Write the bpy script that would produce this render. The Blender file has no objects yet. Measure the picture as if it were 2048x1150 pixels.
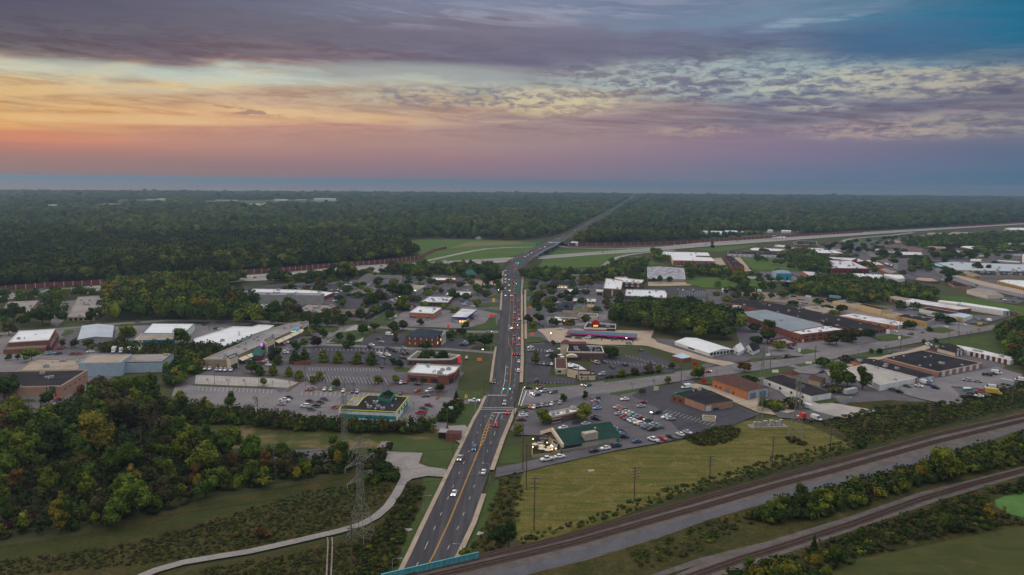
import bpy,bmesh,math,random
import numpy as np
from mathutils import Vector,Matrix
random.seed(7)
S=bpy.context.scene
COL=S.collection
R=math.radians
H,F,PITCH,ROLL=112.0,1577.0,R(7.7),math.atan(0.0112)
_r0,_u0=Vector((1,0,0)),Vector((0,math.sin(PITCH),math.cos(PITCH)))
FW=Vector((0,math.cos(PITCH),-math.sin(PITCH)))
RT=math.cos(ROLL)*_r0+math.sin(ROLL)*_u0
UP=-math.sin(ROLL)*_r0+math.cos(ROLL)*_u0
cam=bpy.data.cameras.new('camera')
camo=bpy.data.objects.new('camera',cam)
COL.objects.link(camo)
camo.matrix_world=Matrix(((RT.x,UP.x,-FW.x,0),(RT.y,UP.y,-FW.y,0),(RT.z,UP.z,-FW.z,H),(0,0,0,1)))
cam.sensor_width=36
cam.lens=36*F/2048
cam.clip_start=1
cam.clip_end=120000
S.camera=camo
def ray(px,py):
 return(FW+RT*((px-1024)/F)+UP*((575-py)/F))
def P(px,py,z=0.0):
 """point of the place seen at photo pixel (px, py) at height z"""
 d=ray(px,py)
 t=(z-H)/d.z
 return Vector((d.x*t,d.y*t,z))
def PJ(x,y,z=0.0):
 v=Vector((x,y,z-H))
 w=v.dot(FW)
 return 1024+F*v.dot(RT)/w,575-F*v.dot(UP)/w
def hgt(px,py,drop):
 """height of something whose top shows at (px,py) and foot drop pixels lower"""
 b=P(px,py+drop)
 d=ray(px,py)
 return H+d.z*math.hypot(b.x,b.y)/math.hypot(d.x,d.y)
def lin(c):
 if isinstance(c,str):
  c=[int(c[i:i+2],16)for i in(0,2,4)]
 return tuple(((v/255)/12.92 if v/255<=.04045 else((v/255+.055)/1.055)**2.4)for v in c)
S.view_settings.view_transform='Standard'
S.view_settings.look='None'
S.view_settings.gamma=1
S.view_settings.exposure=0.0
S.cycles.max_bounces=5
S.cycles.diffuse_bounces=2
S.cycles.glossy_bounces=2
S.cycles.transmission_bounces=2
S.cycles.transparent_max_bounces=6
S.cycles.volume_bounces=0
S.cycles.use_denoising=True
sunl=bpy.data.lights.new('sun','SUN')
sunl.energy=1.0
sunl.angle=R(14)
sunl.color=(1,.72,.5)
suno=bpy.data.objects.new('sun',sunl)
COL.objects.link(suno)
SUN_AZ,SUN_EL=R(-62),R(11)
sd=Vector((math.sin(SUN_AZ)*math.cos(SUN_EL),math.cos(SUN_AZ)*math.cos(SUN_EL),math.sin(SUN_EL)))
suno.rotation_euler=sd.to_track_quat('Z','Y').to_euler()
W=bpy.data.worlds.new('World')
S.world=W
W.use_nodes=True
nt=W.node_tree
nt.nodes.clear()
class N:
 """small helper that writes shader nodes"""
 def __init__(s,t):
  s.t=t
 def n(s,kind,**kw):
  x=s.t.nodes.new(kind)
  for k,v in kw.items():
   setattr(x,k,v)
  return x
 def put(s,sock,v):
  if hasattr(v,'is_linked')or isinstance(v,bpy.types.NodeSocket):
   s.t.links.new(v,sock)
  elif v is not None:
   sock.default_value=v
 def m(s,op,a,b=None,c=None,clamp=False):
  x=s.n('ShaderNodeMath',operation=op,use_clamp=clamp)
  s.put(x.inputs[0],a)
  if b is not None:s.put(x.inputs[1],b)
  if c is not None:s.put(x.inputs[2],c)
  return x.outputs[0]
 def vec(s,x,y,z=0.0):
  c=s.n('ShaderNodeCombineXYZ')
  s.put(c.inputs[0],x);s.put(c.inputs[1],y);s.put(c.inputs[2],z)
  return c.outputs[0]
 def mix(s,f,a,b,mode='MIX'):
  x=s.n('ShaderNodeMix',data_type='RGBA',blend_type=mode)
  s.put(x.inputs[0],f)
  s.put(x.inputs[6],a if not isinstance(a,tuple)else(*a[:3],1))
  s.put(x.inputs[7],b if not isinstance(b,tuple)else(*b[:3],1))
  return x.outputs[2]
 def noise(s,v,scale,detail=4,rough=.55,dist=0.0,dim='3D'):
  x=s.n('ShaderNodeTexNoise',noise_dimensions=dim)
  if v is not None:s.put(x.inputs['Vector'],v)
  x.inputs['Scale'].default_value=scale
  x.inputs['Detail'].default_value=detail
  x.inputs['Roughness'].default_value=rough
  x.inputs['Distortion'].default_value=dist
  return x.outputs[0]
 def mr(s,v,a,b,c=0.0,d=1.0,kind='SMOOTHSTEP'):
  x=s.n('ShaderNodeMapRange',interpolation_type=kind)
  s.put(x.inputs[0],v)
  for i,q in enumerate((a,b,c,d)):
   x.inputs[i+1].default_value=q
  return x.outputs[0]
 def ramp(s,f,stops,ease='LINEAR'):
  x=s.n('ShaderNodeValToRGB')
  x.color_ramp.interpolation=ease
  e=x.color_ramp.elements
  while len(e)>1:e.remove(e[-1])
  e[0].position,e[0].color=stops[0][0],(*stops[0][1][:3],1)
  for p,c in stops[1:]:
   q=e.new(p);q.color=(*c[:3],1)
  s.put(x.inputs[0],f)
  return x.outputs[0]
w=N(nt)
tc=w.n('ShaderNodeTexCoord').outputs['Generated']
sx=w.n('ShaderNodeSeparateXYZ');w.put(sx.inputs[0],tc)
X,Y,Z=sx.outputs
az=w.m('ARCTAN2',X,Y)
el=w.m('ARCSINE',Z)
def ae(px,py):
 d=ray(px,py).normalized()
 return math.atan2(d.x,d.y),math.asin(d.z)
den=w.m('ADD',w.m('MAXIMUM',Z,0.0),0.045)
Q=w.vec(w.m('DIVIDE',X,den),w.m('DIVIDE',Y,den),0.0)
AE=w.vec(w.m('MULTIPLY',az,5.0),w.m('MULTIPLY',el,34.0),0.0)
n1=w.noise(AE,0.9,6,.55,.6)
n2=w.noise(Q,.55,7,.6,.3)
warp=w.m('MULTIPLY',w.m('ADD',w.m('MULTIPLY',w.m('SUBTRACT',n1,.5),.072),w.m('MULTIPLY',w.m('SUBTRACT',n2,.5),.045)),w.mr(el,.015,.07))
elw=w.m('DIVIDE',w.m('ADD',el,warp),R(14))
SKY={0:[(0,84,86,106),(50,100,97,109),(90,112,104,110),(112,150,132,120),(126,196,172,140),(140,203,198,168),(165,214,184,138),(190,208,172,124),(222,226,178,116),(244,222,164,108),(262,206,140,108),(283,196,132,110),(305,165,126,118),(340,148,124,120),(352,136,124,124)],512:[(0,104,106,124),(50,110,107,121),(90,122,113,122),(115,128,112,120),(128,160,140,136),(140,186,196,186),(160,206,190,158),(185,196,168,144),(205,204,172,142),(232,224,184,144),(250,200,150,130),(268,188,146,132),(300,171,132,126),(330,148,122,126),(357,140,120,124)],1024:[(0,128,136,160),(30,130,134,154),(60,124,120,138),(95,118,116,136),(125,119,115,135),(150,136,128,142),(175,166,166,158),(200,186,174,150),(225,180,158,144),(245,158,136,138),(280,164,140,138),(320,148,124,136),(362,122,118,136)],1536:[(0,98,118,146),(40,112,138,162),(75,100,112,140),(105,106,122,144),(135,150,170,172),(160,124,134,148),(190,118,120,142),(225,128,126,142),(260,138,126,142),(300,130,118,142),(340,112,118,142),(367,104,120,142)],2048:[(0,40,104,134),(40,42,108,140),(75,66,112,140),(100,82,116,142),(135,96,122,144),(160,130,136,144),(190,104,108,132),(225,122,122,134),(255,118,118,136),(300,98,110,136),(345,84,112,138),(374,80,112,136)]}
cols=[]
for px,st in SKY.items():
 stops=[]
 for(py,r,g,b)in sorted(st,key=lambda q:-q[0]):
  stops.append((max(0,ae(px,py)[1]/R(14)),lin((r,g,b))))
 a_top=stops[-1][1]
 stops.append((1.0,tuple(.9*v for v in a_top)))
 cols.append((ae(px,200)[0],w.ramp(elw,stops)))
base=cols[0][1]
azw=w.m('ADD',az,w.m('MULTIPLY',w.m('SUBTRACT',n1,.5),.25))
for(a0,_),(a1,c1)in zip(cols,cols[1:]):
 base=w.mix(w.mr(azw,a0,a1,kind='LINEAR'),base,c1)
def blob(px,py,rx,ry,soft=.6,tilt=0.0):
 """soft elliptical patch of sky, 1 inside"""
 a,e=ae(px,py)
 da=w.m('SUBTRACT',az,a);de=w.m('SUBTRACT',el,e)
 c,s_=math.cos(tilt),math.sin(tilt)
 u=w.m('ADD',w.m('MULTIPLY',da,c),w.m('MULTIPLY',de,s_))
 v=w.m('SUBTRACT',w.m('MULTIPLY',de,c),w.m('MULTIPLY',da,s_))
 u=w.m('DIVIDE',u,rx/F);v=w.m('DIVIDE',v,ry/F)
 d=w.m('ADD',w.m('MULTIPLY',u,u),w.m('MULTIPLY',v,v))
 return w.mr(d,1-soft,1+soft,1,0)
def layer(base,noise,lo,hi,mask,amt,colour,mode='MIX'):
 f=w.m('MULTIPLY',w.mr(noise,lo,hi),w.m('MULTIPLY',mask,amt)if mask is not None else amt)
 return w.mix(f,base,colour,mode)
AE2=w.vec(w.m('ADD',w.m('MULTIPLY',az,7.0),3.1),w.m('MULTIPLY',w.m('ADD',el,w.m('MULTIPLY',az,.05)),75.0),1.7)
st1=w.noise(AE2,1.0,9,.62,.9)
AE3=w.vec(w.m('MULTIPLY',az,26.0),w.m('MULTIPLY',el,150.0),4.7)
st2=w.noise(AE3,1.0,8,.65,.5)
AE4=w.vec(w.m('MULTIPLY',az,55.0),w.m('MULTIPLY',el,150.0),9.7)
puff=w.noise(AE4,1.0,7,.6,.4)
mid=w.m('MULTIPLY',w.mr(el,ae(1024,300)[1],ae(1024,235)[1]),w.mr(el,ae(1024,110)[1],ae(1024,60)[1],1,.35))
c=layer(base,st1,.44,.6,mid,.62,(.72,.63,.68),'MULTIPLY')
c=layer(c,st1,.47,.3,mid,.28,(1.0,.86,.66),'SOFT_LIGHT')
c=layer(c,st2,.49,.6,w.m('MULTIPLY',mid,.9),.5,(.78,.70,.74),'MULTIPLY')
c=layer(c,st1,.42,.62,w.mr(el,ae(1024,130)[1],ae(1024,60)[1]),.5,(1.32,1.3,1.24),'MULTIPLY')
c=layer(c,n1,.3,.6,blob(420,62,760,42,.7,-.02),.25,lin((104,98,111)))
c=layer(c,n1,.3,.55,blob(1150,118,330,46,.7,-.05),.5,lin((112,110,132)))
c=layer(c,n1,.2,.5,blob(1700,108,190,34,.8,.1),.55,lin((88,104,136)))
for(bx,by,rx,ry,t,a)in((215,142,60,11,.25,.4),(425,162,90,13,.12,.5),(90,180,190,8,.1,.5),(330,240,260,9,.02,.5),(660,232,230,10,-.04,.5),(60,275,160,8,0,.35)):
 c=layer(c,st1,.25,.6,blob(bx,by,rx,ry,.9,t),a,lin((240,206,150)if by<250 else(224,150,116)))
c=layer(c,n1,.2,.5,blob(320,146,330,13,.9,0),.55,lin((190,206,196)))
c=layer(c,n1,.2,.5,blob(840,150,240,22,.9,0),.5,lin((184,196,186)))
for(bx,by,rx,ry,a,col)in((1440,160,330,38,.85,(176,192,186)),(1790,165,230,28,.75,(200,190,164)),(1110,205,120,26,.8,(222,204,160)),(1890,250,150,22,.6,(180,172,154)),(1720,262,120,16,.65,(186,164,152)),(1390,262,80,11,.6,(188,166,150)),(1625,215,70,8,.7,(184,184,170))):
 c=layer(c,w.m('ADD',w.m('MULTIPLY',puff,.5),w.m('MULTIPLY',st2,.5)),.58,.41,blob(bx,by,rx,ry,.9),a*.8,lin(col))
for(bx,by,rx,ry)in((1500,160,200,26),(1330,180,160,20),(940,195,220,22)):
 c=layer(c,puff,.46,.6,blob(bx,by,rx,ry,.9),.6,lin((112,112,136)))
c=layer(c,st2,.5,.6,blob(480,222,90,6,.6,-.1),.8,lin((160,126,120)))
c=layer(c,n1,.3,.6,blob(1960,60,240,60,.8,0),.35,lin((34,112,150)))
c=layer(c,st1,.45,.62,blob(1030,25,360,26,.8,.04),.5,lin((158,164,182)))
c=layer(c,st1,.4,.62,blob(1640,36,120,12,.8,.15),.6,lin((150,172,190)))
ns=w.n('ShaderNodeTexSky',sky_type='NISHITA',sun_disc=False)
ns.sun_elevation=SUN_EL
ns.sun_rotation=SUN_AZ
nsc=w.mix(1.0,ns.outputs[0],(.04,.04,.04),'MULTIPLY')
zen=w.mix(w.mr(Y,-.8,.8),(1.15,1.10,1.07),(1.16,1.11,1.05))
zen=w.mix(1.0,zen,nsc,'ADD')
c=w.mix(w.mr(el,R(13.5),R(34)),c,zen)
c=w.mix(w.mr(el,R(-1),R(.05)),lin((70,78,90)),c)
bg=w.n('ShaderNodeBackground')
w.put(bg.inputs[0],c)
bg.inputs[1].default_value=1.0
wo=w.n('ShaderNodeOutputWorld')
nt.links.new(bg.outputs[0],wo.inputs[0])
W.cycles.sampling_method='MANUAL'
W.cycles.sample_map_resolution=512
HAZE_D=0.00011
MATS={}
def mat(key,c1,c2=None,scale=.15,rough=.85,detail=5,contrast=(.38,.62),spec=.06,metal=0.0,third=None,obj_col=False,stretch=None,bump=0.0,joints=None,bricks=None,emit=None,emit_s=0.0,speck=None,voro=None,seams=None):
 if key in MATS:return MATS[key]
 m=bpy.data.materials.new(key)
 m.use_nodes=True
 t=m.node_tree
 t.nodes.clear()
 g=N(t)
 c1=lin(c1)if isinstance(c1,str)else c1
 c2=c1 if c2 is None else(lin(c2)if isinstance(c2,str)else c2)
 co=g.n('ShaderNodeTexCoord').outputs['Object']
 v=co
 if stretch:
  mp=g.n('ShaderNodeMapping')
  mp.inputs['Rotation'].default_value=(0,0,stretch[2])
  mp.inputs['Scale'].default_value=(stretch[0],stretch[1],1)
  g.put(mp.inputs[0],co)
  v=mp.outputs[0]
 f=g.mr(g.noise(v,scale,detail,.6,.3),*contrast)
 c=g.mix(f,c1,c2)
 if third:
  col,sc,lo,hi,amt=third
  f3=g.m('MULTIPLY',g.mr(g.noise(co,sc,5,.6,.5),lo,hi),amt)
  c=g.mix(f3,c,lin(col)if isinstance(col,str)else col)
 if speck:
  f4=g.m('MULTIPLY',g.mr(g.noise(co,speck[0],2,.5),.35,.65),1.0)
  c=g.mix(g.m('MULTIPLY',f4,speck[1]),c,lin(speck[2])if isinstance(speck[2],str)else speck[2])
 if joints:
  br=g.n('ShaderNodeTexBrick')
  br.offset=0
  g.put(br.inputs['Vector'],v if stretch else co)
  br.inputs['Scale'].default_value=1
  br.inputs['Mortar Size'].default_value=joints[1]
  br.inputs['Brick Width'].default_value=joints[0]
  br.inputs['Row Height'].default_value=joints[0]
  br.inputs['Color1'].default_value=(0,0,0,1);br.inputs['Color2'].default_value=(.25,.25,.25,1)
  br.inputs['Mortar'].default_value=(1,1,1,1)
  c=g.mix(g.m('MULTIPLY',br.outputs[0],joints[2]),c,joints[3])
 if bricks or seams:
  sp=g.n('ShaderNodeSeparateXYZ');g.put(sp.inputs[0],co)
  if bricks:
   wv=g.m('PINGPONG',sp.outputs[2],bricks[0])
   c=g.mix(g.m('MULTIPLY',g.mr(wv,bricks[0]*.75,bricks[0]),bricks[1]),c,bricks[2])
  if seams:
   uu=g.m('ADD',sp.outputs[0],g.m('MULTIPLY',sp.outputs[1],.6))
   wv=g.m('PINGPONG',uu,seams[0])
   c=g.mix(g.m('MULTIPLY',g.mr(wv,seams[0]*.8,seams[0]),seams[1]),c,seams[2])
 if obj_col:
  oi=g.n('ShaderNodeObjectInfo').outputs['Color']
  c=g.mix(1.0,oi,c,'MULTIPLY')
 p=g.n('ShaderNodeBsdfPrincipled')
 g.put(p.inputs['Base Color'],c)
 p.inputs['Roughness'].default_value=rough
 p.inputs['Metallic'].default_value=metal
 p.inputs['Specular IOR Level'].default_value=spec
 if emit is not None:
  p.inputs['Emission Color'].default_value=(*(lin(emit)if isinstance(emit,str)else emit),1)
  p.inputs['Emission Strength'].default_value=emit_s
 if bump:
  b=g.n('ShaderNodeBump')
  b.inputs['Strength'].default_value=bump
  b.inputs['Distance'].default_value=.3
  g.put(b.inputs['Height'],g.noise(co,2.0,4,.6))
  t.links.new(b.outputs[0],p.inputs['Normal'])
 o=g.n('ShaderNodeOutputMaterial')
 t.links.new(p.outputs[0],o.inputs[0])
 MATS[key]=m
 return m
def foliage(key,rand=True,attr=False):
 """leaf colour = object colour x small clump variation"""
 m=bpy.data.materials.new(key);m.use_nodes=True
 t=m.node_tree;t.nodes.clear();g=N(t)
 co=g.n('ShaderNodeTexCoord').outputs['Object']
 if attr:
  a=g.n('ShaderNodeAttribute');a.attribute_name='tone'
  base=a.outputs['Color']
 else:
  base=g.n('ShaderNodeObjectInfo').outputs['Color']
 nz=g.noise(co,.55,3,.6)
 c=g.mix(g.mr(nz,.36,.64),g.mix(1.0,base,(.62,.66,.6),'MULTIPLY'),g.mix(1.0,base,(1.5,1.42,1.2),'MULTIPLY'))
 p=g.n('ShaderNodeBsdfPrincipled')
 g.put(p.inputs['Base Color'],c)
 p.inputs['Roughness'].default_value=.8
 p.inputs['Specular IOR Level'].default_value=.05
 o=g.n('ShaderNodeOutputMaterial');t.links.new(p.outputs[0],o.inputs[0])
 MATS[key]=m
 return m
class MB:
 def __init__(s):
  s.v,s.f,s.mi=[],[],[]
 def add(s,vs,fs,mi=0):
  o=len(s.v)
  s.v+=[tuple(v)for v in vs]
  for f in fs:
   s.f.append([o+i for i in f]);s.mi.append(mi)
  return s
 def box(s,cx,cy,z0,sx,sy,sz,rot=0,mi=0,top=1.0,lx=0.0):
  c,n=math.cos(rot),math.sin(rot)
  vs=[]
  for z,k in((z0,1.0),(z0+sz,top)):
   for a,b in((-1,-1),(1,-1),(1,1),(-1,1)):
    x,y=a*sx/2*k+(lx if z>z0 else 0),b*sy/2*k
    vs.append((cx+x*c-y*n,cy+x*n+y*c,z))
  return s.add(vs,[(3,2,1,0),(4,5,6,7),(0,1,5,4),(1,2,6,5),(2,3,7,6),(3,0,4,7)],mi)
 def prism(s,pts,z0,z1,mi=0,top_mi=None,cap=True):
  n=len(pts)
  z1s=z1 if isinstance(z1,(list,tuple))else[z1]*n
  vs=[(p[0],p[1],z0)for p in pts]+[(p[0],p[1],z1s[i])for i,p in enumerate(pts)]
  ar=sum(pts[i][0]*pts[(i+1)%n][1]-pts[(i+1)%n][0]*pts[i][1]for i in range(n))
  idx=list(range(n))if ar>0 else list(range(n))[::-1]
  fs=[(idx[i],idx[(i+1)%n],idx[(i+1)%n]+n,idx[i]+n)for i in range(n)]
  s.add(vs,fs,mi)
  if cap:
   o=len(s.v)-2*n
   s.f.append([o+n+i for i in idx]);s.mi.append(mi if top_mi is None else top_mi)
  return s
 def tube(s,a,b,r0,r1=None,n=6,mi=0,cap=True):
  a,b=Vector(a),Vector(b);r1=r0 if r1 is None else r1
  d=(b-a)
  if d.length<1e-6:return s
  q=d.to_track_quat('Z','Y')
  vs=[]
  for c,r in((a,r0),(b,r1)):
   for i in range(n):
    t=2*math.pi*i/n
    vs.append(c+q@Vector((r*math.cos(t),r*math.sin(t),0)))
  fs=[(i,(i+1)%n,n+(i+1)%n,n+i)for i in range(n)]
  if cap:fs+=[tuple(range(n))[::-1],tuple(range(n,2*n))]
  return s.add(vs,fs,mi)
 def ball(s,c,r,n=8,m=5,sz=1.0,mi=0):
  vs,fs=[],[]
  for j in range(m+1):
   ph=math.pi*j/m
   for i in range(n):
    t=2*math.pi*i/n
    vs.append((c[0]+r*math.sin(ph)*math.cos(t),c[1]+r*math.sin(ph)*math.sin(t),c[2]+r*sz*math.cos(ph)))
  for j in range(m):
   for i in range(n):
    fs.append((j*n+i,(j+1)*n+i,(j+1)*n+(i+1)%n,j*n+(i+1)%n))
  return s.add(vs,fs,mi)
 def mesh(s,name,mats):
  me=bpy.data.meshes.new(name)
  me.from_pydata(s.v,[],s.f)
  for m in(mats if isinstance(mats,(list,tuple))else[mats]):
   me.materials.append(m)
  me.polygons.foreach_set('material_index',s.mi)
  me.update()
  return me
 def build(s,name,mats,parent=None,loc=None,rot=0):
  o=bpy.data.objects.new(name,s.mesh(name,mats))
  COL.objects.link(o)
  if parent is not None:o.parent=parent
  if loc is not None:o.location=loc
  if rot:o.rotation_euler=(0,0,rot)
  return o
def tag(o,label=None,cat=None,group=None,kind=None):
 if label:o['label']=label
 if cat:o['category']=cat
 if group:o['group']=group
 if kind:o['kind']=kind
 return o
def empty(name,loc,rot=0):
 o=bpy.data.objects.new(name,None)
 COL.objects.link(o)
 o.location=loc;o.rotation_euler=(0,0,rot)
 o.empty_display_size=.5
 return o
def copy_tree(o,parent=None):
 c=o.copy();COL.objects.link(c)
 c.parent=parent
 for ch in o.children:copy_tree(ch,c)
 return c
class PX(tuple):
 s=1.0
def crop(x0,y0,s):
 def f(x,y):
  r=PX((x0+x/s,y0+y/s));r.s=s
  return r
 return f
cA,cB,cC=crop(0,500,3.285),crop(380,500,3.285),crop(760,500,3.285)
cD,cE=crop(1150,450,3.285),crop(1536,450,3.285)
cF,cG,cH=crop(0,760,2.949),crop(380,760,2.949),crop(760,760,2.949)
cI,cJ=crop(1150,740,2.949),crop(1536,760,2.949)
cK,cL,cM=crop(980,560,7.186),crop(1040,700,7.186),crop(1040,780,7.186)
cN,cO,cQ=crop(660,680,6.39),crop(400,630,7.186),crop(780,580,7.186)
cT,cU,cV=crop(1480,460,7.186),crop(1768,440,7.186),crop(1768,560,7.186)
cX,cY=crop(1200,480,7.186),crop(560,520,7.186)
c2,c3=crop(700,330,2.926),crop(1348,330,2.926)
cP=lambda x,y:(x,y)
def inside(pt,poly):
 x,y=pt;r=False
 for i in range(len(poly)):
  x1,y1=poly[i];x2,y2=poly[i-1]
  if(y1>y)!=(y2>y)and x<(x2-x1)*(y-y1)/(y2-y1)+x1:r=not r
 return r
LAY=[0]
def sheet(name,pts,m,cr=cP,z=None,base=0.0):
 """a flat ground sheet traced on the photo, every new one a little above the one before"""
 LAY[0]+=1
 zz=(.02+.004*LAY[0])if z is None else z
 b=MB()
 vs=[P(*cr(*p),zz+base)for p in pts]
 n=len(vs)
 ar=sum(vs[i].x*vs[(i+1)%n].y-vs[(i+1)%n].x*vs[i].y for i in range(n))
 b.add(vs,[list(range(n))if ar>0 else list(range(n))[::-1]])
 o=b.build(name,m)
 tag(o,kind='structure')
 return o
def path_pts(pts,step=None):
 out=[]
 for a,b in zip(pts,pts[1:]):
  n=1 if step is None else max(1,int((b-a).length/step))
  for i in range(n):out.append(a.lerp(b,i/n))
 out.append(pts[-1])
 return out
def band(name,pts,w,m,z=None,kind='structure',th=0.0):
 """road or path of width w along world points"""
 LAY[0]+=1
 zz=(.02+.004*LAY[0])if z is None else z
 b=MB();L=[];Rr=[]
 for i,p in enumerate(pts):
  d=(pts[min(i+1,len(pts)-1)]-pts[max(i-1,0)]);d.z=0;d.normalize()
  nn=Vector((-d.y,d.x,0))*(w/2)
  L.append(p+nn);Rr.append(p-nn)
 vs=[(p.x,p.y,p.z+zz)for p in L]+[(p.x,p.y,p.z+zz)for p in Rr]
 n=len(L)
 b.add(vs,[(i,n+i,n+i+1,i+1)for i in range(n-1)])
 if th:
  lo=[(x,y,z_-th)for x,y,z_ in vs]
  b.add(vs+lo,[(i,i+1,2*n+i+1,2*n+i)for i in range(n-1)]+[(n+i+1,n+i,3*n+i,3*n+i+1)for i in range(n-1)])
 o=b.build(name,m)
 if kind:tag(o,kind=kind)
 return o
m_ground=mat('ground_mix',(.050,.060,.024),(.078,.070,.036),.02,third=((.04,.05,.02),.08,.4,.7,.7),speck=(1.2,.35,(.03,.038,.014)))
m_rough=mat('rough_grass',(.040,.043,.012),(.072,.058,.020),.09,third=((.10,.075,.034),.25,.52,.72,.6),speck=(.9,.5,(.018,.022,.007)),bump=.8)
m_lawn=mat('lawn',(.045,.072,.02),(.062,.082,.028),.06,third=((.095,.09,.042),.15,.55,.75,.4),speck=(1.6,.3,(.03,.048,.014)))
m_green=mat('bright_field',(.052,.100,.015),(.075,.118,.024),.02,speck=(.7,.25,(.06,.1,.03)),contrast=(.3,.7))
m_mown=mat('mown_field',(.150,.120,.034),(.080,.088,.020),.16,detail=8,third=((.21,.165,.07),.13,.50,.66,.6),stretch=(.25,2.2,R(-14)),speck=(1.0,.55,(.050,.058,.014)),bump=.5)
m_mown2=mat('mown_field_left',(.062,.072,.02),(.05,.064,.016),.05,third=((.19,.13,.07),.07,.48,.62,.85),stretch=(.8,2.5,R(-6)),speck=(1.2,.4,(.035,.045,.014)))
m_road=mat('road_asphalt',(.048,.046,.053),(.072,.070,.078),.6,rough=.9,stretch=(1,.05,R(-8)),third=((.04,.038,.045),.2,.6,.8,.4),speck=(3,.2,(.08,.08,.09)))
m_asph=mat('asphalt',(.088,.082,.095),(.115,.107,.12),.05,rough=.9,third=((.065,.06,.07),.12,.55,.75,.6),speck=(2,.25,(.14,.13,.145)))
m_asphd=mat('asphalt_dark',(.05,.048,.06),(.066,.062,.076),.06,rough=.9,third=((.09,.085,.1),.1,.6,.8,.5),speck=(2,.25,(.08,.08,.09)))
m_asphl=mat('asphalt_light',(.16,.148,.158),(.2,.185,.195),.05,rough=.9,third=((.12,.11,.12),.12,.55,.75,.5),joints=(14,.12,.35,(.1,.09,.1)))
m_conc=mat('concrete',(.30,.28,.265),(.36,.335,.32),.08,rough=.9,third=((.22,.2,.19),.15,.55,.75,.5),joints=(6,.08,.4,(.18,.16,.15)))
m_tan=mat('tan_concrete',(.33,.265,.205),(.39,.315,.245),.1,rough=.9,third=((.33,.26,.2),.15,.5,.75,.5),joints=(5,.08,.3,(.26,.2,.15)))
m_walk=mat('sidewalk_concrete',(.30,.24,.19),(.36,.295,.23),.2,rough=.9,joints=(1.5,.04,.3,(.25,.2,.16)),third=((.3,.24,.19),.3,.5,.7,.5))
m_hwy=mat('highway_concrete',(.24,.228,.225),(.30,.285,.278),.03,rough=.9,third=((.22,.21,.21),.05,.5,.7,.5),stretch=(.3,3,R(8)))
m_gravel=mat('gravel',(.24,.22,.215),(.18,.165,.16),.12,rough=.95,speck=(2.5,.5,(.34,.32,.31)),third=((.2,.18,.15),.1,.5,.7,.5),bump=.4)
m_ballast=mat('ballast',(.085,.074,.07),(.125,.11,.105),.25,rough=.95,speck=(2.2,.55,(.12,.105,.1)),bump=.5)
m_balsvc=mat('ballast_service',(.066,.068,.08),(.088,.09,.105),.15,rough=.95,speck=(2.6,.55,(.14,.14,.16)),third=((.12,.12,.13),.06,.5,.75,.5),bump=.4)
m_bed=mat('track_bed',(.055,.038,.033),(.085,.06,.052),.5,rough=.95,speck=(2.0,.5,(.07,.05,.042)))
m_mulch=mat('mulch',(.14,.075,.05),(.10,.075,.05),.3,rough=.95,speck=(2,.4,(.09,.1,.05)))
m_dirt=mat('dirt',(.22,.175,.15),(.16,.13,.11),.06,rough=.95,speck=(1,.5,(.3,.25,.22)),bump=.4)
m_yel=mat('yellow_paint',(.52,.27,.045),(.42,.23,.06),1.5,rough=.8)
m_wht=mat('white_paint',(.62,.62,.64),(.48,.48,.5),1.5,rough=.8)
m_pond=mat('pond_weed',(.055,.13,.025),(.075,.165,.035),.2,rough=.5)
shore=[(-900,374),(-200,378),(0,381.5),(512,383),(1024,385),(1536,389),(2048,392),(2400,397)]
sp_=[P(*q)for q in shore]
g_=MB()
gv=[Vector((-3500,-900,0)),Vector((4200,-900,0)),Vector((9000,2500,0))]+sp_[::-1]+[Vector((-6500,2500,0))]
g_.add(gv,[list(range(len(gv)))])
tag(g_.build('ground',m_ground),kind='structure')
mw=bpy.data.materials.new('lake_water');mw.use_nodes=True
t_=mw.node_tree;g2=N(t_);pb=t_.nodes['Principled BSDF']
pb.inputs['Base Color'].default_value=(.12,.13,.14,1);pb.inputs['Roughness'].default_value=.2
pb.inputs['Specular IOR Level'].default_value=.5
b_=g2.n('ShaderNodeBump');b_.inputs['Strength'].default_value=.2;b_.inputs['Distance'].default_value=1.5
g2.put(b_.inputs['Height'],g2.noise(g2.n('ShaderNodeTexCoord').outputs['Object'],.04,5,.6))
t_.links.new(b_.outputs[0],pb.inputs['Normal'])
lk=MB();lk.add([(-60000,2000,-1),(60000,2000,-1),(60000,60000,-1),(-60000,60000,-1)],[(0,1,2,3)])
tag(lk.build('lake',mw),kind='structure')
sheet('green_verge',[(0,600),(213,585),(493,562),(776,546),(1003,530),(1003,640),(985,745),(930,860),(905,935),(850,940),(640,900),(400,840),(0,850)],m_ground)
for pg in([(1480,502),(1560,494),(1700,484),(1800,478),(2100,474),(2100,560),(2100,590),(1900,560),(1760,558),(1640,556),(1560,548),(1490,520)],[(1560,604),(1700,612),(1860,610),(1960,640),(1900,662),(1740,684),(1600,712),(1480,720),(1380,742),(1480,690),(1460,620)],[(1050,556),(1200,562),(1290,580),(1345,600),(1340,612),(1245,622),(1205,660),(1100,690),(1050,690)],[(700,560),(880,550),(1000,556),(1000,650),(890,655),(700,640),(540,604),(480,575)],[(1340,752),(1480,730),(1620,722),(1720,705),(1880,690),(2010,730),(1980,790),(1760,810),(1560,830),(1400,790)]):
 sheet('yard',pg,m_asph)
sheet('meadow',[cG(0,260),cG(1510,300),cG(1400,420),cG(1180,400),cG(750,405),cG(300,400),cG(0,480)],m_mown2)
sheet('lawn',[cG(1180,360),cG(1510,340),(912,880),(890,940),cG(1360,480),cG(1370,430),cG(1180,415)],m_lawn)
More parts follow.
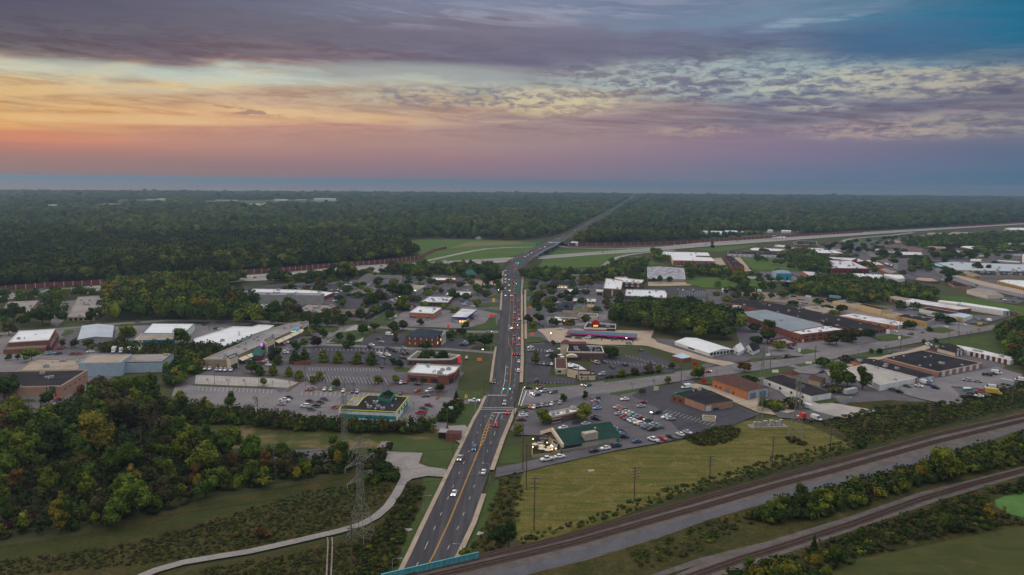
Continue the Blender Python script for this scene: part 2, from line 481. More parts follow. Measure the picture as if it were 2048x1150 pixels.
sheet('lawn',[cH(450,60),cH(660,60),(974,790),(950,838),(905,925),(880,900),(900,850),(930,815)],m_lawn)
sheet('scrub',[(-60,1100),(150,1070),(420,1005),(760,930),(815,955),(800,1000),(750,1045),(600,1083),(380,1130),(290,1180),(-60,1180)],m_rough)
sheet('grass_track',[(-60,1105),(250,1065),(430,1010),(600,985),(720,968),(725,985),(560,1010),(420,1035),(240,1085),(-60,1140)],mat('track_grass',(.036,.048,.012),(.050,.052,.016),.12,speck=(1.0,.5,(.024,.03,.009)),third=((.08,.06,.028),.2,.5,.7,.6)))
sheet('scrub',[(290,1190),(380,1140),(500,1115),(680,1075),(760,1040),(806,1000),(830,958),(890,958),(868,1010),(840,1070),(795,1180)],m_rough)
sheet('lawn',[(845,955),(893,955),(880,985),(847,1055),(800,1165),(778,1165),(800,1100),(828,1040),(850,1000)],m_lawn)
sheet('grass',[(985,965),(1000,945),(1040,945),(1045,1000),(1030,1075),(985,1115),(930,1115),(960,1040)],m_rough)
sheet('lawn',[(982,968),(1000,955),(990,1000),(965,1060),(940,1105),(925,1105),(948,1045)],m_lawn)
sheet('meadow',[(1041,963),(1048,941),(1099,930),(1180,912),(1262,898),(1370,880),(1462,845),(1550,835),(1625,852),(1705,879),(1700,895),(1662,905),(1523,940),(1387,977),(1269,1022),(1150,1072),(1065,1090),(1035,1080),(1028,1011)],m_mown)
sheet('scrub',[(1600,842),(1700,805),(1780,800),(1900,808),(2060,740),(2060,780),(1890,850),(1750,885),(1705,890),(1660,870)],m_rough)
sheet('lawn',[cJ(1050,220),cJ(1300,130),cJ(1510,50),cJ(1510,110),cJ(1350,170),cJ(1150,235)],m_lawn)
sheet('lawn',[(1000,900),(1040,888),(1045,925),(1000,928),(990,925)],m_lawn)
sheet('yard',[(-60,800),(-60,720),(20,660),(116,660),(240,652),(400,648),(425,665),(330,710),(245,740),(175,790),(140,800),(100,815)],m_asphl)
sheet('yard',[cA(380,600),cA(500,520),cA(760,500),cA(750,620),cA(560,690),cA(300,690)],m_asph)
sheet('yard',[cA(260,350),cA(500,330),cA(440,440),cA(380,500),cA(330,490),cA(350,400)],m_asphl)
sheet('yard',[cA(1270,540),cA(1400,470),cA(1660,480),cA(1460,540),cA(1300,580)],m_asphl)
band('street',[P(-90,672),P(0,668),P(116,658),P(230,648),P(335,641),P(420,642),P(514,643),P(600,650),P(690,652),P(760,655),P(850,660),P(905,663),P(1000,664)],8.5,m_asphl)
sheet('street',[(-60,838),(-60,808),cF(0,150),cF(110,140),cF(240,118),cF(330,150),cF(330,185),cF(110,195),cF(0,205)],m_asph)
sheet('lawn',[cF(0,125),cF(60,115),cF(200,112),cF(215,128),cF(110,140),cF(0,148)],m_lawn)
sheet('lawn',[cA(400,560),cA(430,525),cA(490,522),cA(480,548),cA(420,570)],m_lawn)
sheet('lawn',[cA(390,505),cA(440,480),cA(560,490),cA(570,498),cA(400,510)],m_lawn)
sheet('lawn',[cA(745,600),cA(770,570),cA(860,600),cA(880,625),cA(760,640)],m_lawn)
sheet('parking_lot',[(400,748),(500,700),(560,690),(622,652),(655,655),(668,672),(650,688),(900,704),(925,722),(912,790),(892,855),(560,842),(420,818),(340,803),(352,765)],m_asph)
sheet('parking_lot',[(560,786),(610,762),(640,778),(900,795),(912,800),(890,860),(600,840),(480,826),(338,805),(352,768),(386,771),(549,779)],m_asphl)
sheet('parking_lot',[cB(1),cB(2)]if False else[cB(40,820),cB(550,843),cB(720,868),cB(640,905),cB(560,900),cB(30,880)],m_conc)
sheet('parking_lot',[cB(800,650),cB(900,625),cB(1400,650),cB(1440,670),cB(1420,750),cB(1250,758),cB(780,748),cB(780,700)],m_asphd)
sheet('parking_lot',[cB(1130,600),cB(1200,545),cB(1420,550),cB(1400,640),cB(1120,625)],m_asphd)
sheet('driveway',[cB(560,720),cB(720,760),cB(1430,800),cB(1430,880),cB(770,860),cB(560,825)],m_asph)
band('driveway',[P(*cB(700,640)),P(*cB(870,622)),P(*cB(1100,632)),P(*cB(1400,648)),P(*cC(430,652)),P(*cC(600,664)),P(*cC(745,676)),P(990,706)],6.5,m_asphl)
sheet('parking_lot',[cC(430,580),cC(640,575),cC(690,600),cC(640,640),cC(560,655),cC(400,640)],m_asphd)
sheet('driveway',[cC(0,830),cC(430,870),cC(520,800),cC(555,805),cC(490,890),cC(480,940),cC(420,960),cC(180,950)],m_asph)
sheet('parking_lot',[cC(180,1110),cC(300,1010),cC(460,990),cC(690,975),cC(640,1010),cC(470,1015),cC(380,1125)],m_asphl)
sheet('driveway',[cB(900,600),cB(1080,490),cB(1180,500),cB(1150,560),cB(1130,600),cB(900,610)],m_conc)
sheet('driveway',[cB(860,560),cB(1000,500),cB(1085,490),cB(980,545),cB(900,585),cB(890,625),cB(820,620)],m_asphl)
for pg in([cB(905,605),cB(990,540),cB(1090,525),cB(1180,530),cB(1150,570),cB(1060,610)],[cB(770,500),cB(960,508),cB(985,520),cB(940,545),cB(800,520)],[cB(1190,470),cB(1260,420),cB(1340,408),cB(1380,420),cB(1310,470),cB(1220,490)],[cB(950,460),cB(1060,460),cB(1040,485),cB(960,488)],[cC(470,550),cC(600,558),cC(680,565),cC(600,575),cC(440,572)],[cC(650,640),cC(700,600),cC(770,590),cC(775,610),cC(735,650),cC(690,662)],[cC(520,520),cC(690,480),cC(720,440),cC(760,440),cC(760,510),cC(690,525)],[cC(640,345),cC(800,345),cC(800,370),cC(640,375)],[cC(630,390),cC(800,400),cC(780,418),cC(640,415)],[cC(730,270),cC(800,275),cC(800,330),cC(730,310)],[cC(773,455),cC(796,450),cC(793,505),cC(775,510)],[cC(90,770),cC(200,775),cC(180,800),cC(100,800)]):
 sheet('lawn',pg,m_lawn)
for pg,mm in(([cB(20,880),cB(550,903),cB(552,910),cB(20,890)],m_lawn),([cB(625,930),cB(745,845),cB(760,850),cB(640,935)],m_mulch),([cB(755,905),cB(1640,945),cB(1640,955),cB(760,916)],m_mulch),([cB(780,748),cB(1250,756),cB(1250,766),cB(780,758)],m_mulch),([cB(350,800),cB(770,840),cB(770,850),cB(350,812)],m_mulch),([cB(1205,880),cB(1265,845),cB(1270,855),cB(1215,895)],m_mulch),([cB(1310,880),cB(1420,865),cB(1420,878),cB(1320,890)],m_mulch),([cB(1610,980),cB(1680,920),cB(1690,925),cB(1625,985)],m_mulch),([cC(560,650),cC(640,600),cC(650,605),cC(590,655)],m_mulch)):
 sheet('planting_bed',pg,mm)
sheet('parking_lot',[cB(200,300),cB(330,240),cB(900,225),cB(1100,215),cB(1010,270),cB(1150,270),cB(1250,300),cB(1180,400),cB(960,400),cB(950,300),cB(830,350),cB(200,330)],m_asphd)
sheet('parking_lot',[cB(1190,400),cB(1260,330),cB(1500,320),cB(1440,400),cB(1240,420),cB(1170,450)],m_asph)
sheet('parking_lot',[cB(1040,280),cB(1150,245),cB(1400,240),cB(1500,260),cB(1300,310),cB(1150,290)],m_asphl)
sheet('parking_lot',[cC(60,480),cC(160,400),cC(420,400),cC(620,370),cC(650,390),cC(780,420),cC(720,440),cC(690,480),cC(560,515),cC(130,500)],m_asphl)
sheet('parking_lot',[cC(320,240),cC(800,235),cC(805,265),cC(700,330),cC(520,330),cC(520,400),cC(440,380),cC(360,270)],m_asph)
sheet('parking_lot',[cC(560,195),cC(800,200),cC(800,232),cC(480,235)],m_tan)
sheet('driveway',[cC(640,378),cC(800,380),cC(800,392),cC(640,392)],m_asph)
sheet('parking_lot',[cC(960,620),cC(1140,615),cC(1180,700),cC(1130,760),cC(1110,830),cC(1290,845),cC(1290,880),cC(960,870)],m_asphd)
sheet('parking_lot',[cL(1000,60),cL(1720,130)]if False else[cC(1380,790),cC(1400,700),cC(1560,700),cC(1700,690),cD(420,810),cD(700,935),cD(640,965),cD(300,1000),cD(180,1010),cC(1440,850),cC(1390,830)],m_asphd)
sheet('parking_lot',[cC(1030,520),cC(1230,505),cC(1350,520),cC(1690,530),cD(520,690),cD(500,740),cD(600,790),cD(570,800),cD(430,790),cD(180,785),cC(1650,640),cC(1200,600),cC(1110,600),cC(1080,560)],m_tan)
sheet('parking_lot',[cC(1090,440),cC(1180,420),cC(1450,400),cC(1500,380),cC(1540,440),cC(1350,500),cC(1100,490)],m_asphl)
sheet('parking_lot',[cC(980,220),cC(1120,200),cC(1480,230),cC(1480,300),cC(1500,400),cC(1160,330),cC(1120,260),cC(990,250)],m_asph)
sheet('driveway',[cD(430,780),cD(530,755),cD(1060,910),cD(970,925),cD(700,860)],m_tan)
sheet('parking_lot',[cD(520,745),cD(640,750),cD(900,870),cD(1040,830),cD(1170,890),cD(1060,905),cD(900,880),cD(540,770)],m_asph)
sheet('parking_lot',[cD(1210,810),cD(1290,800),cD(1480,840),cD(1380,860),cD(1260,865)],m_asph)
sheet('parking_lot',[cD(460,410),cD(840,415),cD(880,505),cD(600,510),cD(590,440),cD(460,425)],m_asphd)
sheet('parking_lot',[cD(620,372),cD(740,375),cD(790,395),cD(600,400),cD(480,400),cD(480,372)],m_tan)
sheet('yard',[cD(860,420),cD(1040,430),cD(1060,460),cD(1000,490),cD(880,500)],m_asph)
band('street',[P(*cD(840,600)),P(*cD(900,525)),P(*cD(1000,480)),P(*cD(1100,440)),P(*cD(1140,430))],9,m_asph)
sheet('yard',[cD(1100,450),cD(1240,440),cD(1682,490),cE(420,500),cE(640,560),cE(500,585),cD(1500,520),cD(1250,500)],m_dirt)
sheet('yard',[cD(880,540),cD(1000,530),cD(1110,545),cD(1130,560),cD(1000,590)],m_asphl)
sheet('yard',[cD(1230,345),cD(1440,335),cD(1500,380),cD(1480,400),cD(1300,395),cD(1240,375)],m_asphl)
sheet('yard',[cD(900,220),cD(960,215),cD(1010,290),cD(930,290),cD(860,250)],m_tan)
sheet('driveway',[cD(1045,212),cD(1085,212),cD(1160,300),cD(1110,305)],m_tan)
for pg in([cD(730,345),cD(1020,350),cD(1240,360),cD(1270,415),cD(1160,420),cD(850,412),cD(730,385)],[cD(1090,215),cD(1370,222),cD(1500,300),cD(1210,300),cD(1160,290)],[cE(0,225),cE(90,225),cE(260,310),cE(0,300)],[cE(1090,455),cE(1400,485),cE(1682,540),cE(1682,600),cE(1500,560),cE(1130,490)],[cD(740,160),cD(1190,125),cD(1190,140),cD(960,175),cD(860,170)],[cD(340,230),cD(420,200),cD(540,255),cD(500,270),cD(380,260)],[cE(480,95),cE(640,90),cE(640,105),cE(520,120)]):
 sheet('field',pg,m_green)
CRT=[(1049,775.5),(1104,774),(1156,769.4),(1214,760.5),(1272,755),(1348,744),(1424,734),(1503,723),(1588,716),(1668,700),(1749,684),(1835,672),(1913,663),(1974,652),(2060,636),(2200,615)]
CRB=[(1040,812),(1119,800),(1156,794),(1226,787),(1296,773),(1387,757.5),(1473,747),(1555,734.6),(1649,722),(1706,709),(1810,690),(1859,681),(1920,671),(1985,660),(2070,644),(2200,622)]
m_cross=mat('cross_road',(.135,.128,.14),(.165,.156,.168),.05,rough=.9,third=((.105,.1,.11),.1,.55,.75,.5),speck=(2,.2,(.2,.19,.2)))
sheet('cross_road',CRT+CRB[::-1],m_cross)
sheet('parking_lot',[(1176,788),(1226,786),cI(210,145),cI(420,120),cI(430,90),cI(560,90),cI(640,110),cI(930,200),cI(1080,260),cI(880,345),cI(640,400),cI(500,430),(1240,899),(1099,930),(1048,943),(990,955),(993,935),(1045,925),(1085,915),(1240,880),(1180,872),(1035,870),(1020,860),(1035,830),(1045,825),(1060,815)],m_asph)
sheet('parking_lot',[cI(430,95),cI(600,80),cI(720,110),cI(930,200),cI(1080,265),cI(890,340),cI(650,395),cI(480,220),cI(330,150)],m_asphd)
sheet('driveway',[cI(640,85),cI(720,80),cI(850,110),cI(1250,200),cI(1330,240),cI(1180,265),cI(1080,250),cI(930,185)],m_tan)
sheet('yard',[cI(1130,60),cI(1060,45),cI(1150,30),cI(1400,160),cJ(350,130),cJ(650,180),cJ(430,230),cJ(180,160)],m_conc)
sheet('yard',[cJ(0,160),cJ(130,200),cJ(200,160),cJ(420,220),cJ(300,240),cJ(60,220)],m_asph)
sheet('yard',[cE(780,1080),cE(930,1050),cE(1090,1010),cE(1500,930),cE(1682,985),cE(1682,1050),cE(1500,1080),cE(1200,1060),cE(1300,1150),cE(1230,1190),cE(1000,1140)],m_asphl)
sheet('yard',[cE(380,960),cE(560,900),cE(700,860),cE(900,830),cE(1060,780),cE(1100,800),cE(1000,830),cE(760,880),cE(640,900),cE(520,960),cE(400,990)],m_tan)
sheet('yard',[cE(160,920),cE(370,870),cE(560,870),cE(560,900),cE(380,960),cE(300,980),cE(60,960)],m_asphl)
sheet('yard',[cE(0,800),cE(180,780),cE(350,760),cE(640,780),cE(560,820),cE(400,850),cE(200,860),cE(0,850)],m_asphl)
sheet('yard',[cE(780,700),cE(1000,660),cE(1250,640),cE(1450,680),cE(1240,710),cE(1000,740),cE(850,740)],m_asphl)
sheet('yard',[cE(480,580),cE(560,540),cE(640,550),cE(900,590),cE(960,620),cE(840,640),cE(600,590)],m_dirt)
sheet('yard',[cE(1330,590),cE(1580,600),cE(1420,650),cE(1300,640)],m_asph)
for pg in([cE(680,740),cE(800,715),cE(960,735),cE(900,750),cE(770,765)],[cE(1020,680),cE(1130,670),cE(1240,690),cE(1150,712),cE(1050,700)],[cE(550,855),cE(700,820),cE(860,830),cE(740,865),cE(600,872)],[cE(365,888),cE(480,868),cE(500,875),cE(400,898)],[cE(170,915),cE(320,898),cE(340,908),cE(200,930)],[cE(0,945),cE(150,930),cE(190,940),cE(60,990),cE(0,1000)],[cD(1440,915),cD(1590,895),cD(1615,905),cD(1480,932)],[cD(1300,870),cD(1400,848),cD(1440,860),cD(1340,885)],[cD(1450,830),cD(1520,812),cD(1620,830),cD(1500,850)],[cD(1040,985),cD(1120,970),cD(1320,940),cD(1420,940),cD(1340,990),cD(1150,1010)],[cI(430,100),cI(600,78),cI(690,90),cI(560,85),cI(470,108)],[cI(700,60),cI(820,45),cI(810,85),cI(730,80)],[cI(200,135),cI(390,105),cI(410,115),cI(250,148)],[cD(180,1020),cD(650,965),cD(660,973),cD(200,1032)],[cC(985,880),cC(1270,878),cC(1300,885),cC(1150,900),cC(1000,910),cC(985,900)],[cC(925,1025),cC(1190,985),cC(1180,992),cC(930,1040)],[cD(1240,870),cD(1160,875),cD(1130,890),cD(1190,900)],[cE(1640,700),cE(1240,745),cE(1080,770),cE(1300,800),cE(1640,870),cE(1700,800)],[cJ(250,120),cJ(380,100),cJ(420,130),cJ(300,140)],[cC(950,265),cC(1010,265),cC(1010,300),cC(950,300)],[cC(950,330),cC(1100,330),cC(1180,360),cC(960,372)],[cC(955,490),cC(1030,490),cC(1030,530),cC(960,540)],[cC(955,570),cC(1060,570),cC(1090,590),cC(1060,605),cC(960,610)],[cC(935,190),cC(985,190),cC(985,250),cC(940,250)]):
 sheet('lawn',pg,m_lawn)
sheet('street',[cE(1130,270),cE(1220,330),cE(1682,450),cE(1682,480),cE(1400,420),cE(1150,345),cE(1090,290)],m_asphl)
sheet('yard',[cE(1250,330),cE(1500,390),cE(1682,430),cE(1682,455),cE(1420,400),cE(1200,330)],m_tan)
sheet('street',[cE(620,170),cE(660,165),cE(720,200),cE(860,250),cE(900,290),cE(840,290),cE(700,220)],m_asphl)
sheet('yard',[cE(860,230),cE(1090,250),cE(1090,300),cE(1200,380),cE(1000,340),cE(850,300)],m_asph)
sheet('yard',[cE(400,320),cE(560,320),cE(640,370),cE(560,400),cE(440,360)],m_asph)
sheet('yard',[cE(1340,470),cE(1560,470),cE(1682,500),cE(1640,520),cE(1450,500)],m_asph)
sheet('parking_lot',[cU(120,300),cU(260,240),cU(560,240),cU(560,290),cU(300,330)],m_asph)
sheet('gravel_lot',[cG(1160,420),cG(1270,425),cG(1372,430),cG(1350,490),cG(1400,510),cG(1510,525),cG(1512,572),cG(1400,565),cG(1310,582),cG(1285,600),cG(1240,590),cG(1230,530),cG(1150,500)],m_gravel)
lane=[P(*q)for q in((262,1165),(311,1144),(366,1128),(430,1117),(499,1106),(590,1085.5),(678,1065),(722,1052),(752,1036),(776,1015),(793,990),(806,965),(815,948))]
band('gravel_lane',lane,3.3,m_gravel)
for off in(0,9):
 band('gravel_lane',[P(655+off,1078),P(656+off,1090),P(652+off,1180)],.45,m_dirt)
sheet('gravel_lot',[cF(1160,320),cF(1230,325),cF(1190,380),cF(1150,400),cF(1140,380)],m_gravel)
sheet('gravel_lot',[cG(1100,400),cG(1130,362),cG(1175,362),cG(1160,395)],m_asphl)
sheet('yard',[cG(480,420),cG(760,405),cG(840,410),cG(900,440),cG(780,490),cG(500,480)],m_asph)
sheet('yard',[cD(-1,0),cD(0,1)]if False else[cH(400,270),cH(500,265),cH(530,290),cH(480,380),cH(430,345)],m_gravel)
RD=[(1240,760,858,0),(1150,804,891,0),(1109,824,914,0),(1048,852,943,0),(991,879,963,0),(943,902,979,0),(882,931,1001,0),(841,950,1018,0),(819,963,1027,0),(794,974,1035,0),(767,984,1039,0),(719,990,1041.6,0),(695,994,1041.6,0),(664,997,1041.6,0),(622,1003,1041.6,0),(585,1005,1042,0),(552,1006.5,1044,0.3),(543,1008,1047,1.0),(533,1014,1052,2.4),(524,1023,1058.5,4.2),(515,1034,1066,6.0),(507,1048,1077,7.2),(500,1062,1089,7.6),(493,1079,1104,7.6),(485,1099,1121,5.5),(478,1115,1135,3.4),(471,1129,1146,1.6),(466,1138,1154,.6),(456,1156,1169,0),(439,1184,1194,0),(420,1211,1217,0),(405,1238,1242,0),(397,1253,1256,0)]
RL=[P(a,y,z)for y,a,b,z in RD]
RRt=[P(b,y,z)for y,a,b,z in RD]
yl=[r[0]for r in RD]
def rfrac(y,f,dz=.1,side=0.0):
 """point on the road at photo row y and fraction f across"""
 for i in range(len(yl)-1):
  if yl[i]>=y>=yl[i+1]:
   t=(yl[i]-y)/(yl[i]-yl[i+1])
   a=RL[i].lerp(RL[i+1],t_world(i,t));b=RRt[i].lerp(RRt[i+1],t_world(i,t))
   p=a.lerp(b,f)
   return Vector((p.x,p.y,p.z+dz))
def t_world(i,t):
 y=yl[i]+(yl[i+1]-yl[i])*t
 za,zb=RD[i][3],RD[i+1][3]
 ya,yb=RL[i].y,RL[i+1].y
 q=P((RD[i][1]+RD[i+1][1])/2,y,(za+zb)/2 if abs(za-zb)>.01 else za)
 return min(1,max(0,(q.y-ya)/(yb-ya)))
LAY[0]+=1
ZR=.02+.004*LAY[0]
b=MB();n=len(RL)
b.add([(p.x,p.y,p.z+ZR)for p in RL]+[(p.x,p.y,p.z+ZR)for p in RRt],[(i,n+i,n+i+1,i+1)for i in range(n-1)])
tag(b.build('main_road',m_road),kind='structure')
def side_band(name,P0,w,sgn,m,z,i0,i1,gap=0.0,th=.13):
 pts=[]
 for i in range(i0,i1):
  d=(P0[min(i+1,n-1)]-P0[max(i-1,0)]);d.z=0;d.normalize()
  nn=Vector((-d.y,d.x,0))*sgn
  pts.append(P0[i]+nn*(gap+w/2))
 return band(name,pts,w,m,z=z,th=th)
side_band('sidewalk',RL,1.5,1,m_walk,.15+ZR,0,10)
side_band('sidewalk',RL,1.5,1,m_walk,.15+ZR,10,13)
side_band('sidewalk',RL,1.7,1,m_walk,.15+ZR,14,18)
side_band('sidewalk',RRt,1.7,-1,m_walk,.15+ZR,0,5)
side_band('sidewalk',RRt,1.8,-1,m_walk,.15+ZR,5,9)
side_band('sidewalk',RRt,1.9,-1,m_walk,.15+ZR,10,18)
band('sidewalk',[P(*cC(q,w_))for q,w_ in((955,265),(953,320),(955,420),(957,500),(957,590))],1.8,m_walk,z=.15+ZR,th=.1)
mk=MB()
def line(f0,y0,y1,w,mi,dash=None,f1=None):
 f1=f0 if f1 is None else f1
 m_=60 if y0-y1>60 else 24
 a0,a1=P(1000,y0).y,P(1000,y1).y
 rows=[]
 for k in range(m_+1):
  yy=a0+(a1-a0)*k/m_
  lo,hi=y1-2,y0+2
  for _ in range(18):
   md=(lo+hi)/2
   if P(1000,md).y>yy:lo=md
   else:hi=md
  rows.append((lo+hi)/2)
 pts=[rfrac(y,f0+(f1-f0)*k/m_,ZR+.012-.0)for k,y in enumerate(rows)]
 pts=[p for p in pts if p]
 pp=path_pts(pts,3.0)if dash else pts
 acc=0
 for a,c_ in zip(pp,pp[1:]):
  L_=(c_-a).length
  if dash:
   acc+=L_
   if acc%dash[1]>dash[0]:continue
  d=(c_-a);d.z=0
  if d.length<1e-4:continue
  d.normalize()
  nn=Vector((-d.y,d.x,0))*w/2
  mk.add([a+nn,a-nn,c_-nn,c_+nn],[(0,1,2,3)],mi)
line(.492,1175,899,.16,1);line(.512,1175,899,.16,1)
line(.245,1175,830,.14,0,(3.1,12.2));line(.755,1175,830,.14,0,(3.1,12.2))
line(.5,899,862,.22,1,None,.42);line(.42,862,828,.22,1)
line(.5,899,880,.22,1,None,.545);line(.545,880,846,.22,1,None,.46)
for k in range(7):
 y=893-k*6.5
 w_=.03+.02*min(k,3)
 a=rfrac(y,.49-w_*.8,ZR+.014);c_=rfrac(y-3,.51+w_*.45,ZR+.014)
 d=Vector((0,.35,0));mk.add([a-d,c_-d,c_+d,a+d],[(0,1,2,3)],1)
line(.62,847,828,.2,0)
for f0,f1,y,w_ in((.42,1.0,828,.4),(0,1,821,.25),(0,1,817.5,.25),(0,.66,793,.45)):
 a,c_=rfrac(y,f0,ZR+.014),rfrac(y,f1,ZR+.014)
 mk.add([a,c_,c_+Vector((0,w_*1.6,0)),a+Vector((0,w_*1.6,0))],[(0,1,2,3)],0)
line(.45,790,733,.2,0);line(.65,790,700,.22,1,None,.64)
line(.23,790,560,.14,0,(3.1,12.2));line(.82,810,560,.14,0,(3.1,12.2))
line(.64,700,690,.2,1,None,.48);line(.48,690,676,.2,1);line(.66,690,676,.2,0)
line(.44,655,560,.18,1);line(.62,655,560,.18,1)
line(.5,545,405,.3,1);line(.25,550,440,.16,0,(3.1,12.2));line(.75,550,440,.16,0,(3.1,12.2))
line(.46,664,650,.2,0)
def arrow(y,f,turn,s=1.0):
 """lane arrow, 3.6 m long, lying along the road"""
 o=rfrac(y,f,ZR+.016);d=rfrac(y-3,f,ZR+.016)-o;d.z=0;d.normalize()
 r=Vector((d.y,-d.x,0))
 q=lambda a,b_:o+r*a*s+d*b_*s
 mk.add([q(-.1,0),q(.1,0),q(.1,2.0),q(-.1,2.0)],[(0,1,2,3)],0)
 mk.add([q(-.1,2.0),q(.1,2.0),q(turn*.9,2.6),q(turn*.9,2.3)]if turn>0 else[q(.1,2.0),q(-.1,2.0),q(turn*.9,2.3),q(turn*.9,2.6)][::-1],[(0,1,2,3)],0)
 mk.add([q(turn*.9,2.0),q(turn*1.5,2.5),q(turn*.9,3.1)],[(0,1,2)],0)
for y in(780,765,750,738):arrow(y,.54,-1)
for y in(836,842):arrow(y,.5,-1)
for a,c_ in((cC(942,905),cC(910,1020)),(cC(962,925),cC(925,1025)),(cC(985,920),cC(983,950)),(cC(970,948),cC(1010,972))):
 p,q=P(*a,ZR+.03),P(*c_,ZR+.03);d=(q-p).normalized();nn=Vector((-d.y,d.x,0))*.2
 mk.add([p+nn,p-nn,q-nn,q+nn],[(0,1,2,3)],0)
for f0,mi,dash in((.5,1,None),(.25,0,(3,12)),(.75,0,(3,12))):
 ct=[P(*(a[0]+(c_[0]-a[0])*f0,a[1]+(c_[1]-a[1])*f0),ZR+.02)for a,c_ in zip(CRT,CRB)]
 acc=0
 for a,c_ in zip(path_pts(ct,3.0)[4:],path_pts(ct,3.0)[5:]):
  acc+=(c_-a).length
  if dash and acc%dash[1]>dash[0]:continue
  d=(c_-a).normalized();nn=Vector((-d.y,d.x,0))*.1
  mk.add([a+nn,a-nn,c_-nn,c_+nn],[(0,1,2,3)],mi)
def stalls(a,b_,n_,dx,dy,cr,w=.14):
 for i in range(n_+1):
  p=P(*cr(a[0]+(b_[0]-a[0])*i/n_,a[1]+(b_[1]-a[1])*i/n_),ZR+.02)
  q=P(*cr(a[0]+(b_[0]-a[0])*i/n_+dx,a[1]+(b_[1]-a[1])*i/n_+dy),ZR+.02)
  d=(q-p).normalized();nn=Vector((-d.y,d.x,0))*w/2
  mk.add([p+nn,p-nn,q-nn,q+nn],[(0,1,2,3)],0)
stalls((790,860),(1300,885),22,-22,-42,cB);stalls((780,770),(1240,775),22,8,22,cB);stalls((830,660),(1400,668),22,0,-14,cB)
stalls((60,900),(540,915),18,-6,26,cB);stalls((60,835),(540,858),18,6,20,cB);stalls((740,925),(1300,945),18,-10,30,cB)
stalls((690,470),(860,470),16,-3,-40,cD);stalls((690,500),(850,505),16,3,-20,cD);stalls((100,880),(560,920),18,14,18,cD);stalls((330,850),(620,930),12,12,16,cD)
stalls((600,130),(900,215),14,-30,14,cI);stalls((250,215),(480,345),16,40,-6,cI);stalls((520,250),(800,330),12,30,-18,cI);stalls((970,640),(1110,650),6,-5,20,cC)
tag(mk.build('road_markings',[m_wht,m_yel]),kind='structure')
for P0,sg in((RL,1),(RRt,-1)):
 for i0,i1 in((16,21),(24,29)):
  b=MB();top,bot=[],[]
  for i in range(i0,i1):
   d=(P0[i+1]-P0[i-1]);d.z=0;d.normalize();nn=Vector((-d.y,d.x,0))*sg
   top.append(P0[i]+nn*3+Vector((0,0,.1)));bot.append(P0[i]+nn*(3.2+2.0*P0[i].z));bot[-1].z=0.0
  ins=[P0[i]+Vector((0,0,.05))for i in range(i0,i1)]
  k=len(top)
  fs=[(j,j+1,k+j+1,k+j)for j in range(k-1)]+[(2*k+j,2*k+j+1,j+1,j)for j in range(k-1)]
  if sg>0:fs=[f[::-1]for f in fs]
  b.add(top+bot+ins,fs)
  tag(b.build('road_embankment',m_rough),kind='structure')
HT=[(-120,596),(0,588),(90,579),(213,570),(330,561),(493,550),(569,545),(654,536.5),(720,531.5),(776,528),(891,522.5),(1018,515),(1090,511),(1180,504),(1298,496),(1400,485),(1519,476.5),(1620,470),(1724,464.5),(1830,458.5),(1929,453),(2048,446),(2300,430)]
HB=[(-120,608),(0,600),(90,592),(213,584),(330,574),(493,562.5),(593,557.5),(684,550),(740,547),(800,541),(900,532),(1018,524),(1090,517.5),(1180,510),(1298,502.5),(1400,494),(1519,485),(1620,477.5),(1724,470),(1830,462.5),(1929,456),(2048,448.5),(2300,432)]
m_cap=mat('bright_field','')
sheet('field',[(232,399.5),(330,399),(332,403.5),(234,404.5)],m_green)
sheet('field',[(405,402),(560,400.5),(670,398),(684,402),(660,406),(410,407)],m_green)
sheet('field',[(762,399.5),(960,399.5),(955,403),(770,403)],m_tan)
sheet('field',[(813,480),(939,479),(1045,482),(1078,486),(1060,500),(1030,512),(1018,515),(891,523),(835,527),(850,515),(820,498)],m_cap)
sheet('meadow',[(900,496),(940,483),(1040,484),(1045,488),(939,493)],mat('dry_meadow',(.16,.13,.07),(.12,.12,.055),.03))
sheet('field',[(1080,524),(1113,501),(1247,497),(1350,492),(1298,505),(1260,508),(1225,526),(1225,532),(1105,538),(1080,534)],m_cap)
sheet('highway',HT+HB[::-1],m_hwy)
mk2=MB()
for f0,mi,dash in((.08,0,None),(.22,0,(3,12)),(.34,0,(3,12)),(.44,1,None),(.56,1,None),(.68,0,(3,12)),(.8,0,(3,12)),(.93,0,None)):
 ct=[P(a[0]+(c_[0]-a[0])*f0,a[1]+(c_[1]-a[1])*f0,ZR+.3)for a,c_ in zip(HT,HB)]
 acc=0;pp=path_pts(ct,6.0)
 for a,c_ in zip(pp,pp[1:]):
  acc+=(c_-a).length
  if dash and acc%24>8:continue
  d=(c_-a).normalized();nn=Vector((-d.y,d.x,0))*.12
  mk2.add([a+nn,a-nn,c_-nn,c_+nn],[(0,1,2,3)],mi)
tag(mk2.build('highway_markings',[m_wht,m_yel]),kind='structure')
m_barrier=mat('barrier_concrete',(.36,.34,.33),(.28,.27,.26),.3)
b=MB();mid_=[P((a[0]+c_[0])/2,(a[1]+c_[1])/2)for a,c_ in zip(HT,HB)]
o=band('median_barrier',[p for p in mid_],.5,m_barrier,z=1.0,kind=None,th=.9)
tag(o,'long low concrete barrier between the two carriageways of the highway','barrier')
band('ramp',[P(*c2(*q))for q in((380,585),(440,565),(520,548),(600,530),(700,508),(800,492),(900,486),(1000,483),(1075,481))],9.5,m_hwy)
band('ramp',[P(*c2(*q))for q in((1490,592),(1530,562),(1570,542),(1630,528),(1700,518),(1790,510),(1900,500))],9,m_hwy)
band('ramp',[P(*c3(*q))for q in((985,452),(1010,440),(1050,432),(1130,424),(1250,415),(1330,406),(1400,396))],12,m_hwy)
band('ramp',[P(*c2(*q))for q in((1180,470),(1270,484),(1380,490),(1560,492),(1700,486),(1900,478))],9,m_hwy)
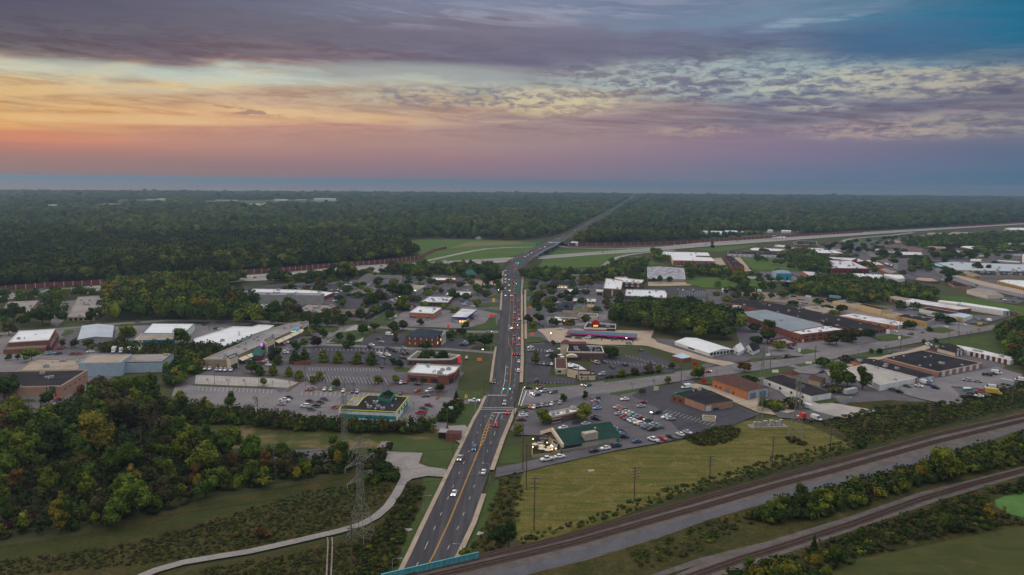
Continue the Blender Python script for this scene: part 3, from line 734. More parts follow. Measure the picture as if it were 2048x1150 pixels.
band('ramp',[P(1047,545),P(1090,548),P(1150,546)],7,m_asphl)
band('ramp',[P(930,540),P(960,541),P(1003,541)],8,m_asphl)
ZP=5.0
EDGE=[(1031,1096),(1150,1063),(1319,1013),(1438,980),(1557,948),(1662,919),(1739,896),(1875,858),(2048,818),(2200,775)]
top=[P(x,y,ZP)for x,y in EDGE]
d0=(top[1]-top[0]).normalized()
first=P(932,1121,ZP)
top=[first]+top
lft=first
top_far=top[-1]+(top[-1]-top[-2]).normalized()*400
top.append(top_far)
m_plat=m_rough
b=MB()
rimR=top
nrm=Vector((-d0.y,d0.x,0))
if nrm.y<0:nrm=-nrm
foot=[p+nrm*9-Vector((0,0,ZP))for p in rimR]
foot[0]=Vector((rimR[0].x-.5,rimR[0].y+9,0))
back=[p-nrm*260 for p in rimR]
back[0]=Vector((rimR[0].x+3,rimR[0].y-190,ZP));
k=len(rimR)
b.add(rimR+back+foot,[(j,k+j,k+j+1,j+1)for j in range(k-1)]+[(j,j+1,2*k+j+1,2*k+j)for j in range(k-1)]+[(0,2*k,k)])
tag(b.build('railway_plateau',m_plat),kind='structure')
wr=Vector((P(788,1152,0).x-6,P(788,1152,0).y,ZP))
wd=(first-top[1]).normalized()
wrim=[Vector((RL[1].x-2.0,0,ZP)),None]
wx=RL[1].x-3.2
wy=first.y+wd.y/wd.x*(wx-first.x)
W0=Vector((wx,wy,ZP));W1=W0+wd*500
b=MB()
b.add([W0,W1,W1-nrm*200,W0-nrm*190,W0+nrm*9-Vector((0,0,ZP)),W1+nrm*9-Vector((0,0,ZP)),Vector((W0.x,W0.y-190,0))],[(0,1,2,3),(0,4,5,1),(0,3,6,4)])
tag(b.build('railway_plateau',m_plat),kind='structure')
def rsheet(name,pts,m,dz,cr=cP):
 return sheet(name,pts,m,cr,z=ZP+dz)
EXT=(1500,700)
rsheet('railway_ballast',[(905,1126),(1031,1097),(1150,1065),(1319,1015.5),(1438,982),(1557,951),(1662,921.5),(1739,900),(1875,864),(2048,825),(2500,716),(2500,769),(2048,858),(1851,925),(1614,986),(1523,1009),(1421,1038),(1320,1075),(1167,1122),(1052,1150),(980,1172),(820,1172)],m_ballast,.03)
rsheet('service_track',[(1060,1148),(1167,1119),(1320,1072),(1421,1036),(1523,1006),(1614,984),(1851,922),(2048,857),(2500,768),(2500,762),(2048,851),(1851,911),(1739,941),(1614,969),(1500,999),(1404,1028),(1280,1064),(1150,1103),(1060,1127),(900,1168),(990,1172)],m_balsvc,.06)
rsheet('railway_ballast',[(1414,1122),(1536,1088),(1705,1037),(1841,989),(2048,935),(2500,808),(2500,826),(2048,950),(1875,1002),(1705,1061),(1536,1119),(1450,1150),(1400,1172),(1300,1172)],m_ballast,.04)
rsheet('gravel_lane',[(1330,1150),(1414,1124),(1536,1092),(1705,1040),(1841,991),(2048,937),(2048,933),(1841,984),(1705,1031),(1536,1082),(1400,1116),(1300,1150)],m_ballast,.07)
rsheet('meadow',[(1640,1160),(1720,1118),(1880,1085),(1960,1068),(2060,1050),(2100,1050),(2100,1200),(1640,1200)],mat('dark_meadow',(.040,.052,.012),(.060,.064,.018),.12,third=((.085,.072,.03),.2,.5,.68,.6),stretch=(.5,2,R(-14)),speck=(1.2,.3,(.05,.055,.022))),.02)
rsheet('pond',[(1990,1000),(2010,992),(2048,986),(2120,975),(2120,1040),(2048,1036),(2010,1024),(1992,1012)],m_pond,.05)
m_rail=mat('rail_steel',(.06,.035,.03),(.09,.055,.045),2,rough=.6,metal=.2)
m_tie=mat('tie_wood',(.07,.05,.045),(.11,.08,.07),1.5,rough=.95)
def track(pts):
 pw=[P(x,y,ZP)for x,y in pts]
 o1=band('track_bed',pw,3.4,m_bed,z=.12)
 b=MB();tb=MB()
 pp=path_pts(pw,.75)
 for i,p in enumerate(pp[:-1]):
  d=(pp[i+1]-p);d.z=0;d.normalize();ang=math.atan2(d.y,d.x)
  tb.box(p.x,p.y,ZP+.12,.24,2.6,.12,ang)
 for sg in(-1,1):
  for i,p in enumerate(pw[:-1]):
   d=(pw[i+1]-p).normalized();nn=Vector((-d.y,d.x,0))*.72*sg
   a,c_=p+nn,pw[i+1]+nn
   L_=(c_-a).length;m2=(a+c_)/2
   b.box(m2.x,m2.y,ZP+.24,L_,.1,.17,math.atan2(d.y,d.x))
 return tag(b.build('railway_rails',m_rail),kind='structure'),tag(tb.build('railway_ties',m_tie),kind='structure')
track([(800,1152),(862,1135),(1065,1091),(1150,1070),(1353,1012),(1557,955),(1662,927),(1739,906),(1875,869),(2048,830),(2500,724)])
track([(780,1172),(896,1146),(1065,1106),(1150,1085.5),(1404,1014),(1557,970),(1662,943),(1739,921),(1875,883),(2048,841),(2500,737)])
track([(1340,1172),(1380,1154),(1489,1116),(1536,1102),(1705,1048),(1841,999),(1950,967),(2048,941),(2500,816)])
def wallm(key,c,c2=None,**k):return mat(key,c,c2,.4,rough=.85,**k)
_cs=((.62,.62,.62))
B_red=wallm('red_brick',(.235,.085,.055),(.19,.07,.05),bricks=(.3,.35,(.3,.2,.16)))
B_org=wallm('orange_brick',(.42,.17,.085),(.36,.145,.075),bricks=(.3,.3,(.42,.28,.2)))
B_brn=wallm('brown_brick',(.14,.082,.072),(.11,.066,.06),bricks=(.3,.35,(.2,.15,.13)))
B_pnk=wallm('pink_brick',(.32,.17,.145),(.27,.145,.125),bricks=(.3,.3,(.36,.26,.23)))
B_tan=wallm('tan_block',(.36,.29,.20),(.31,.25,.175),bricks=(.4,.25,(.25,.2,.15)))
B_slm=wallm('salmon_wall',(.36,.215,.165),(.31,.185,.14),bricks=(.4,.2,(.28,.18,.14)))
B_crm=wallm('cream_wall',(.62,.54,.40),(.56,.48,.36))
B_yel=wallm('yellow_tan_wall',(.56,.43,.24),(.50,.38,.22),seams=(1.6,.25,(.42,.32,.18)))
B_ochre=wallm('ochre_wall',(.44,.30,.11),(.38,.26,.10))
B_wht=wallm('white_metal_wall',(.66,.67,.66),(.58,.6,.6),seams=(.6,.2,(.45,.46,.47)))
B_gry=wallm('grey_block',(.34,.335,.33),(.28,.28,.28),seams=(.7,.2,(.22,.22,.22)))
B_lbl=wallm('light_blue_metal',(.34,.43,.52),(.30,.38,.47),seams=(.5,.25,(.24,.3,.38)))
B_blu=wallm('bright_blue_metal',(.04,.30,.46),(.035,.26,.41),seams=(.6,.25,(.03,.2,.32)))
B_teal=wallm('teal_wall',(.03,.24,.27),(.025,.2,.23),seams=(.6,.25,(.02,.14,.16)))
B_blk=wallm('dark_wall',(.05,.045,.048),(.035,.032,.035))
B_maroon=wallm('maroon_wall',(.20,.045,.05),(.16,.04,.045))
B_mag=mat('magenta_paint',(.72,.04,.30),(.64,.035,.26),1,rough=.5)
B_pinkw=wallm('pink_red_wall',(.62,.08,.14),(.55,.07,.12))
B_redp=mat('red_paint',(.48,.02,.03),(.42,.02,.03),1,rough=.5)
B_dbl=mat('deep_blue_fascia',(.02,.03,.50),(.02,.03,.44),1,rough=.5)
B_grnm=mat('green_trim',(.02,.22,.12),(.02,.18,.10),1,rough=.6)
B_yelt=mat('yellow_trim',(.62,.62,.06),(.55,.52,.05),1,rough=.6)
R_wht=mat('white_roof',(.66,.68,.71),(.58,.61,.65),.06,rough=.8,third=((.42,.41,.42),.12,.56,.72,.55),contrast=(.3,.7))
R_wht2=mat('white_roof_worn',(.62,.63,.66),(.5,.51,.55),.08,rough=.85,third=((.3,.29,.3),.15,.5,.72,.7),joints=(9,.06,.3,(.4,.4,.42)))
R_wht3=mat('white_ribbed_roof',(.42,.46,.52),(.38,.42,.48),.1,rough=.6,seams=(3,.25,(.3,.33,.38)))
R_gry=mat('grey_membrane_roof',(.20,.195,.205),(.26,.25,.265),.08,rough=.9,third=((.36,.35,.37),.1,.58,.75,.5))
R_bgr=mat('blue_grey_roof',(.20,.235,.275),(.24,.275,.315),.06,rough=.85,third=((.15,.175,.2),.08,.52,.72,.6),joints=(11,.05,.35,(.14,.16,.19)))
R_blk=mat('black_tar_roof',(.016,.015,.019),(.026,.024,.03),.09,rough=1.0,spec=.1,third=((.05,.047,.055),.1,.6,.78,.5))
R_brn=mat('brown_tar_roof',(.10,.085,.08),(.145,.125,.115),.12,rough=.95,third=((.2,.17,.15),.15,.55,.72,.6))
R_tan=mat('tan_gravel_roof',(.36,.29,.235),(.30,.245,.20),.1,rough=.95,third=((.22,.18,.15),.12,.52,.7,.7))
R_tang=mat('tan_grey_roof',(.29,.26,.245),(.24,.22,.21),.1,rough=.95,third=((.17,.155,.15),.12,.55,.7,.7))
R_tanm=mat('tan_metal_roof',(.36,.33,.305),(.30,.28,.265),.1,rough=.6,joints=(5.5,.06,.5,(.52,.5,.48)))
R_nav=mat('navy_shingle',(.028,.035,.055),(.04,.048,.07),.4,rough=.9,bricks=None)
R_shb=mat('brown_shingle',(.085,.045,.038),(.07,.038,.034),.5,rough=.9,speck=(2,.3,(.12,.07,.06)))
R_shg=mat('grey_shingle',(.10,.092,.098),(.13,.12,.125),.5,rough=.9)
R_grn=mat('green_metal_roof',(.012,.042,.034),(.016,.052,.04),.2,rough=.6,seams=(.5,.25,(.015,.05,.04)))
R_tgr=mat('teal_green_roof',(.02,.095,.085),(.024,.115,.10),.3,rough=.6,seams=(.5,.2,(.02,.11,.1)))
R_rst=mat('weathered_white_roof',(.34,.37,.43),(.42,.45,.50),.06,rough=.8,third=((.16,.13,.15),.18,.42,.58,.85),stretch=None)
R_mrn=mat('maroon_roof',(.13,.04,.055),(.11,.035,.045),.3,rough=.7)
R_blr=mat('light_blue_roof',(.30,.48,.66),(.36,.54,.70),.3,rough=.6)
T_wht=mat('white_trim',(.72,.70,.66),(.62,.6,.57),1,rough=.7)
T_tan=mat('tan_trim',(.50,.40,.31),(.44,.35,.27),1,rough=.8)
T_gry=mat('grey_trim',(.30,.30,.31),(.25,.25,.26),1,rough=.8)
T_dk=mat('dark_trim',(.06,.055,.055),None,1,rough=.8)
T_hv=mat('hvac_metal',(.42,.43,.44),(.30,.31,.32),1.2,rough=.5,metal=.3)
T_hd=mat('hvac_fan',(.05,.05,.055),None,1,rough=.7)
M_gl=mat('window_glass',(.02,.028,.038),(.032,.04,.05),.5,rough=.12,spec=.6)
M_door=mat('garage_door_white',(.60,.61,.62),(.52,.53,.55),.8,rough=.6)
M_doorg=mat('garage_door_grey',(.16,.18,.21),(.13,.15,.18),.8,rough=.6)
M_doorb=mat('garage_door_brown',(.13,.055,.045),(.1,.045,.04),.8,rough=.6)
M_warm=mat('warm_lamp',(.9,.6,.3),None,1,emit=(1,.62,.28),emit_s=9)
M_cool=mat('cool_lamp',(.9,.9,.9),None,1,emit=(1,.93,.8),emit_s=9)
M_lit=mat('lit_glass',(.5,.35,.2),None,1,emit=(1,.6,.28),emit_s=1.2)
def inset(pts,d):
 n=len(pts);out=[]
 ar=sum(pts[i][0]*pts[(i+1)%n][1]-pts[(i+1)%n][0]*pts[i][1]for i in range(n))
 sg=1 if ar>0 else-1
 for i in range(n):
  a,b_,c_=(Vector(pts[i-1][:2]),Vector(pts[i][:2]),Vector(pts[(i+1)%n][:2]))
  e1=(b_-a).normalized();e2=(c_-b_).normalized()
  n1=Vector((-e1.y,e1.x))*sg;n2=Vector((-e2.y,e2.x))*sg
  m_=n1+n2
  if m_.length<.2:m_=n1
  m_.normalize();k=d/max(.35,m_.dot(n1))
  out.append(tuple(b_+m_*k))
 return out
NB=[0]
ROOFS=[[(997,1200),(975,760),(985,700),(1000,620),(1003,530),(1050,530),(1050,1200)],CRT+CRB[::-1],HT+HB[::-1]]
def building(name,label,cat,vols,group=None):
 root=None
 for vi,v in enumerate(vols):
  cr,pts,drop,wm,rm=v[:5]
  o=v[5]if len(v)>5 else{}
  ac=o.get('at',0)
  x,y=cr(*pts[ac]);s=cr(*pts[ac]).s
  h=o.get('h')or max(2.6,hgt(x,y,drop/s))
  wp=[P(*cr(*q),h)for q in pts]
  if root is None:
   c0=sum((Vector((p.x,p.y,0))for p in wp),Vector())/len(wp)
   root=empty(name,c0)
   tag(root,label,cat,group)
  L=[(p.x-c0.x,p.y-c0.y)for p in wp]
  ROOFS.append([PJ(c0.x+a*1.0,c0.y+b)for a,b in inset(L,-3.0)])
  n=len(L)
  ar=sum(L[i][0]*L[(i+1)%n][1]-L[(i+1)%n][0]*L[i][1]for i in range(n))
  sg=1 if ar>0 else-1
  pre=o.get('part','')
  kind=o.get('roof','flat')
  z0=o.get('z0',0)
  if o.get('open'):
   th=o.get('th',.9)
   MB().prism(L,h-th,h,0,1).build('canopy',[o.get('par')or wm,rm],root)
   for(a,b_)in o.get('posts',[]):
    q=P(*cr(a,b_),0)
    MB().box(q.x-c0.x,q.y-c0.y,0,.7,.7,h-th,mi=0).build('post',wm if not o.get('postm')else o['postm'],root)
  elif kind=='flat':
   lip=o.get('lip',.5)
   inn=inset(L,.35)
   MB().prism(L,z0,h-lip-.02,0,0,cap=False).build('wall',wm,root)
   b=MB()
   idx=list(range(n))if ar>0 else list(range(n))[::-1]
   V0=[(p[0],p[1],h-lip-.02)for p in L]+[(p[0],p[1],h)for p in L]+[(*p,h)for p in inn]+[(*p,h-lip-.02)for p in inn]
   fs=[]
   for k in range(n):
    i,j=idx[k],idx[(k+1)%n]
    fs+=[(i,j,n+j,n+i),(n+i,n+j,2*n+j,2*n+i),(2*n+i,2*n+j,3*n+j,3*n+i)]
   b.add(V0,fs);b.build('parapet',o.get('par')or wm,root)
   b=MB();b.add([(*p,h-lip)for p in inn],[idx]);b.build('roof',rm,root)
  elif kind in('gable','hip'):
   dh=o.get('dh',2.5)
   ax=o.get('axis',0)
   a,b_,c_,d=[Vector(L[(ax+k)%4])for k in range(4)]
   e1,e2=(a+d)/2,(b_+c_)/2
   if kind=='hip':e1,e2=e1.lerp(e2,.28),e2.lerp(e1,.28)
   MB().prism([a,b_,c_,d],z0,h,0,cap=False).build('wall',wm,root)
   ov=.4
   A,B2,C2,D=[Vector(p)for p in inset([a,b_,c_,d],-ov)]
   hb=h-.1
   r=MB()
   v_=[(*A,hb),(*B2,hb),(*C2,hb),(*D,hb),(*e1,h+dh),(*e2,h+dh)]
   if kind=='gable':
    u=(e2-e1).normalized()*ov;v_[4]=(*(e1-u),h+dh);v_[5]=(*(e2+u),h+dh)
   fs=[(0,1,5,4),(2,3,4,5)]
   if kind=='hip':fs+=[(3,0,4),(1,2,5)]
   if sg<0:fs=[f[::-1]for f in fs]
   r.add(v_,fs);r.build('roof',rm,root)
   if kind=='gable':
    MB().add([(*a,h-.02),(*d,h-.02),(*e1,h+dh-.1)],[(0,2,1)]).build('gable_wall',wm,root);MB().add([(*b_,h-.02),(*c_,h-.02),(*e2,h+dh-.1)],[(0,1,2)]).build('gable_wall',wm,root)
  for fc in o.get('fac',[]):
   ei,kd,cnt,zl,zh,fr=fc[:6];ta,tb=fc[6]if len(fc)>6 else(0.04,.96)
   a,b_=Vector(L[ei]),Vector(L[(ei+1)%n]);e=b_-a;Lg=e.length;e.normalize()
   nn=Vector((e.y,-e.x))*sg
   mt,nm,dp={'w':(M_gl,'window',.05),'g':(M_door,'garage_door',.06),'G':(M_doorg,'garage_door',.06),'b':(M_doorb,'garage_door',.06),'d':(T_dk,'door',.06),'D':(M_gl,'shop_window',.08),'W':(T_wht,'window_frame',.05),'l':(M_lit,'window',.05),'t':(T_wht,'band',.05),'T':(T_tan,'band',.05),'k':(T_dk,'band',.04),'n':(T_gry,'band',.05),'r':(B_redp,'band',.1),'m':(B_maroon,'band',.1),'u':(B_teal,'band',.12),'y':(B_ochre,'band',.09),'e':(B_grnm,'band',.07),'p':(B_mag,'band',.1),'c':(B_crm,'band',.06),'a':(B_lbl,'band',.05)}[kd]
   zl,zh=(zl if zl>=0 else h+zl),(zh if zh>0 else h+zh)
   seg=Lg*(tb-ta)/cnt
   for k in range(cnt):
    m_=a+e*(Lg*ta+seg*(k+.5))+nn*(dp/2-.02)
    wd=seg*fr
    bb=MB();bb.box(m_.x,m_.y,zl,wd,dp+.04,zh-zl,math.atan2(e.y,e.x))
    w_=bb.build(nm,mt,root)
    if kd=='w' and o.get('frames'):
     f_=MB();an=math.atan2(e.y,e.x);q=m_+nn*.04
     f_.box(q.x,q.y,zl-.16,wd+.3,.12,.16,an);f_.box(q.x,q.y,zh,wd+.3,.12,.2,an)
     f_.build('frame',T_wht,w_)
  nu=o.get('units',0)
  if nu and kind=='flat':
   rr=random.Random(NB[0]*7+vi)
   xs=[p[0]for p in L];ys=[p[1]for p in L]
   inn=inset(L,2.2);made=0;tr=0
   while made<nu and tr<300:
    tr+=1
    x,y=rr.uniform(min(xs),max(xs)),rr.uniform(min(ys),max(ys))
    if not inside((x,y),inn):continue
    made+=1;k=rr.random();an=math.atan2(L[1][1]-L[0][1],L[1][0]-L[0][0])
    u_=MB();us=o.get('us',1.0)
    if k<.6:
     a_,b2,c2_=rr.uniform(1.6,2.8)*us,rr.uniform(1.3,2.0)*us,rr.uniform(.9,1.4)*us
     u_.box(x,y,h-.5+.12,a_,b2,c2_,an);u_.box(x,y,h-.5,a_*.9,b2*.9,.14,an,1)
     u_.tube((x,y,h-.38+c2_),(x,y,h-.2+c2_),.4*us,.4*us,8,1)
    elif k<.85:
     u_.tube((x,y,h-.5),(x,y,h+.4),.28*us,.28*us,8);u_.tube((x,y,h+.4),(x,y,h+.75),.55*us,.3*us,8)
    else:
     u_.box(x,y,h-.5,1.3*us,1.3*us,.35,an,0,.85)
    u_.build('roof_unit',[T_hv,T_hd],root)
  NB[0]+=1
 return root
q4=lambda*a:list(a)
building('brick_hall','red brick hall with white high roof and brown lean-to roof','building',[(cA,[(55,605),(322,588),(362,517),(125,531)],62,B_red,R_wht,dict(par=T_wht,units=3)),(cA,[(22,655),(300,641),(322,589),(56,606)],32,B_red,R_brn,dict(lip=.2)),(cA,[(322,590),(330,640),(385,560),(362,519)],30,B_maroon,R_brn,dict(lip=.2))])
building('metal_shed','grey tan metal shed with pale blue gabled roof and one brown rolling door','building',[(cA,[(512,588),(733,573),(746,495),(541,497)],38,B_gry,R_wht3,dict(roof='gable',axis=1,dh=1.3,fac=[(0,'b',1,0,3.6,.95,(.27,.47)),(0,'n',1,.0,1.0,1,(.5,1))]))])
building('teal_front_hall','white roofed hall with bright teal front and tan lean-to roof beside the delivery trucks','building',[(cA,[(935,545),(1210,548),(1279,482),(1000,480)],50,B_wht,R_wht,dict(par=B_teal,lip=.4)),(cA,[(884,590),(1135,584),(1150,546),(936,546)],38,B_teal,R_tan,dict(par=T_wht,lip=.3,fac=[(0,'g',1,0,3.4,.9,(.05,.22)),(0,'w',3,.8,2.6,.5,(.35,.95))]))])
building('white_warehouse','long pale blue walled warehouse with clean white roof behind the strip mall','building',[(cB,[(105,628),(222,629),(425,548),(520,516),(552,493),(450,489),(410,502),(285,500),(30,580),(22,600)],26,B_lbl,R_wht,dict(par=T_wht,units=2,fac=[(1,'w',6,2.2,3.2,.3)]))])
mall=building('strip_mall','long strip mall with tan end wall, cream awnings and gabled sign towers','building',[(cB,[(85,715),(250,716),(778,478),(770,464),(650,480),(520,520),(330,612)],60,B_tan,R_gry,dict(par=T_tan,units=26,us=.8,lip=.6,fac=[(0,'d',1,0,2.4,.8,(.55,.62)),(1,'D',26,.4,2.9,.88),(1,'k',1,-1.2,-.9,1)])),(cB,[(240,700),(262,712),(315,690),(295,678)],85,B_crm,R_gry,dict(par=T_dk,lip=.4,at=1,fac=[(1,'D',1,.2,3.4,.9)])),(cB,[(487,590),(505,598),(556,574),(540,566)],75,B_crm,R_gry,dict(par=T_dk,lip=.4,at=1,fac=[(1,'D',1,.2,3.4,.9)])),(cB,[(722,478),(736,486),(779,465),(765,458)],62,B_crm,R_gry,dict(par=T_dk,lip=.4,at=1,fac=[(1,'D',1,.2,3.4,.9)])),(cB,[(400,690),(470,692),(492,660),(425,652)],36,B_maroon,R_tgr,dict(roof='hip',dh=2.6,at=0)),])
mo=mall.location
for a,b_ in(((318,712),(366,692)),((372,690),(410,674)),((558,598),(600,579)),((603,577),(652,556)),((655,554),(700,533)),((703,532),(736,517))):
 za,zb=4.3,3.0
 p,q=P(*cB(*a),za),P(*cB(*b_),za)
 d=(q-p).normalized();nn=Vector((d.y,-d.x,0))*2.6
 if nn.x<0:nn=-nn
 aw=MB();v_=[p-mo,q-mo,q+nn-Vector((0,0,za-zb))-mo,p+nn-Vector((0,0,za-zb))-mo]
 lo=[Vector(x_)-Vector((0,0,.25))for x_ in v_]
 aw.add(v_+lo,[(0,3,2,1),(4,5,6,7),(3,7,6,2),(0,4,7,3),(1,2,6,5),(0,1,5,4)])
 aw.build('awning',B_crm,mall)
for(x,y),m_,sx,sz_ in((cO(1405,200),mat('blue_sign',(.05,.3,.7),None,1,emit=(.05,.3,.8),emit_s=.6),3.4,1.5),(cO(1345,228),mat('green_sign',(.1,.6,.4),None,1,emit=(.2,.9,.6),emit_s=.9),4.0,.6),(cO(885,432),mat('violet_sign',(.4,.1,.9),None,1,emit=(.45,.12,1),emit_s=1.6),1.6,1.6)):
 p=P(x,y,5.6);MB().box(p.x-mo.x,p.y-mo.y,5.0,sx,.3,sz_,.9).build('shop_sign',m_,mall)
building('salmon_wall_warehouse','large dark roofed warehouse with salmon front wall and tan side at the left edge','building',[(cA,[(-60,902),(402,891),(574,785),(0,796),(-60,800)],88,B_slm,R_blk,dict(par=T_tan,units=6,fac=[(0,'n',1,0,1.6,1,(0,.94)),(1,'w',5,3.6,4.4,.3),(0,'d',1,0,2.4,.8,(.90,.93))]))])
building('tan_flat_shop','low tan gravel roofed works behind the dark roofed warehouse','building',[(cA,[(120,790),(512,784),(580,722),(250,712),(200,730)],22,B_tan,R_tan,dict(units=6,us=1.2))])
building('light_blue_shed','tall light blue corrugated box shed, tan roof on one half and dark on the other','building',[(cA,[(515,742),(792,738),(868,683),(600,687)],92,B_lbl,R_tan,dict(par=B_lbl,lip=.3,fac=[(0,'a',1,0,.8,1)])),(cA,[(792,738),(1065,733),(1140,677),(870,682)],70,B_lbl,R_tang,dict(par=T_dk,lip=.4,units=1))])
building('tan_office','tan flat roofed office with stepped dark entrance bays and many roof vents','building',[(cA,[(440,440),(620,436),(665,405),(622,400),(625,378),(677,375),(682,355),(632,352),(640,330),(692,328),(697,294),(512,306)],30,B_tan,R_tang,dict(units=16,us=.9,fac=[(0,'w',5,.6,2.6,.6)])),(cA,[(630,352),(685,354),(695,330),(640,328)],24,B_blk,R_blk,dict(h=4.5)),(cA,[(620,402),(665,405),(680,378),(624,378)],24,B_blk,R_blk,dict(h=4.5))])
building('parapet_office','dark parapet roofed building at the far left behind the big trees','building',[(cA,[(0,402),(180,424),(262,326),(50,336)],24,B_tan,R_tang,dict(par=T_dk,units=7))])
building('brown_roof_cabin','small brown roofed building cut by the left edge below the street','building',[(cF,[(-60,350),(30,320),(112,224),(-60,226)],26,B_brn,R_brn,dict())])
building('white_retail_hall','big retail hall with white roof edges, grey centre strip and red side wall','building',[(cB,[(262,306),(805,336),(952,279),(770,262),(420,254)],26,B_gry,R_wht,dict(at=1,par=T_wht,units=12,us=1.4,fac=[(1,'m',1,.3,4.0,1,(.05,.97)),(0,'n',1,.1,-.9,1)])),(cB,[(400,292),(850,298),(880,284),(440,276)],8,B_gry,R_gry,dict(h=9.0,lip=.2,units=9,us=1.3))])
building('long_brick_shop','long brick building with cluttered grey roof just below the white retail hall','building',[(cB,[(700,396),(852,414),(976,362),(770,354)],30,B_red,R_tang,dict(at=1,units=18,us=1.1,par=B_brn))])
building('dark_flat_shop','low wide building with dark grey flat roof beside the retail hall lot','building',[(cB,[(945,418),(1150,426),(1195,378),(960,383)],18,B_brn,R_brn,dict(units=9,us=.9,at=1))])
building('small_cream_shop','small pale roofed shop behind the dark trees left of the brick building','building',[(cB,[(425,395),(500,392),(512,355),(408,350)],24,B_tan,R_wht2,dict(units=2))])
building('motel','two winged motel with brown grey gabled roofs, white walls and lit wall lamps','building',[(cB,[(1088,212),(1175,218),(1222,172),(1150,160)],18,B_wht,R_shg,dict(roof='gable',dh=2.5,axis=1,fac=[(1,'w',7,1.0,2.2,.3),(1,'w',7,3.4,4.4,.3),(0,'w',2,1.0,2.2,.3)])),(cB,[(1215,190),(1385,196),(1392,166),(1222,163)],16,B_wht,R_shg,dict(roof='gable',dh=2.0,axis=0,fac=[(0,'w',12,1.0,2.2,.35),(0,'w',12,3.2,4.2,.35)]))])
for(x,y)in(cY(1165,305),cY(1198,298),cY(1262,290),cY(1290,285),cY(1420,262),cY(1462,262),cY(1550,238)):
 pass
building('red_front_diner','small diner with white roof and bright red front north of the tan lot','building',[(cC,[(330,197),(495,198),(500,181),(342,179)],20,B_maroon,R_wht,dict(par=B_redp,units=4,fac=[(0,'w',6,.8,2.2,.6)]))])
building('green_roof_house','brick house with teal green hipped roof among trees by the ramp','building',[(cC,[(545,160),(636,161),(622,148),(563,147)],24,B_org,R_tgr,dict(roof='hip',dh=4.5,fac=[(0,'w',6,.8,2.2,.5)]))])
building('pale_flat_store','pale flat roofed store half hidden by three dark trees','building',[(cC,[(30,258),(238,264),(300,232),(130,225)],38,B_gry,R_tan,dict(par=T_wht,at=1,units=4))])
building('small_bank','small brick bank with white roof and drive-through west of the main road','building',[(cC,[(430,294),(590,294),(600,273),(450,271)],22,B_org,R_wht2,dict(par=T_wht,units=2,at=1,fac=[(0,'w',5,.7,2.2,.5)]))])
building('dark_red_restaurant','restaurant with dark mansard band, deep red walls and worn white roof','building',[(cQ,[(440,168),(835,178),(905,95),(560,88)],58,B_maroon,R_wht2,dict(par=T_gry,units=9,fac=[(0,'k',1,-2.1,-.7,1),(0,'w',7,.7,2.0,.55),(1,'k',1,-2.1,-.7,1)]))])
building('brick_pharmacy','orange brick pharmacy with white roof and dark windows left of the blue canopy','building',[(cQ,[(280,318),(625,334),(742,254),(405,232)],92,B_org,R_wht,dict(par=T_wht,units=3,frames=True,fac=[(0,'w',3,.8,2.2,.8,(.02,.3)),(0,'w',2,.8,2.2,.8,(.66,.84)),(0,'T',1,2.7,2.95,1),(1,'w',5,.8,2.2,.6),(0,'r',1,3.1,3.8,1,(.79,.9))]))])
building('gas_station_canopy','gas station canopy with deep blue fascia and pale panelled top','gas station',[(cQ,[(883,384),(1100,392),(1247,284),(1036,268)],84,T_tan,R_wht2,dict(open=1,par=B_dbl,th=1.1,posts=[(935,462),(1050,468),(1120,415),(1010,405),(1190,372),(1085,368)])),])
building('gas_station_kiosk','small lit tan kiosk standing under the blue gas station canopy','kiosk',[(cQ,[(985,428),(1105,432),(1140,405),(1030,400)],44,B_ochre,R_tan,dict(lip=.2,fac=[(0,'l',3,.5,2.2,.8)]))])
off=building('brick_office','two storey red brick office with navy hipped roof and white columned portico','building',[(cQ,[(228,662),(660,690),(752,590),(388,560)],135,B_red,R_nav,dict(roof='hip',dh=3.2,at=1,frames=True,fac=[(0,'W',5,1.0,2.5,.16,(.03,.97)),(0,'W',5,4.4,5.9,.16,(.03,.97)),(0,'e',1,-.5,-.15,1),(1,'W',2,4.4,5.9,.2),(1,'l',2,1,2.5,.25)]))])
p0=P(*cQ(745,785),0);p1=P(*cQ(795,752),0)
for k in range(4):
 q=p0.lerp(p1,k/3)-off.location
 cl=MB();cl.tube((q.x,q.y,0),(q.x,q.y,6.6),.32,.26,10);cl.box(q.x,q.y,0,.9,.9,.25);cl.box(q.x,q.y,6.5,.85,.85,.25);cl.build('column',T_wht,off)
a,b_=p0-off.location,p1-off.location
e=(b_-a).normalized();a,b_=a-e*.8,b_+e*.8;nn=Vector((-e.y,e.x,0))*7
pd=MB();mid_p=(a+b_)/2
pd.add([(*a[:2],6.75),(*b_[:2],6.75),(mid_p.x,mid_p.y,9.0),(*(a+nn)[:2],6.75),(*(b_+nn)[:2],6.75),((mid_p+nn).x,(mid_p+nn).y,9.0)],[(0,1,2)],0)
pd.f+=[[0,2,5,3],[1,4,5,2],[0,3,4,1]];pd.mi+=[1,1,0]
pd.build('portico',[T_wht,R_nav],off)
building('square_bank','brown brick building with white framed open parapet roof behind the diner trees','building',[(cQ,[(248,985),(560,990),(880,985),(1010,930),(395,872)],100,B_brn,R_brn,dict(par=T_wht,lip=.9,units=6,fac=[(0,'w',4,1,2.6,.5)])),])
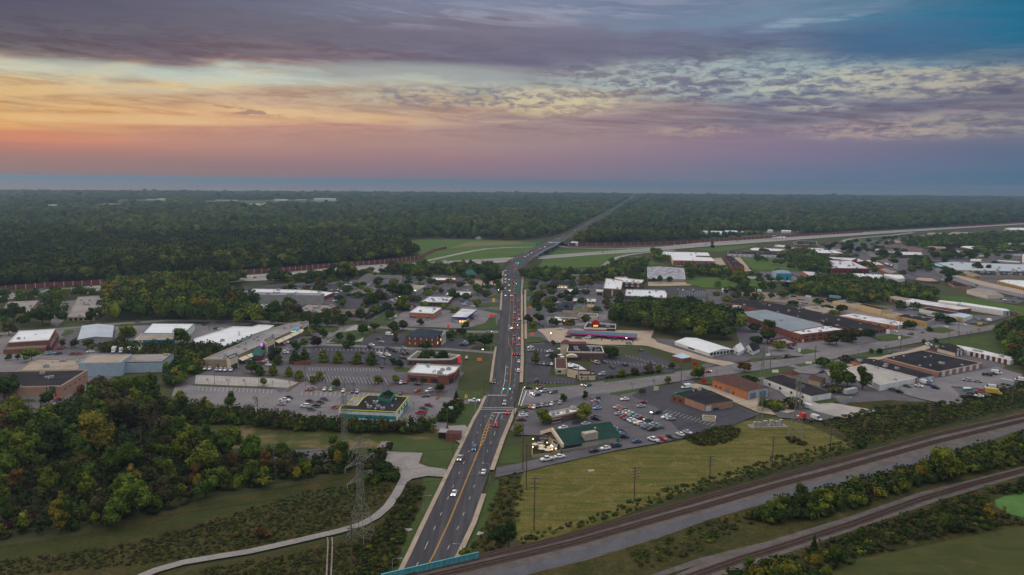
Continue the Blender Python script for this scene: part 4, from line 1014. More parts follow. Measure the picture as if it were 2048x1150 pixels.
building('white_roof_diner','brick diner with wide white roof, dark windows and angled corner entrance','building',[(cN,[(992,412),(1400,436),(1500,442),(1600,402),(1658,326),(1380,312),(1115,296)],136,B_red,R_wht,dict(par=T_tan,lip=.7,units=7,us=1.1,fac=[(0,'w',3,1.0,3.2,.62,(.02,1.0)),(0,'T',1,-1.5,-1.1,1),(0,'T',1,.0,.5,1),(2,'D',1,.1,2.8,.6),(2,'m',1,3.2,4.6,.9),(3,'D',3,.6,3,.7)]))])
teal=building('teal_restaurant','restaurant with white walls, teal awning band and yellow green trimmed black roof','building',[(cN,[(108,882),(850,918),(1003,726),(835,712),(478,700),(420,740),(345,832),(160,826)],130,B_wht,R_blk,dict(par=B_yelt,lip=.28,at=1,units=10,us=1.0,fac=[(0,'e',1,-.65,-.3,1),(0,'u',1,1.0,2.7,1,(.02,.99)),(1,'u',1,1.0,2.4,.9,(.5,.98)),(1,'D',4,2.6,3.8,.5,(.1,.95)),(1,'e',1,-.65,-.3,1),(1,'e',1,0,.6,1)])),(cN,[(205,832),(345,838),(430,742),(292,736)],95,T_gry,R_gry,dict(par=B_yelt,lip=.28)),(cN,[(608,735),(772,770),(836,672),(665,662)],150,B_teal,R_blk,dict(par=B_grnm,lip=.8,at=1))])
q=P(*cN(745,650),7.5)-teal.location
cr_=MB()
for k in range(5):cr_.ball((q.x-1.6+.8*k,q.y,6.6+.5*(2-abs(k-2))),.62,8,5)
cr_.box(q.x,q.y,5.4,4.6,.5,1.3);cr_.build('crest',mat('dark_green_paint',(.01,.06,.03),None,1,rough=.5),teal)
building('gas_station_east','gas station canopy with white fascia over a lit ochre shop, east side','gas station',[(cK,[(1000,527),(1255,543),(1292,442),(1050,428)],75,B_ochre,R_brn,dict(open=1,par=T_wht,th=1.0,posts=[(1030,590),(1240,600),(1280,520),(1080,510)])),(cK,[(1265,512),(1545,520),(1548,482),(1285,472)],60,B_crm,R_brn,dict(par=T_wht,units=5,us=.8)),(cK,[(1050,560),(1150,566),(1190,520),(1090,515)],60,B_ochre,R_tan,dict(h=3.2,fac=[(0,'l',3,.5,2.2,.7)]))])
building('canopy_small','low white flat canopy left of the eastern gas station','canopy',[(cK,[(910,572),(1030,580),(1050,540),(935,528)],18,T_wht,R_wht,dict(open=1,th=.7,postm=T_gry,posts=[(925,600),(1020,605),(1035,570),(945,560)]))])
building('ochre_building','ochre yellow walled restaurant with stepped roofs and rooftop units','building',[(cK,[(1190,412),(1395,420),(1400,375),(1260,352)],50,B_ochre,R_tgr,dict(units=6,us=.9)),(cK,[(1400,385),(1490,388),(1500,345),(1400,340)],50,B_ochre,R_tan,dict(units=1,us=.8))])
building('tan_red_shop','long tan shop front with red corner block behind the ochre building','building',[(cK,[(1190,300),(1520,312),(1526,268),(1202,258)],32,B_tan,R_wht2,dict(par=T_tan,units=3,fac=[(0,'r',1,-1.5,.01,1,(0,.06)),(0,'w',6,.6,2.2,.6)]))])
building('hip_roof_restaurant','low restaurant with large dark blue grey hipped roof behind round trees','building',[(cK,[(945,410),(1195,416),(1190,345),(1040,335)],26,B_brn,R_nav,dict(roof='hip',dh=4.0))])
building('white_top_shop','shop with long white roof edge behind two round dark trees','building',[(cK,[(1082,162),(1302,172),(1306,134),(1110,128)],24,B_red,R_wht,dict(par=T_wht,fac=[(0,'r',1,-1.2,-.1,1,(.35,.5)),(0,'w',5,.6,2,.6)]))])
building('teal_canopy_station','filling station with teal green canopy edge on cream posts','gas station',[(cK,[(858,52),(1148,62),(1140,12),(890,0)],60,B_crm,R_blk,dict(open=1,par=R_tgr,th=1.2,posts=[(900,105),(1000,108),(1090,112),(950,60),(1060,62)])),(cK,[(900,70),(1120,78),(1125,50),(920,44)],30,B_crm,R_brn,dict(h=3.4,fac=[(0,'l',4,.6,2,.6)]))])
hotel=building('hotel','three storey dark brick hotel with white roofs, low white lobby and entrance canopy','building',[(cX,[(50,690),(305,705),(330,580),(85,545)],130,B_brn,R_wht,dict(par=T_tan,lip=.8,units=4,fac=[(0,'T',1,1.2,1.6,1),(0,'W',1,2.2,-1.4,.6,(.44,.56))])),(cX,[(332,600),(600,612),(635,570),(400,548),(395,530),(210,528),(205,545),(332,580)],95,B_brn,R_wht,dict(par=T_tan,lip=.8,units=5,at=1,fac=[(0,'W',3,2.2,3.6,.42),(0,'W',3,5.0,6.4,.42),(0,'W',3,7.6,8.6,.42)])),(cX,[(360,795),(955,828),(965,770),(930,718),(372,702)],62,B_brn,R_wht,dict(par=T_tan,lip=.8,units=6,us=1.2,at=1,fac=[(0,'n',1,.6,3.6,1,(.22,.7))])),(cX,[(-60,735),(45,740),(48,712),(-52,708)],60,T_tan,R_wht,dict(par=T_wht,lip=.5,at=1,fac=[(0,'k',1,.3,3,.8)]))])
drive=building('drive_in_restaurant','drive-in restaurant with pink red walls, red domed sign block and white parapet','building',[(cK,[(1350,682),(1806,694),(1812,630),(1400,600)],48,B_pinkw,R_blk,dict(par=T_wht,lip=1.2,units=6,us=.9,fac=[(0,'k',1,0,.8,1),(0,'k',1,.3,2.2,.9,(.7,1))]))])
q=P(*cK(1515,720),0)-drive.location
dm=MB();dm.box(q.x,q.y,0,6.4,1.6,4.6,0);dm.tube((q.x,q.y-.8,4.6),(q.x,q.y+.8,4.6),3.2,3.2,20);dm.build('sign_block',B_redp,drive)
MB().box(q.x,q.y-.9,2.9,3.6,.3,1.2,0).build('sign_panel',mat('yellow_sign_lit',(.8,.4,.05),None,1,emit=(1,.5,.08),emit_s=1.0),drive)
can=building('drive_in_canopy','very long magenta edged drive-in canopy with blue ribbed top and a row of posts','canopy',[(cK,[(1098,752),(2110,820),(2120,770),(1128,716)],60,mat('post_brown',(.16,.09,.07),None,1),mat('blue_ribbed_roof',(.075,.14,.20),(.06,.11,.16),.2,rough=.8,seams=(1.6,.7,(.25,.38,.44))),dict(open=1,par=B_mag,th=.9,posts=[(1165,835),(1310,855),(1457,862),(1605,870),(1752,880),(1900,890),(2050,900)]))])
patio=building('patio_restaurant','brown brick restaurant with cream corner tower, arched awning and rooftop units','building',[(cK,[(1100,1026),(1640,1034),(1602,945),(1130,930)],120,B_brn,R_blk,dict(par=T_wht,lip=.7,units=9,us=1.1,at=1,fac=[(0,'w',2,.8,2.4,.5,(.25,.42)),(0,'T',1,-1.0,-.6,1)])),(cK,[(1015,912),(1125,915),(1130,870),(1060,868)],170,B_crm,R_mrn,dict(roof='hip',dh=1.6,at=1)),(cK,[(1130,918),(1385,920),(1385,885),(1140,882)],150,B_brn,R_mrn,dict(h=6.6,lip=.2))])
q=P(*cK(1175,1100),2.6)-patio.location
aw=MB()
for k in range(8):
 t0,t1=math.pi*k/8,math.pi*(k+1)/8
 aw.add([(q.x-3.6*math.cos(t0),q.y-1.4,2.4+1.6*math.sin(t0)),(q.x-3.6*math.cos(t1),q.y-1.4,2.4+1.6*math.sin(t1)),(q.x-3.6*math.cos(t1),q.y+.6,2.7+1.8*math.sin(t1)),(q.x-3.6*math.cos(t0),q.y+.6,2.7+1.8*math.sin(t0))],[(0,1,2,3)])
 aw.add([(q.x,q.y-1.4,2.4),(q.x-3.6*math.cos(t0),q.y-1.4,2.4+1.6*math.sin(t0)),(q.x-3.6*math.cos(t1),q.y-1.4,2.4+1.6*math.sin(t1))],[(0,2,1)])
aw.build('awning',B_crm,patio)
cream=building('mansard_shop','cream building with dark brown mansard roofs and tapering white flat roof','building',[(cL,[(505,262),(672,266),(668,120),(505,112)],85,B_crm,R_shb,dict(roof='flat',lip=.05,frames=True,fac=[(0,'w',1,.9,2.4,.9,(.2,.55)),(0,'t',1,-.6,-.1,1),(0,'u',1,.6,1.6,1,(.02,.12))])),(cL,[(682,250),(850,285),(1005,290),(860,200),(765,172),(668,168)],130,B_crm,R_wht,dict(par=R_shb,lip=.6,units=4,us=.8,fac=[(0,'d',1,0,2.2,.8,(.7,.88))]))])
q=[P(*cL(x,y),z)-cream.location for x,y,z in((680,300,3.2),(850,302,3.2),(850,246,5.4),(678,243,5.4),(862,345,3.0),(1025,345,3.0),(1015,285,5.0),(858,283,5.0))]
ms=MB();ms.add(q,[(0,1,2,3),(4,5,6,7)]);ms.add([v+Vector((0,.6,0))for v in q],[(3,2,1,0),(7,6,5,4)]);ms.build('mansard',R_shb,cream)
building('store_annex','low grey white service annex with brown fascia at the end of the mansard shop','building',[(cL,[(858,350),(1030,350),(1085,345),(1080,300),(900,300)],82,B_crm,R_gry,dict(par=R_shb,lip=.7,fac=[(0,'w',1,.8,2,.6,(.05,.3)),(0,'d',1,0,2.1,.5,(.6,.8))]))])
building('flat_brown_building','brown brick building with white membrane roof beside the row of parked cars','building',[(cM,[(385,318),(455,380),(868,292),(762,222),(725,232),(738,250)],130,B_brn,R_wht,dict(par=T_tan,lip=.8,units=9,us=.8,at=1,frames=True,fac=[(1,'w',4,1.2,2.6,.8,(.04,.32)),(1,'k',1,0,2.2,.6,(.3,.42))]))])
gh=3.1
ev=[P(*cM(610,812),gh),P(*cM(1362,672),gh)]
fr=[P(*cM(612,888),0),P(*cM(1432,752),0)]
g0=(fr[0]+fr[1])/2
gr=empty('green_roof_restaurant',(g0.x,g0.y+9,0))
tag(gr,'restaurant with long dark green metal roof, grey walls and chimney block','building')
go=gr.location
e=(fr[1]-fr[0]);Lg=e.length;e.normalize();nv=Vector((-e.y,e.x,0))
if nv.y<0:nv=-nv
DP,RH=17.0,6.3
A=fr[0]-go;Bq=fr[1]-go
wl=MB();wl.prism([A,Bq,Bq+nv*DP,A+nv*DP],0,gh,cap=False);wl.build('wall',wallm('stone_wall',(.33,.31,.27),(.28,.26,.23)),gr)
ov=.5
rf=MB()
E0,E1,D0,D1=A-nv*ov-e*.2,Bq-nv*ov+e*.6,A+nv*DP/2,Bq+nv*DP/2+e*.6
X0,X1=A+nv*(DP+ov),Bq+nv*(DP+ov)+e*.6
up_=lambda v,z:(v.x,v.y,z)
rf.add([up_(E0,gh-.15),up_(E1,gh-.15),up_(D1,RH+.6),up_(D0,RH+.6),up_(X0,gh-.15),up_(X1,gh-.15)],[(0,1,2,3),(3,2,5,4)])
rf.add([up_(A,gh),up_(A+nv*DP,gh),up_(D0,RH+.4),up_(Bq,gh),up_(Bq+nv*DP,gh),up_(D1,RH+.4)],[(0,2,1),(3,4,5)],1)
rf.build('roof',[R_grn,B_brn],gr)
pr=MB()
for s0,s1 in((A-nv*1.0,D0),(D0,A+nv*(DP+1.0))):
 z0_,z1_=(gh+.2,RH+1.2)if s0 is not D0 else(RH+1.2,gh+.2)
 o_=-e*.9
 pr.add([up_(s0+o_,z0_-1.1),up_(s1+o_,z1_-1.1),up_(s1+o_,z1_+.5),up_(s0+o_,z0_+.5),up_(s0,z0_-1.1),up_(s1,z1_-1.1),up_(s1,z1_+.5),up_(s0,z0_+.5)],[(0,3,2,1),(4,5,6,7),(3,7,6,2),(0,1,5,4),(0,4,7,3),(1,2,6,5)])
pr.build('gable_parapet',B_crm,gr)
c1_,c2_=P(*cM(912,835),0)-go,P(*cM(1090,800),0)-go
cm_=(c1_+c2_)/2
MB().box(cm_.x,cm_.y+1.2,0,(c2_-c1_).length,3.2,6.2,math.atan2(e.y,e.x)).build('chimney_block',wallm('beige_stucco',(.40,.355,.29),(.36,.32,.26)),gr)
for(x,y)in((955,640),(1070,615),(1080,545)):
 p=P(*cM(x,y+20),6.3)-go
 vt=MB();vt.tube((p.x,p.y,4.8),(p.x,p.y,6.6),.22,.22,8);vt.ball((p.x,p.y,6.9),.5,8,6);vt.build('vent',T_hv,gr)
for t in(.075,.235):
 p=A.lerp(Bq,t)-nv*.06
 wn=MB().box(p.x,p.y,1.0,5.0,.12,1.4,math.atan2(e.y,e.x)).build('window',M_gl,gr)
 MB().box(p.x-nv.x*.03,p.y-nv.y*.03,.86,5.4,.14,.14,math.atan2(e.y,e.x)).build('frame',T_wht,wn)
p=A.lerp(Bq,.965)-nv*.06;MB().box(p.x,p.y,0,1.4,.12,2.4,math.atan2(e.y,e.x)).build('door',B_grnm,gr)
sp0,sp1=P(*cM(250,735),3.2),P(*cM(380,735),3.2)
sb=empty('patio_sign',((sp0+sp1)/2));sb.location.z=0
tag(sb,'black sign board with pale lettering above the patio umbrellas','sign')
MB().box(0,0,3.0,5.6,.3,2.4,.1).build('board',T_dk,sb)
lt=MB()
for k in range(8):
 hh=.9 if k%3 else 1.1
 lt.box(-2.1+.6*k,-.22,4.0,.12,.06,hh,.1);lt.box(-1.92+.6*k,-.22,4.0+(.4 if k%2 else.75),.3,.06,.14,.1)
 if k in(3,4,5):lt.box(-1.9+.55*k,-.22,3.35,.28,.06,.3,.1)
lt.build('lettering',T_wht,sb)
for k in(-1,1):MB().tube((k*2.4,.1,0),(k*2.4,.1,3.2),.08,.08,6).build('post',T_dk,sb)
building('patio_shelter','lean-to patio roof wing with cream side panel beside the patio umbrellas','building',[(cM,[(455,745),(530,800),(600,700),(520,660)],60,B_crm,R_grn,dict(at=1,lip=.1))])
building('tan_shop_black_roof','black roofed shop, brick corner and tan walls, alone in the dark lot','building',[(cI,[(642,158),(765,202),(932,178),(800,120)],48,B_slm,R_blk,dict(at=1,par=T_dk,lip=.3,fac=[(1,'g',1,0,3.0,.9,(.04,.24))])),(cI,[(568,140),(642,160),(800,122),(745,100)],46,B_red,R_blk,dict(at=1,par=B_grnm,lip=.3,units=2,fac=[(0,'w',2,1,2.4,.35)]))])
building('orange_brick_garage','orange brick garage with brown low gabled roof and two grey doors in a white end','building',[(cI,[(812,52),(1016,124),(1143,102),(942,28)],56,B_org,R_shb,dict(at=1,roof='gable',dh=1.2,axis=0,fac=[(0,'G',1,0,3.2,.9,(.38,.52)),(0,'w',2,1,2.2,.4,(.05,.3)),(1,'a',1,0,-.2,1),(1,'G',2,.1,3.6,.62),(0,'d',1,0,2.2,.9,(.6,.64))]))])
building('long_white_garage','long white block garage with black flat roof behind the lattice masts','building',[(cI,[(1108,46),(1392,152),(1512,132),(1225,28)],42,B_wht,R_blk,dict(at=1,par=T_dk,lip=.25,fac=[(0,'w',4,.8,2.2,.2),(0,'g',1,0,3,.9,(.05,.12)),(1,'g',1,0,3.4,.9,(.08,.36))]))])
building('tan_hip_house','small tan house with brown hipped roof before the long white garage','house',[(cE,[(80,970),(150,985),(212,975),(150,945)],28,B_tan,R_shb,dict(roof='hip',dh=1.8,at=1))])
building('brown_hip_shed','small tan shed with maroon brown hipped roof beside the leafy trees','shed',[(cE,[(268,1008),(345,1030),(378,1008),(300,984)],34,B_tan,R_shb,dict(roof='gable',dh=1.2,at=1))])
building('white_gabled_hall','large white metal hall with ribbed white roof and glazed right front','building',[(cD,[(655,766),(880,840),(1043,818),(800,742)],26,B_wht,R_wht,dict(at=1,roof='gable',dh=1.6,axis=0,fac=[(1,'w',7,.6,2.4,.7),(0,'w',1,1,2,.2)]))])
building('blue_roof_kiosk','small brick kiosk with pale blue flat roof beside the driveway','building',[(cD,[(640,858),(705,876),(762,866),(705,840)],28,B_red,R_blr,dict(at=1,par=T_wht,lip=.25))])
for i,(pts,dr,lab,rm)in enumerate((([(1030,815),(1075,835),(1112,815),(1060,790)],16,'small white house with pale roof, west of the two by the white hall',R_wht2),([(1112,800),(1170,830),(1215,808),(1160,780)],22,'white house with black shingle roof right of the smaller white house',R_blk))):
 building('white_house',lab,'house',[(cD,pts,dr,B_wht,rm,dict(roof='gable',dh=3.2,axis=1,at=1,fac=[(0,'w',2,1,2.2,.3)]))])
building('maroon_band_shop','low brick shop with maroon roof band before the brick factory','building',[(cD,[(1280,752),(1345,786),(1458,770),(1380,735)],28,B_pnk,R_tang,dict(at=1,par=B_maroon,lip=1.0,fac=[(1,'w',3,.6,1.8,.5)]))])
building('long_black_roof_factory','very long low factory with black roof and brick walls north of the blue grey roof','building',[(crop(0,0,1),[(1456,604.5),(1640,645),(1718.6,661),(1774,655),(1655,627),(1560,608),(1478,597)],10.5,B_red,R_blk,dict(at=2,par=B_brn,lip=.4,units=22,us=.9,fac=[(2,'w',8,.8,3.0,.55),(1,'w',4,1.0,3.0,.3,(.6,.98))]))])
building('blue_grey_factory','huge blue grey roofed factory with brick front and white roofed office end','building',[(crop(0,0,1),[(1472,624),(1581,663),(1650,651),(1640,645.5),(1530,618)],13,B_red,R_bgr,dict(at=1,par=B_brn,lip=.4,units=3)),(crop(0,0,1),[(1581,663),(1603,668.5),(1692,658),(1650,650.5)],17,B_red,R_wht,dict(at=1,par=B_red,lip=.5,units=9,us=.9,fac=[(0,'w',3,1,2.6,.5),(1,'w',6,1,2.2,.5),(1,'w',6,3.4,4.6,.5),(1,'W',1,0,2.2,.9,(.02,.06))]))])
building('orange_brick_row','long orange brick workshop row with grey white roof and blue tarp at its end','building',[(cE,[(455,594),(840,662),(952,646),(730,606),(562,578)],28,B_org,R_wht2,dict(at=1,par=B_red,lip=.3,units=7,us=.9,fac=[(1,'g',1,0,3,.9,(.1,.35)),(0,'w',6,1,2,.3)]))])
building('cream_small_works','small cream building with cluttered grey roof beside the scrap yard','building',[(cE,[(246,545),(385,572),(462,560),(330,528)],24,B_crm,R_tang,dict(at=1,units=4,us=.8,fac=[(0,'w',4,.8,2,.4),(1,'d',1,0,2.4,.8,(.3,.5))]))])
building('yellow_tan_long_shed','long yellow tan shed with grey roof and dark middle section','building',[(cE,[(425,500),(838,598),(905,588),(745,552),(640,524),(520,488)],22,B_yel,R_tang,dict(at=1,lip=.2,fac=[])),(cE,[(590,520),(745,556),(820,556),(640,516)],12,B_yel,R_blk,dict(h=5.6,lip=.1))])
building('brown_panel_works','brown panelled works with black roof beside the cross road junction','building',[(cE,[(838,596),(1045,636),(1098,612),(905,582)],38,B_ochre,R_blk,dict(at=1,par=T_tan,lip=.3,units=3,fac=[(0,'d',8,.6,2.8,.12),(1,'n',1,0,-.3,1)]))])
building('grey_annex','dark grey low annex behind the brown panelled works','building',[(cV,[(460,495),(720,530),(805,512),(560,470)],50,B_blk,R_gry,dict(at=1,lip=.2))])
building('brick_storage_row','long storage row, brick side wall and pale grey roof, west end with brown doors','building',[(cV,[(270,300),(1058,425),(1255,405),(600,295),(380,262)],60,B_red,R_wht2,dict(at=1,par=T_tan,lip=.2,fac=[(1,'b',3,0,3,.4)])),(cV,[(5,235),(270,302),(400,270),(60,208)],55,B_tan,R_tan,dict(at=0,lip=.2,fac=[(0,'b',3,0,3,.35)]))])
building('white_black_roof_works','white works with black roof and a yellow orange end wall by the parked trucks','building',[(cV,[(505,415),(925,492),(1120,475),(640,390)],50,B_wht,R_blk,dict(at=1,par=T_wht,lip=.25)),(cV,[(925,492),(1150,540),(1270,505),(1130,476)],62,B_wht,R_blr,dict(at=1,lip=.2,fac=[(0,'y',1,0,-.3,1,(.52,.98))]))])
building('white_long_hall','long white metal hall with white roof and blue end wall at the green field','building',[(cV,[(1045,340),(1715,440),(1810,440),(1760,415),(1120,318)],75,B_wht,R_wht,dict(at=1,lip=.15,fac=[(1,'a',1,0,-.2,1),(1,'w',1,.2,3.4,.9,(.5,.8))])),(cV,[(775,300),(1045,342),(1110,322),(800,288)],50,B_wht,R_wht,dict(at=1,h=5.2,lip=.15))])
building('black_roof_duplex','wide black roofed garage block with pinkish brick walls and white doors','building',[(cE,[(756,872),(1120,964),(1410,906),(1012,820)],36,B_pnk,R_blk,dict(at=1,par=T_tan,lip=.35,units=8,us=1.2,fac=[(1,'g',6,0,3.2,.42),(1,'d',1,0,2.3,.8,(.02,.05))]))])
building('black_strip_building','narrow black roofed building with light blue end between two wide roofs','building',[(cE,[(560,893),(980,1006),(1095,986),(700,880),(640,876)],40,B_org,R_blk,dict(at=1,par=T_dk,lip=.25,units=5,fac=[(1,'a',1,0,-.3,1),(1,'g',2,0,3,.5,(.2,.9))]))])
building('tan_metal_roof_garage','tan striped metal roofed garage with white front and roller doors','building',[(cE,[(515,945),(735,1050),(982,1000),(640,910)],42,B_wht,R_tanm,dict(at=1,lip=.1,units=3,fac=[(1,'g',5,0,3.0,.6,(.12,.95)),(0,'w',2,1,2,.2)]))])
building('black_white_workshop','workshop with black roof, white front panel and brick end by the road bend','building',[(cE,[(1065,796),(1232,838),(1310,822),(1190,775)],26,B_brn,R_blk,dict(at=1,par=T_dk,lip=.3,units=3,fac=[(0,'c',1,.1,-.4,1,(.3,1)),(1,'g',3,0,3.2,.5)]))])
building('white_garage_row','long white row of garages with brown doors and grey roof near the right edge','building',[(cE,[(1310,825),(1592,888),(1636,876),(1330,804),(1240,788)],32,B_wht,R_wht2,dict(at=1,par=T_wht,lip=.2,units=5,fac=[(0,'b',7,0,3.0,.55)]))])
building('white_lit_hall','white hall with bright lit wall lamps north of the east wood','building',[(cT,[(1628,622),(1775,690),(2070,700),(2040,640),(1700,622)],58,B_wht,R_wht,dict(at=1,par=T_wht,units=4,fac=[(1,'w',5,1,2.4,.3)])),(cU,[(0,790),(200,845),(300,835),(260,790),(0,775)],50,B_wht,R_wht,dict(at=1,lip=.3))])
building('bright_blue_shed','tall bright blue metal shed with grey roof in the boat yard','building',[(cT,[(462,590),(525,622),(742,626),(700,585),(560,568)],105,B_blu,R_bgr,dict(at=1,lip=.1,fac=[(1,'k',2,0,4.6,.3),(0,'a',1,.1,-.1,1)])),(cT,[(282,600),(318,632),(462,634),(462,598)],45,B_lbl,R_brn,dict(at=1,lip=.1))])
building('brick_grey_roof_shop','red brick workshop with grey white roof right of the bright blue shed','building',[(cT,[(890,592),(1010,662),(1170,664),(1060,600)],62,B_org,R_wht2,dict(at=1,par=B_red,lip=.2))])
building('white_front_store','big store with clean white roof and red accents on its tan front','building',[(cX,[(1018,215),(1050,292),(1080,290),(1650,302),(1600,250),(1375,240),(1380,222),(1580,225),(1550,180),(890,165),(890,212)],80,B_pnk,R_wht,dict(at=1,par=T_wht,lip=.4,units=6,us=1.2,fac=[(2,'r',3,3.2,-1.0,.3,(.01,.95)),(2,'w',10,1,3,.5),(2,'c',1,0,.8,1),(0,'c',1,.1,-.6,1)]))])
building('weathered_white_warehouse','warehouse with streaked weathered white blue roof and tan brick base','building',[(cX,[(682,550),(1230,560),(1205,405),(860,380),(682,388)],50,B_tan,R_rst,dict(at=1,par=T_wht,lip=.2,units=0,fac=[(0,'G',2,.3,3.4,.32,(.1,.36)),(0,'a',1,-.8,-.1,1),(0,'k',1,0,3.6,1,(.02,.34))]))])
for i,(pts,dr)in enumerate((([(20,318),(345,332),(345,308),(28,296)],12),([(-40,345),(160,348),(170,326),(-30,322)],13),([(-230,330),(-60,336),(-55,318),(-220,312)],12))):
 building('apartment_row',['long two storey apartment row, the northern one behind the hotel','shorter apartment row left behind the hotel roof','westernmost apartment row near the ramp trees'][i],'building',[(cD,pts,dr,B_tan,R_shg,dict(roof='gable',dh=2.2,axis=0,at=0,fac=[(0,'W',14,.8,2.2,.3),(0,'w',14,3.2,4.4,.45)]))],'apartment rows behind the hotel')
building('black_roof_white_row','long white walled row with black roof and white dividers at the green field','building',[(cT,[(-180,340),(620,362),(620,318),(-170,296)],36,B_wht,R_blk,dict(at=1,par=T_tan,lip=.3,units=8,us=1.3,fac=[(0,'w',10,.8,2.0,.25)]))])
building('red_end_warehouse','brick warehouse with white roof behind the black roofed row','building',[(cT,[(135,270),(170,290),(640,305),(640,272),(200,252)],26,B_red,R_wht,dict(at=1,lip=.3,units=3,us=1.4))])
building('low_brick_bays','pair of dark roofed low brick bays beside the white front store','building',[(cX,[(1770,230),(1840,300),(1980,300),(1890,225)],30,B_red,R_blk,dict(at=1)),(cX,[(1840,300),(1890,375),(2070,365),(1980,302)],60,B_red,R_blk,dict(at=1,units=3))])
building('large_white_roof_factory','large brick factory with pale roof and dark red front wall in the east','building',[(cT,[(1235,525),(1310,545),(1860,552),(1600,440),(1250,430)],72,B_maroon,R_wht2,dict(at=1,units=14,us=1.3,par=B_red,fac=[(1,'w',7,1,3,.5)])),(cT,[(1130,392),(1600,440),(1690,400),(1200,380)],20,B_red,R_wht2,dict(h=6.5)),(cT,[(1600,425),(1690,455),(1800,445),(1700,405)],30,B_red,R_wht2,dict(at=1))])
building('white_roof_block_far','pale roofed brick block behind the large pale factory','building',[(cT,[(880,320),(1130,330),(1500,335),(1370,290),(950,270)],30,B_red,R_wht,dict(at=2,units=6,us=1.4)),(cT,[(1140,380),(1640,388),(1560,348),(1160,340)],16,B_brn,R_blk,dict(at=1,units=10,us=1.3)),(cT,[(730,270),(1215,285),(1200,262),(760,248)],20,B_tan,R_wht,dict(at=1))])
building('red_brick_east_shop','brick shop with pale roof and bright red flank near the far street','building',[(cT,[(1860,462),(1945,500),(2080,505),(1980,455)],60,B_org,R_wht2,dict(at=1,units=2)),(cT,[(1790,430),(1850,452),(2000,452),(1900,418)],30,B_red,R_wht2,dict(at=1))])
building('dark_top_shop_highway','dark roofed brick shop nearest the highway in the east','building',[(cT,[(760,175),(800,205),(1110,215),(1100,165),(850,150)],34,B_red,R_blk,dict(at=1,par=T_wht,units=5,us=1.2))])
building('white_blue_roof_warehouse','very wide warehouse with white blue roof and teal street front','building',[(cU,[(745,612),(1060,720),(2100,745),(2100,640),(1260,610),(1000,600)],45,B_tan,R_wht3,dict(at=1,lip=.3,units=10,us=1.6)),(cU,[(680,635),(900,690),(1005,690),(740,620)],34,B_teal,R_blr,dict(at=1,lip=.2))])
building('black_roof_tan_warehouse','wide black roofed warehouse with tan walls and rows of roof lights','building',[(cU,[(1130,712),(1390,795),(2100,800),(2100,742),(1300,716)],48,B_tan,R_blk,dict(at=1,par=T_tan,lip=.4,units=26,us=1.5)),(cU,[(1060,740),(1290,805),(1380,800),(1130,725)],34,B_ochre,R_tang,dict(at=1,lip=.3))])
building('orange_tan_warehouse','warehouse with white roof and orange tan front of many bays at the right edge','building',[(cU,[(1630,870),(2100,985),(2100,870),(1760,855)],50,B_ochre,R_wht,dict(at=0,par=T_tan,lip=.3,units=3,fac=[(0,'d',16,.4,2.6,.4)]))])
building('self_storage_block','cream storage block with white doors and part blue grey roof','building',[(cU,[(1190,1000),(1490,1080),(1720,1085),(1560,1010),(1340,975)],62,B_crm,R_tang,dict(at=1,par=T_tan,lip=.3,fac=[(0,'g',8,0,3,.7),(1,'n',1,0,1,1)]))])
building('black_roof_corner_shop','dark roofed low building with a pink brick flank beside the far street','building',[(cU,[(905,885),(1010,945),(1250,965),(1100,895)],34,B_pnk,R_blk,dict(at=1))])
building('pale_low_shop','low pale roofed shop before the lit white hall','building',[(cU,[(440,860),(640,880),(800,882),(700,830),(480,815)],20,B_brn,R_tan,dict(at=1))])
building('brick_wall_hall','brick hall with cream roof edge behind the east street trees','building',[(cU,[(175,470),(260,498),(550,500),(540,462),(220,452)],48,B_brn,R_wht2,dict(at=1,par=T_tan)),(cU,[(-40,385),(240,395),(560,440),(560,400),(240,370),(-20,360)],28,B_pnk,R_brn,dict(at=1,units=4,us=1.4))])
building('orange_flank_hall','hall with bright orange brick flank before the far east wood','building',[(cU,[(578,365),(760,410),(900,415),(890,385),(700,372)],40,B_org,R_gry,dict(at=0,units=2))])
building('white_roof_brick_hall','long brick hall with bright white roof in front of the far east wood','building',[(cU,[(1100,385),(1300,420),(1900,438),(1960,410),(1400,375),(1150,372)],45,B_brn,R_wht,dict(at=1,par=T_wht,units=6,us=1.6,fac=[(1,'k',1,.2,-.6,1,(.02,.6))]))])
building('small_tan_shop_far','small tan shop with lamp between the white roofed halls','building',[(cU,[(1320,510),(1380,525),(1510,525),(1440,495)],24,B_tan,R_tan,dict(at=1))])
building('far_white_depot','low white roofed depot at the top right edge before the highway','building',[(cU,[(1720,125),(1840,140),(2100,148),(2100,110),(1800,110)],30,B_tan,R_wht,dict(at=1,units=3,us=2))])
building('far_white_roof_strip','thin white roofed strip building behind the far east wood','building',[(cU,[(1670,350),(2100,375),(2100,340),(1700,330)],24,B_tan,R_wht,dict(at=0))])
building('far_red_store','low store with red front across the far parking lot','building',[(cU,[(500,225),(690,245),(740,225),(560,212)],22,B_maroon,R_gry,dict(at=0))])
building('far_cream_store','low cream store near the highway in the far east','building',[(cU,[(890,210),(1040,215),(1270,205),(1250,175),(1000,170)],14,B_crm,R_tang,dict(at=0,units=4,us=1.6))])
building('far_tan_store','tan roofed store at the west side of the far parking lot','building',[(cU,[(60,320),(270,325),(200,295),(60,285)],16,B_tan,R_tan,dict(at=0))])
building('brown_long_shed_far','long brown roofed shed behind the white blue warehouse','building',[(cU,[(1200,605),(2100,635),(2100,600),(1240,580)],10,B_brn,R_brn,dict(at=0))])
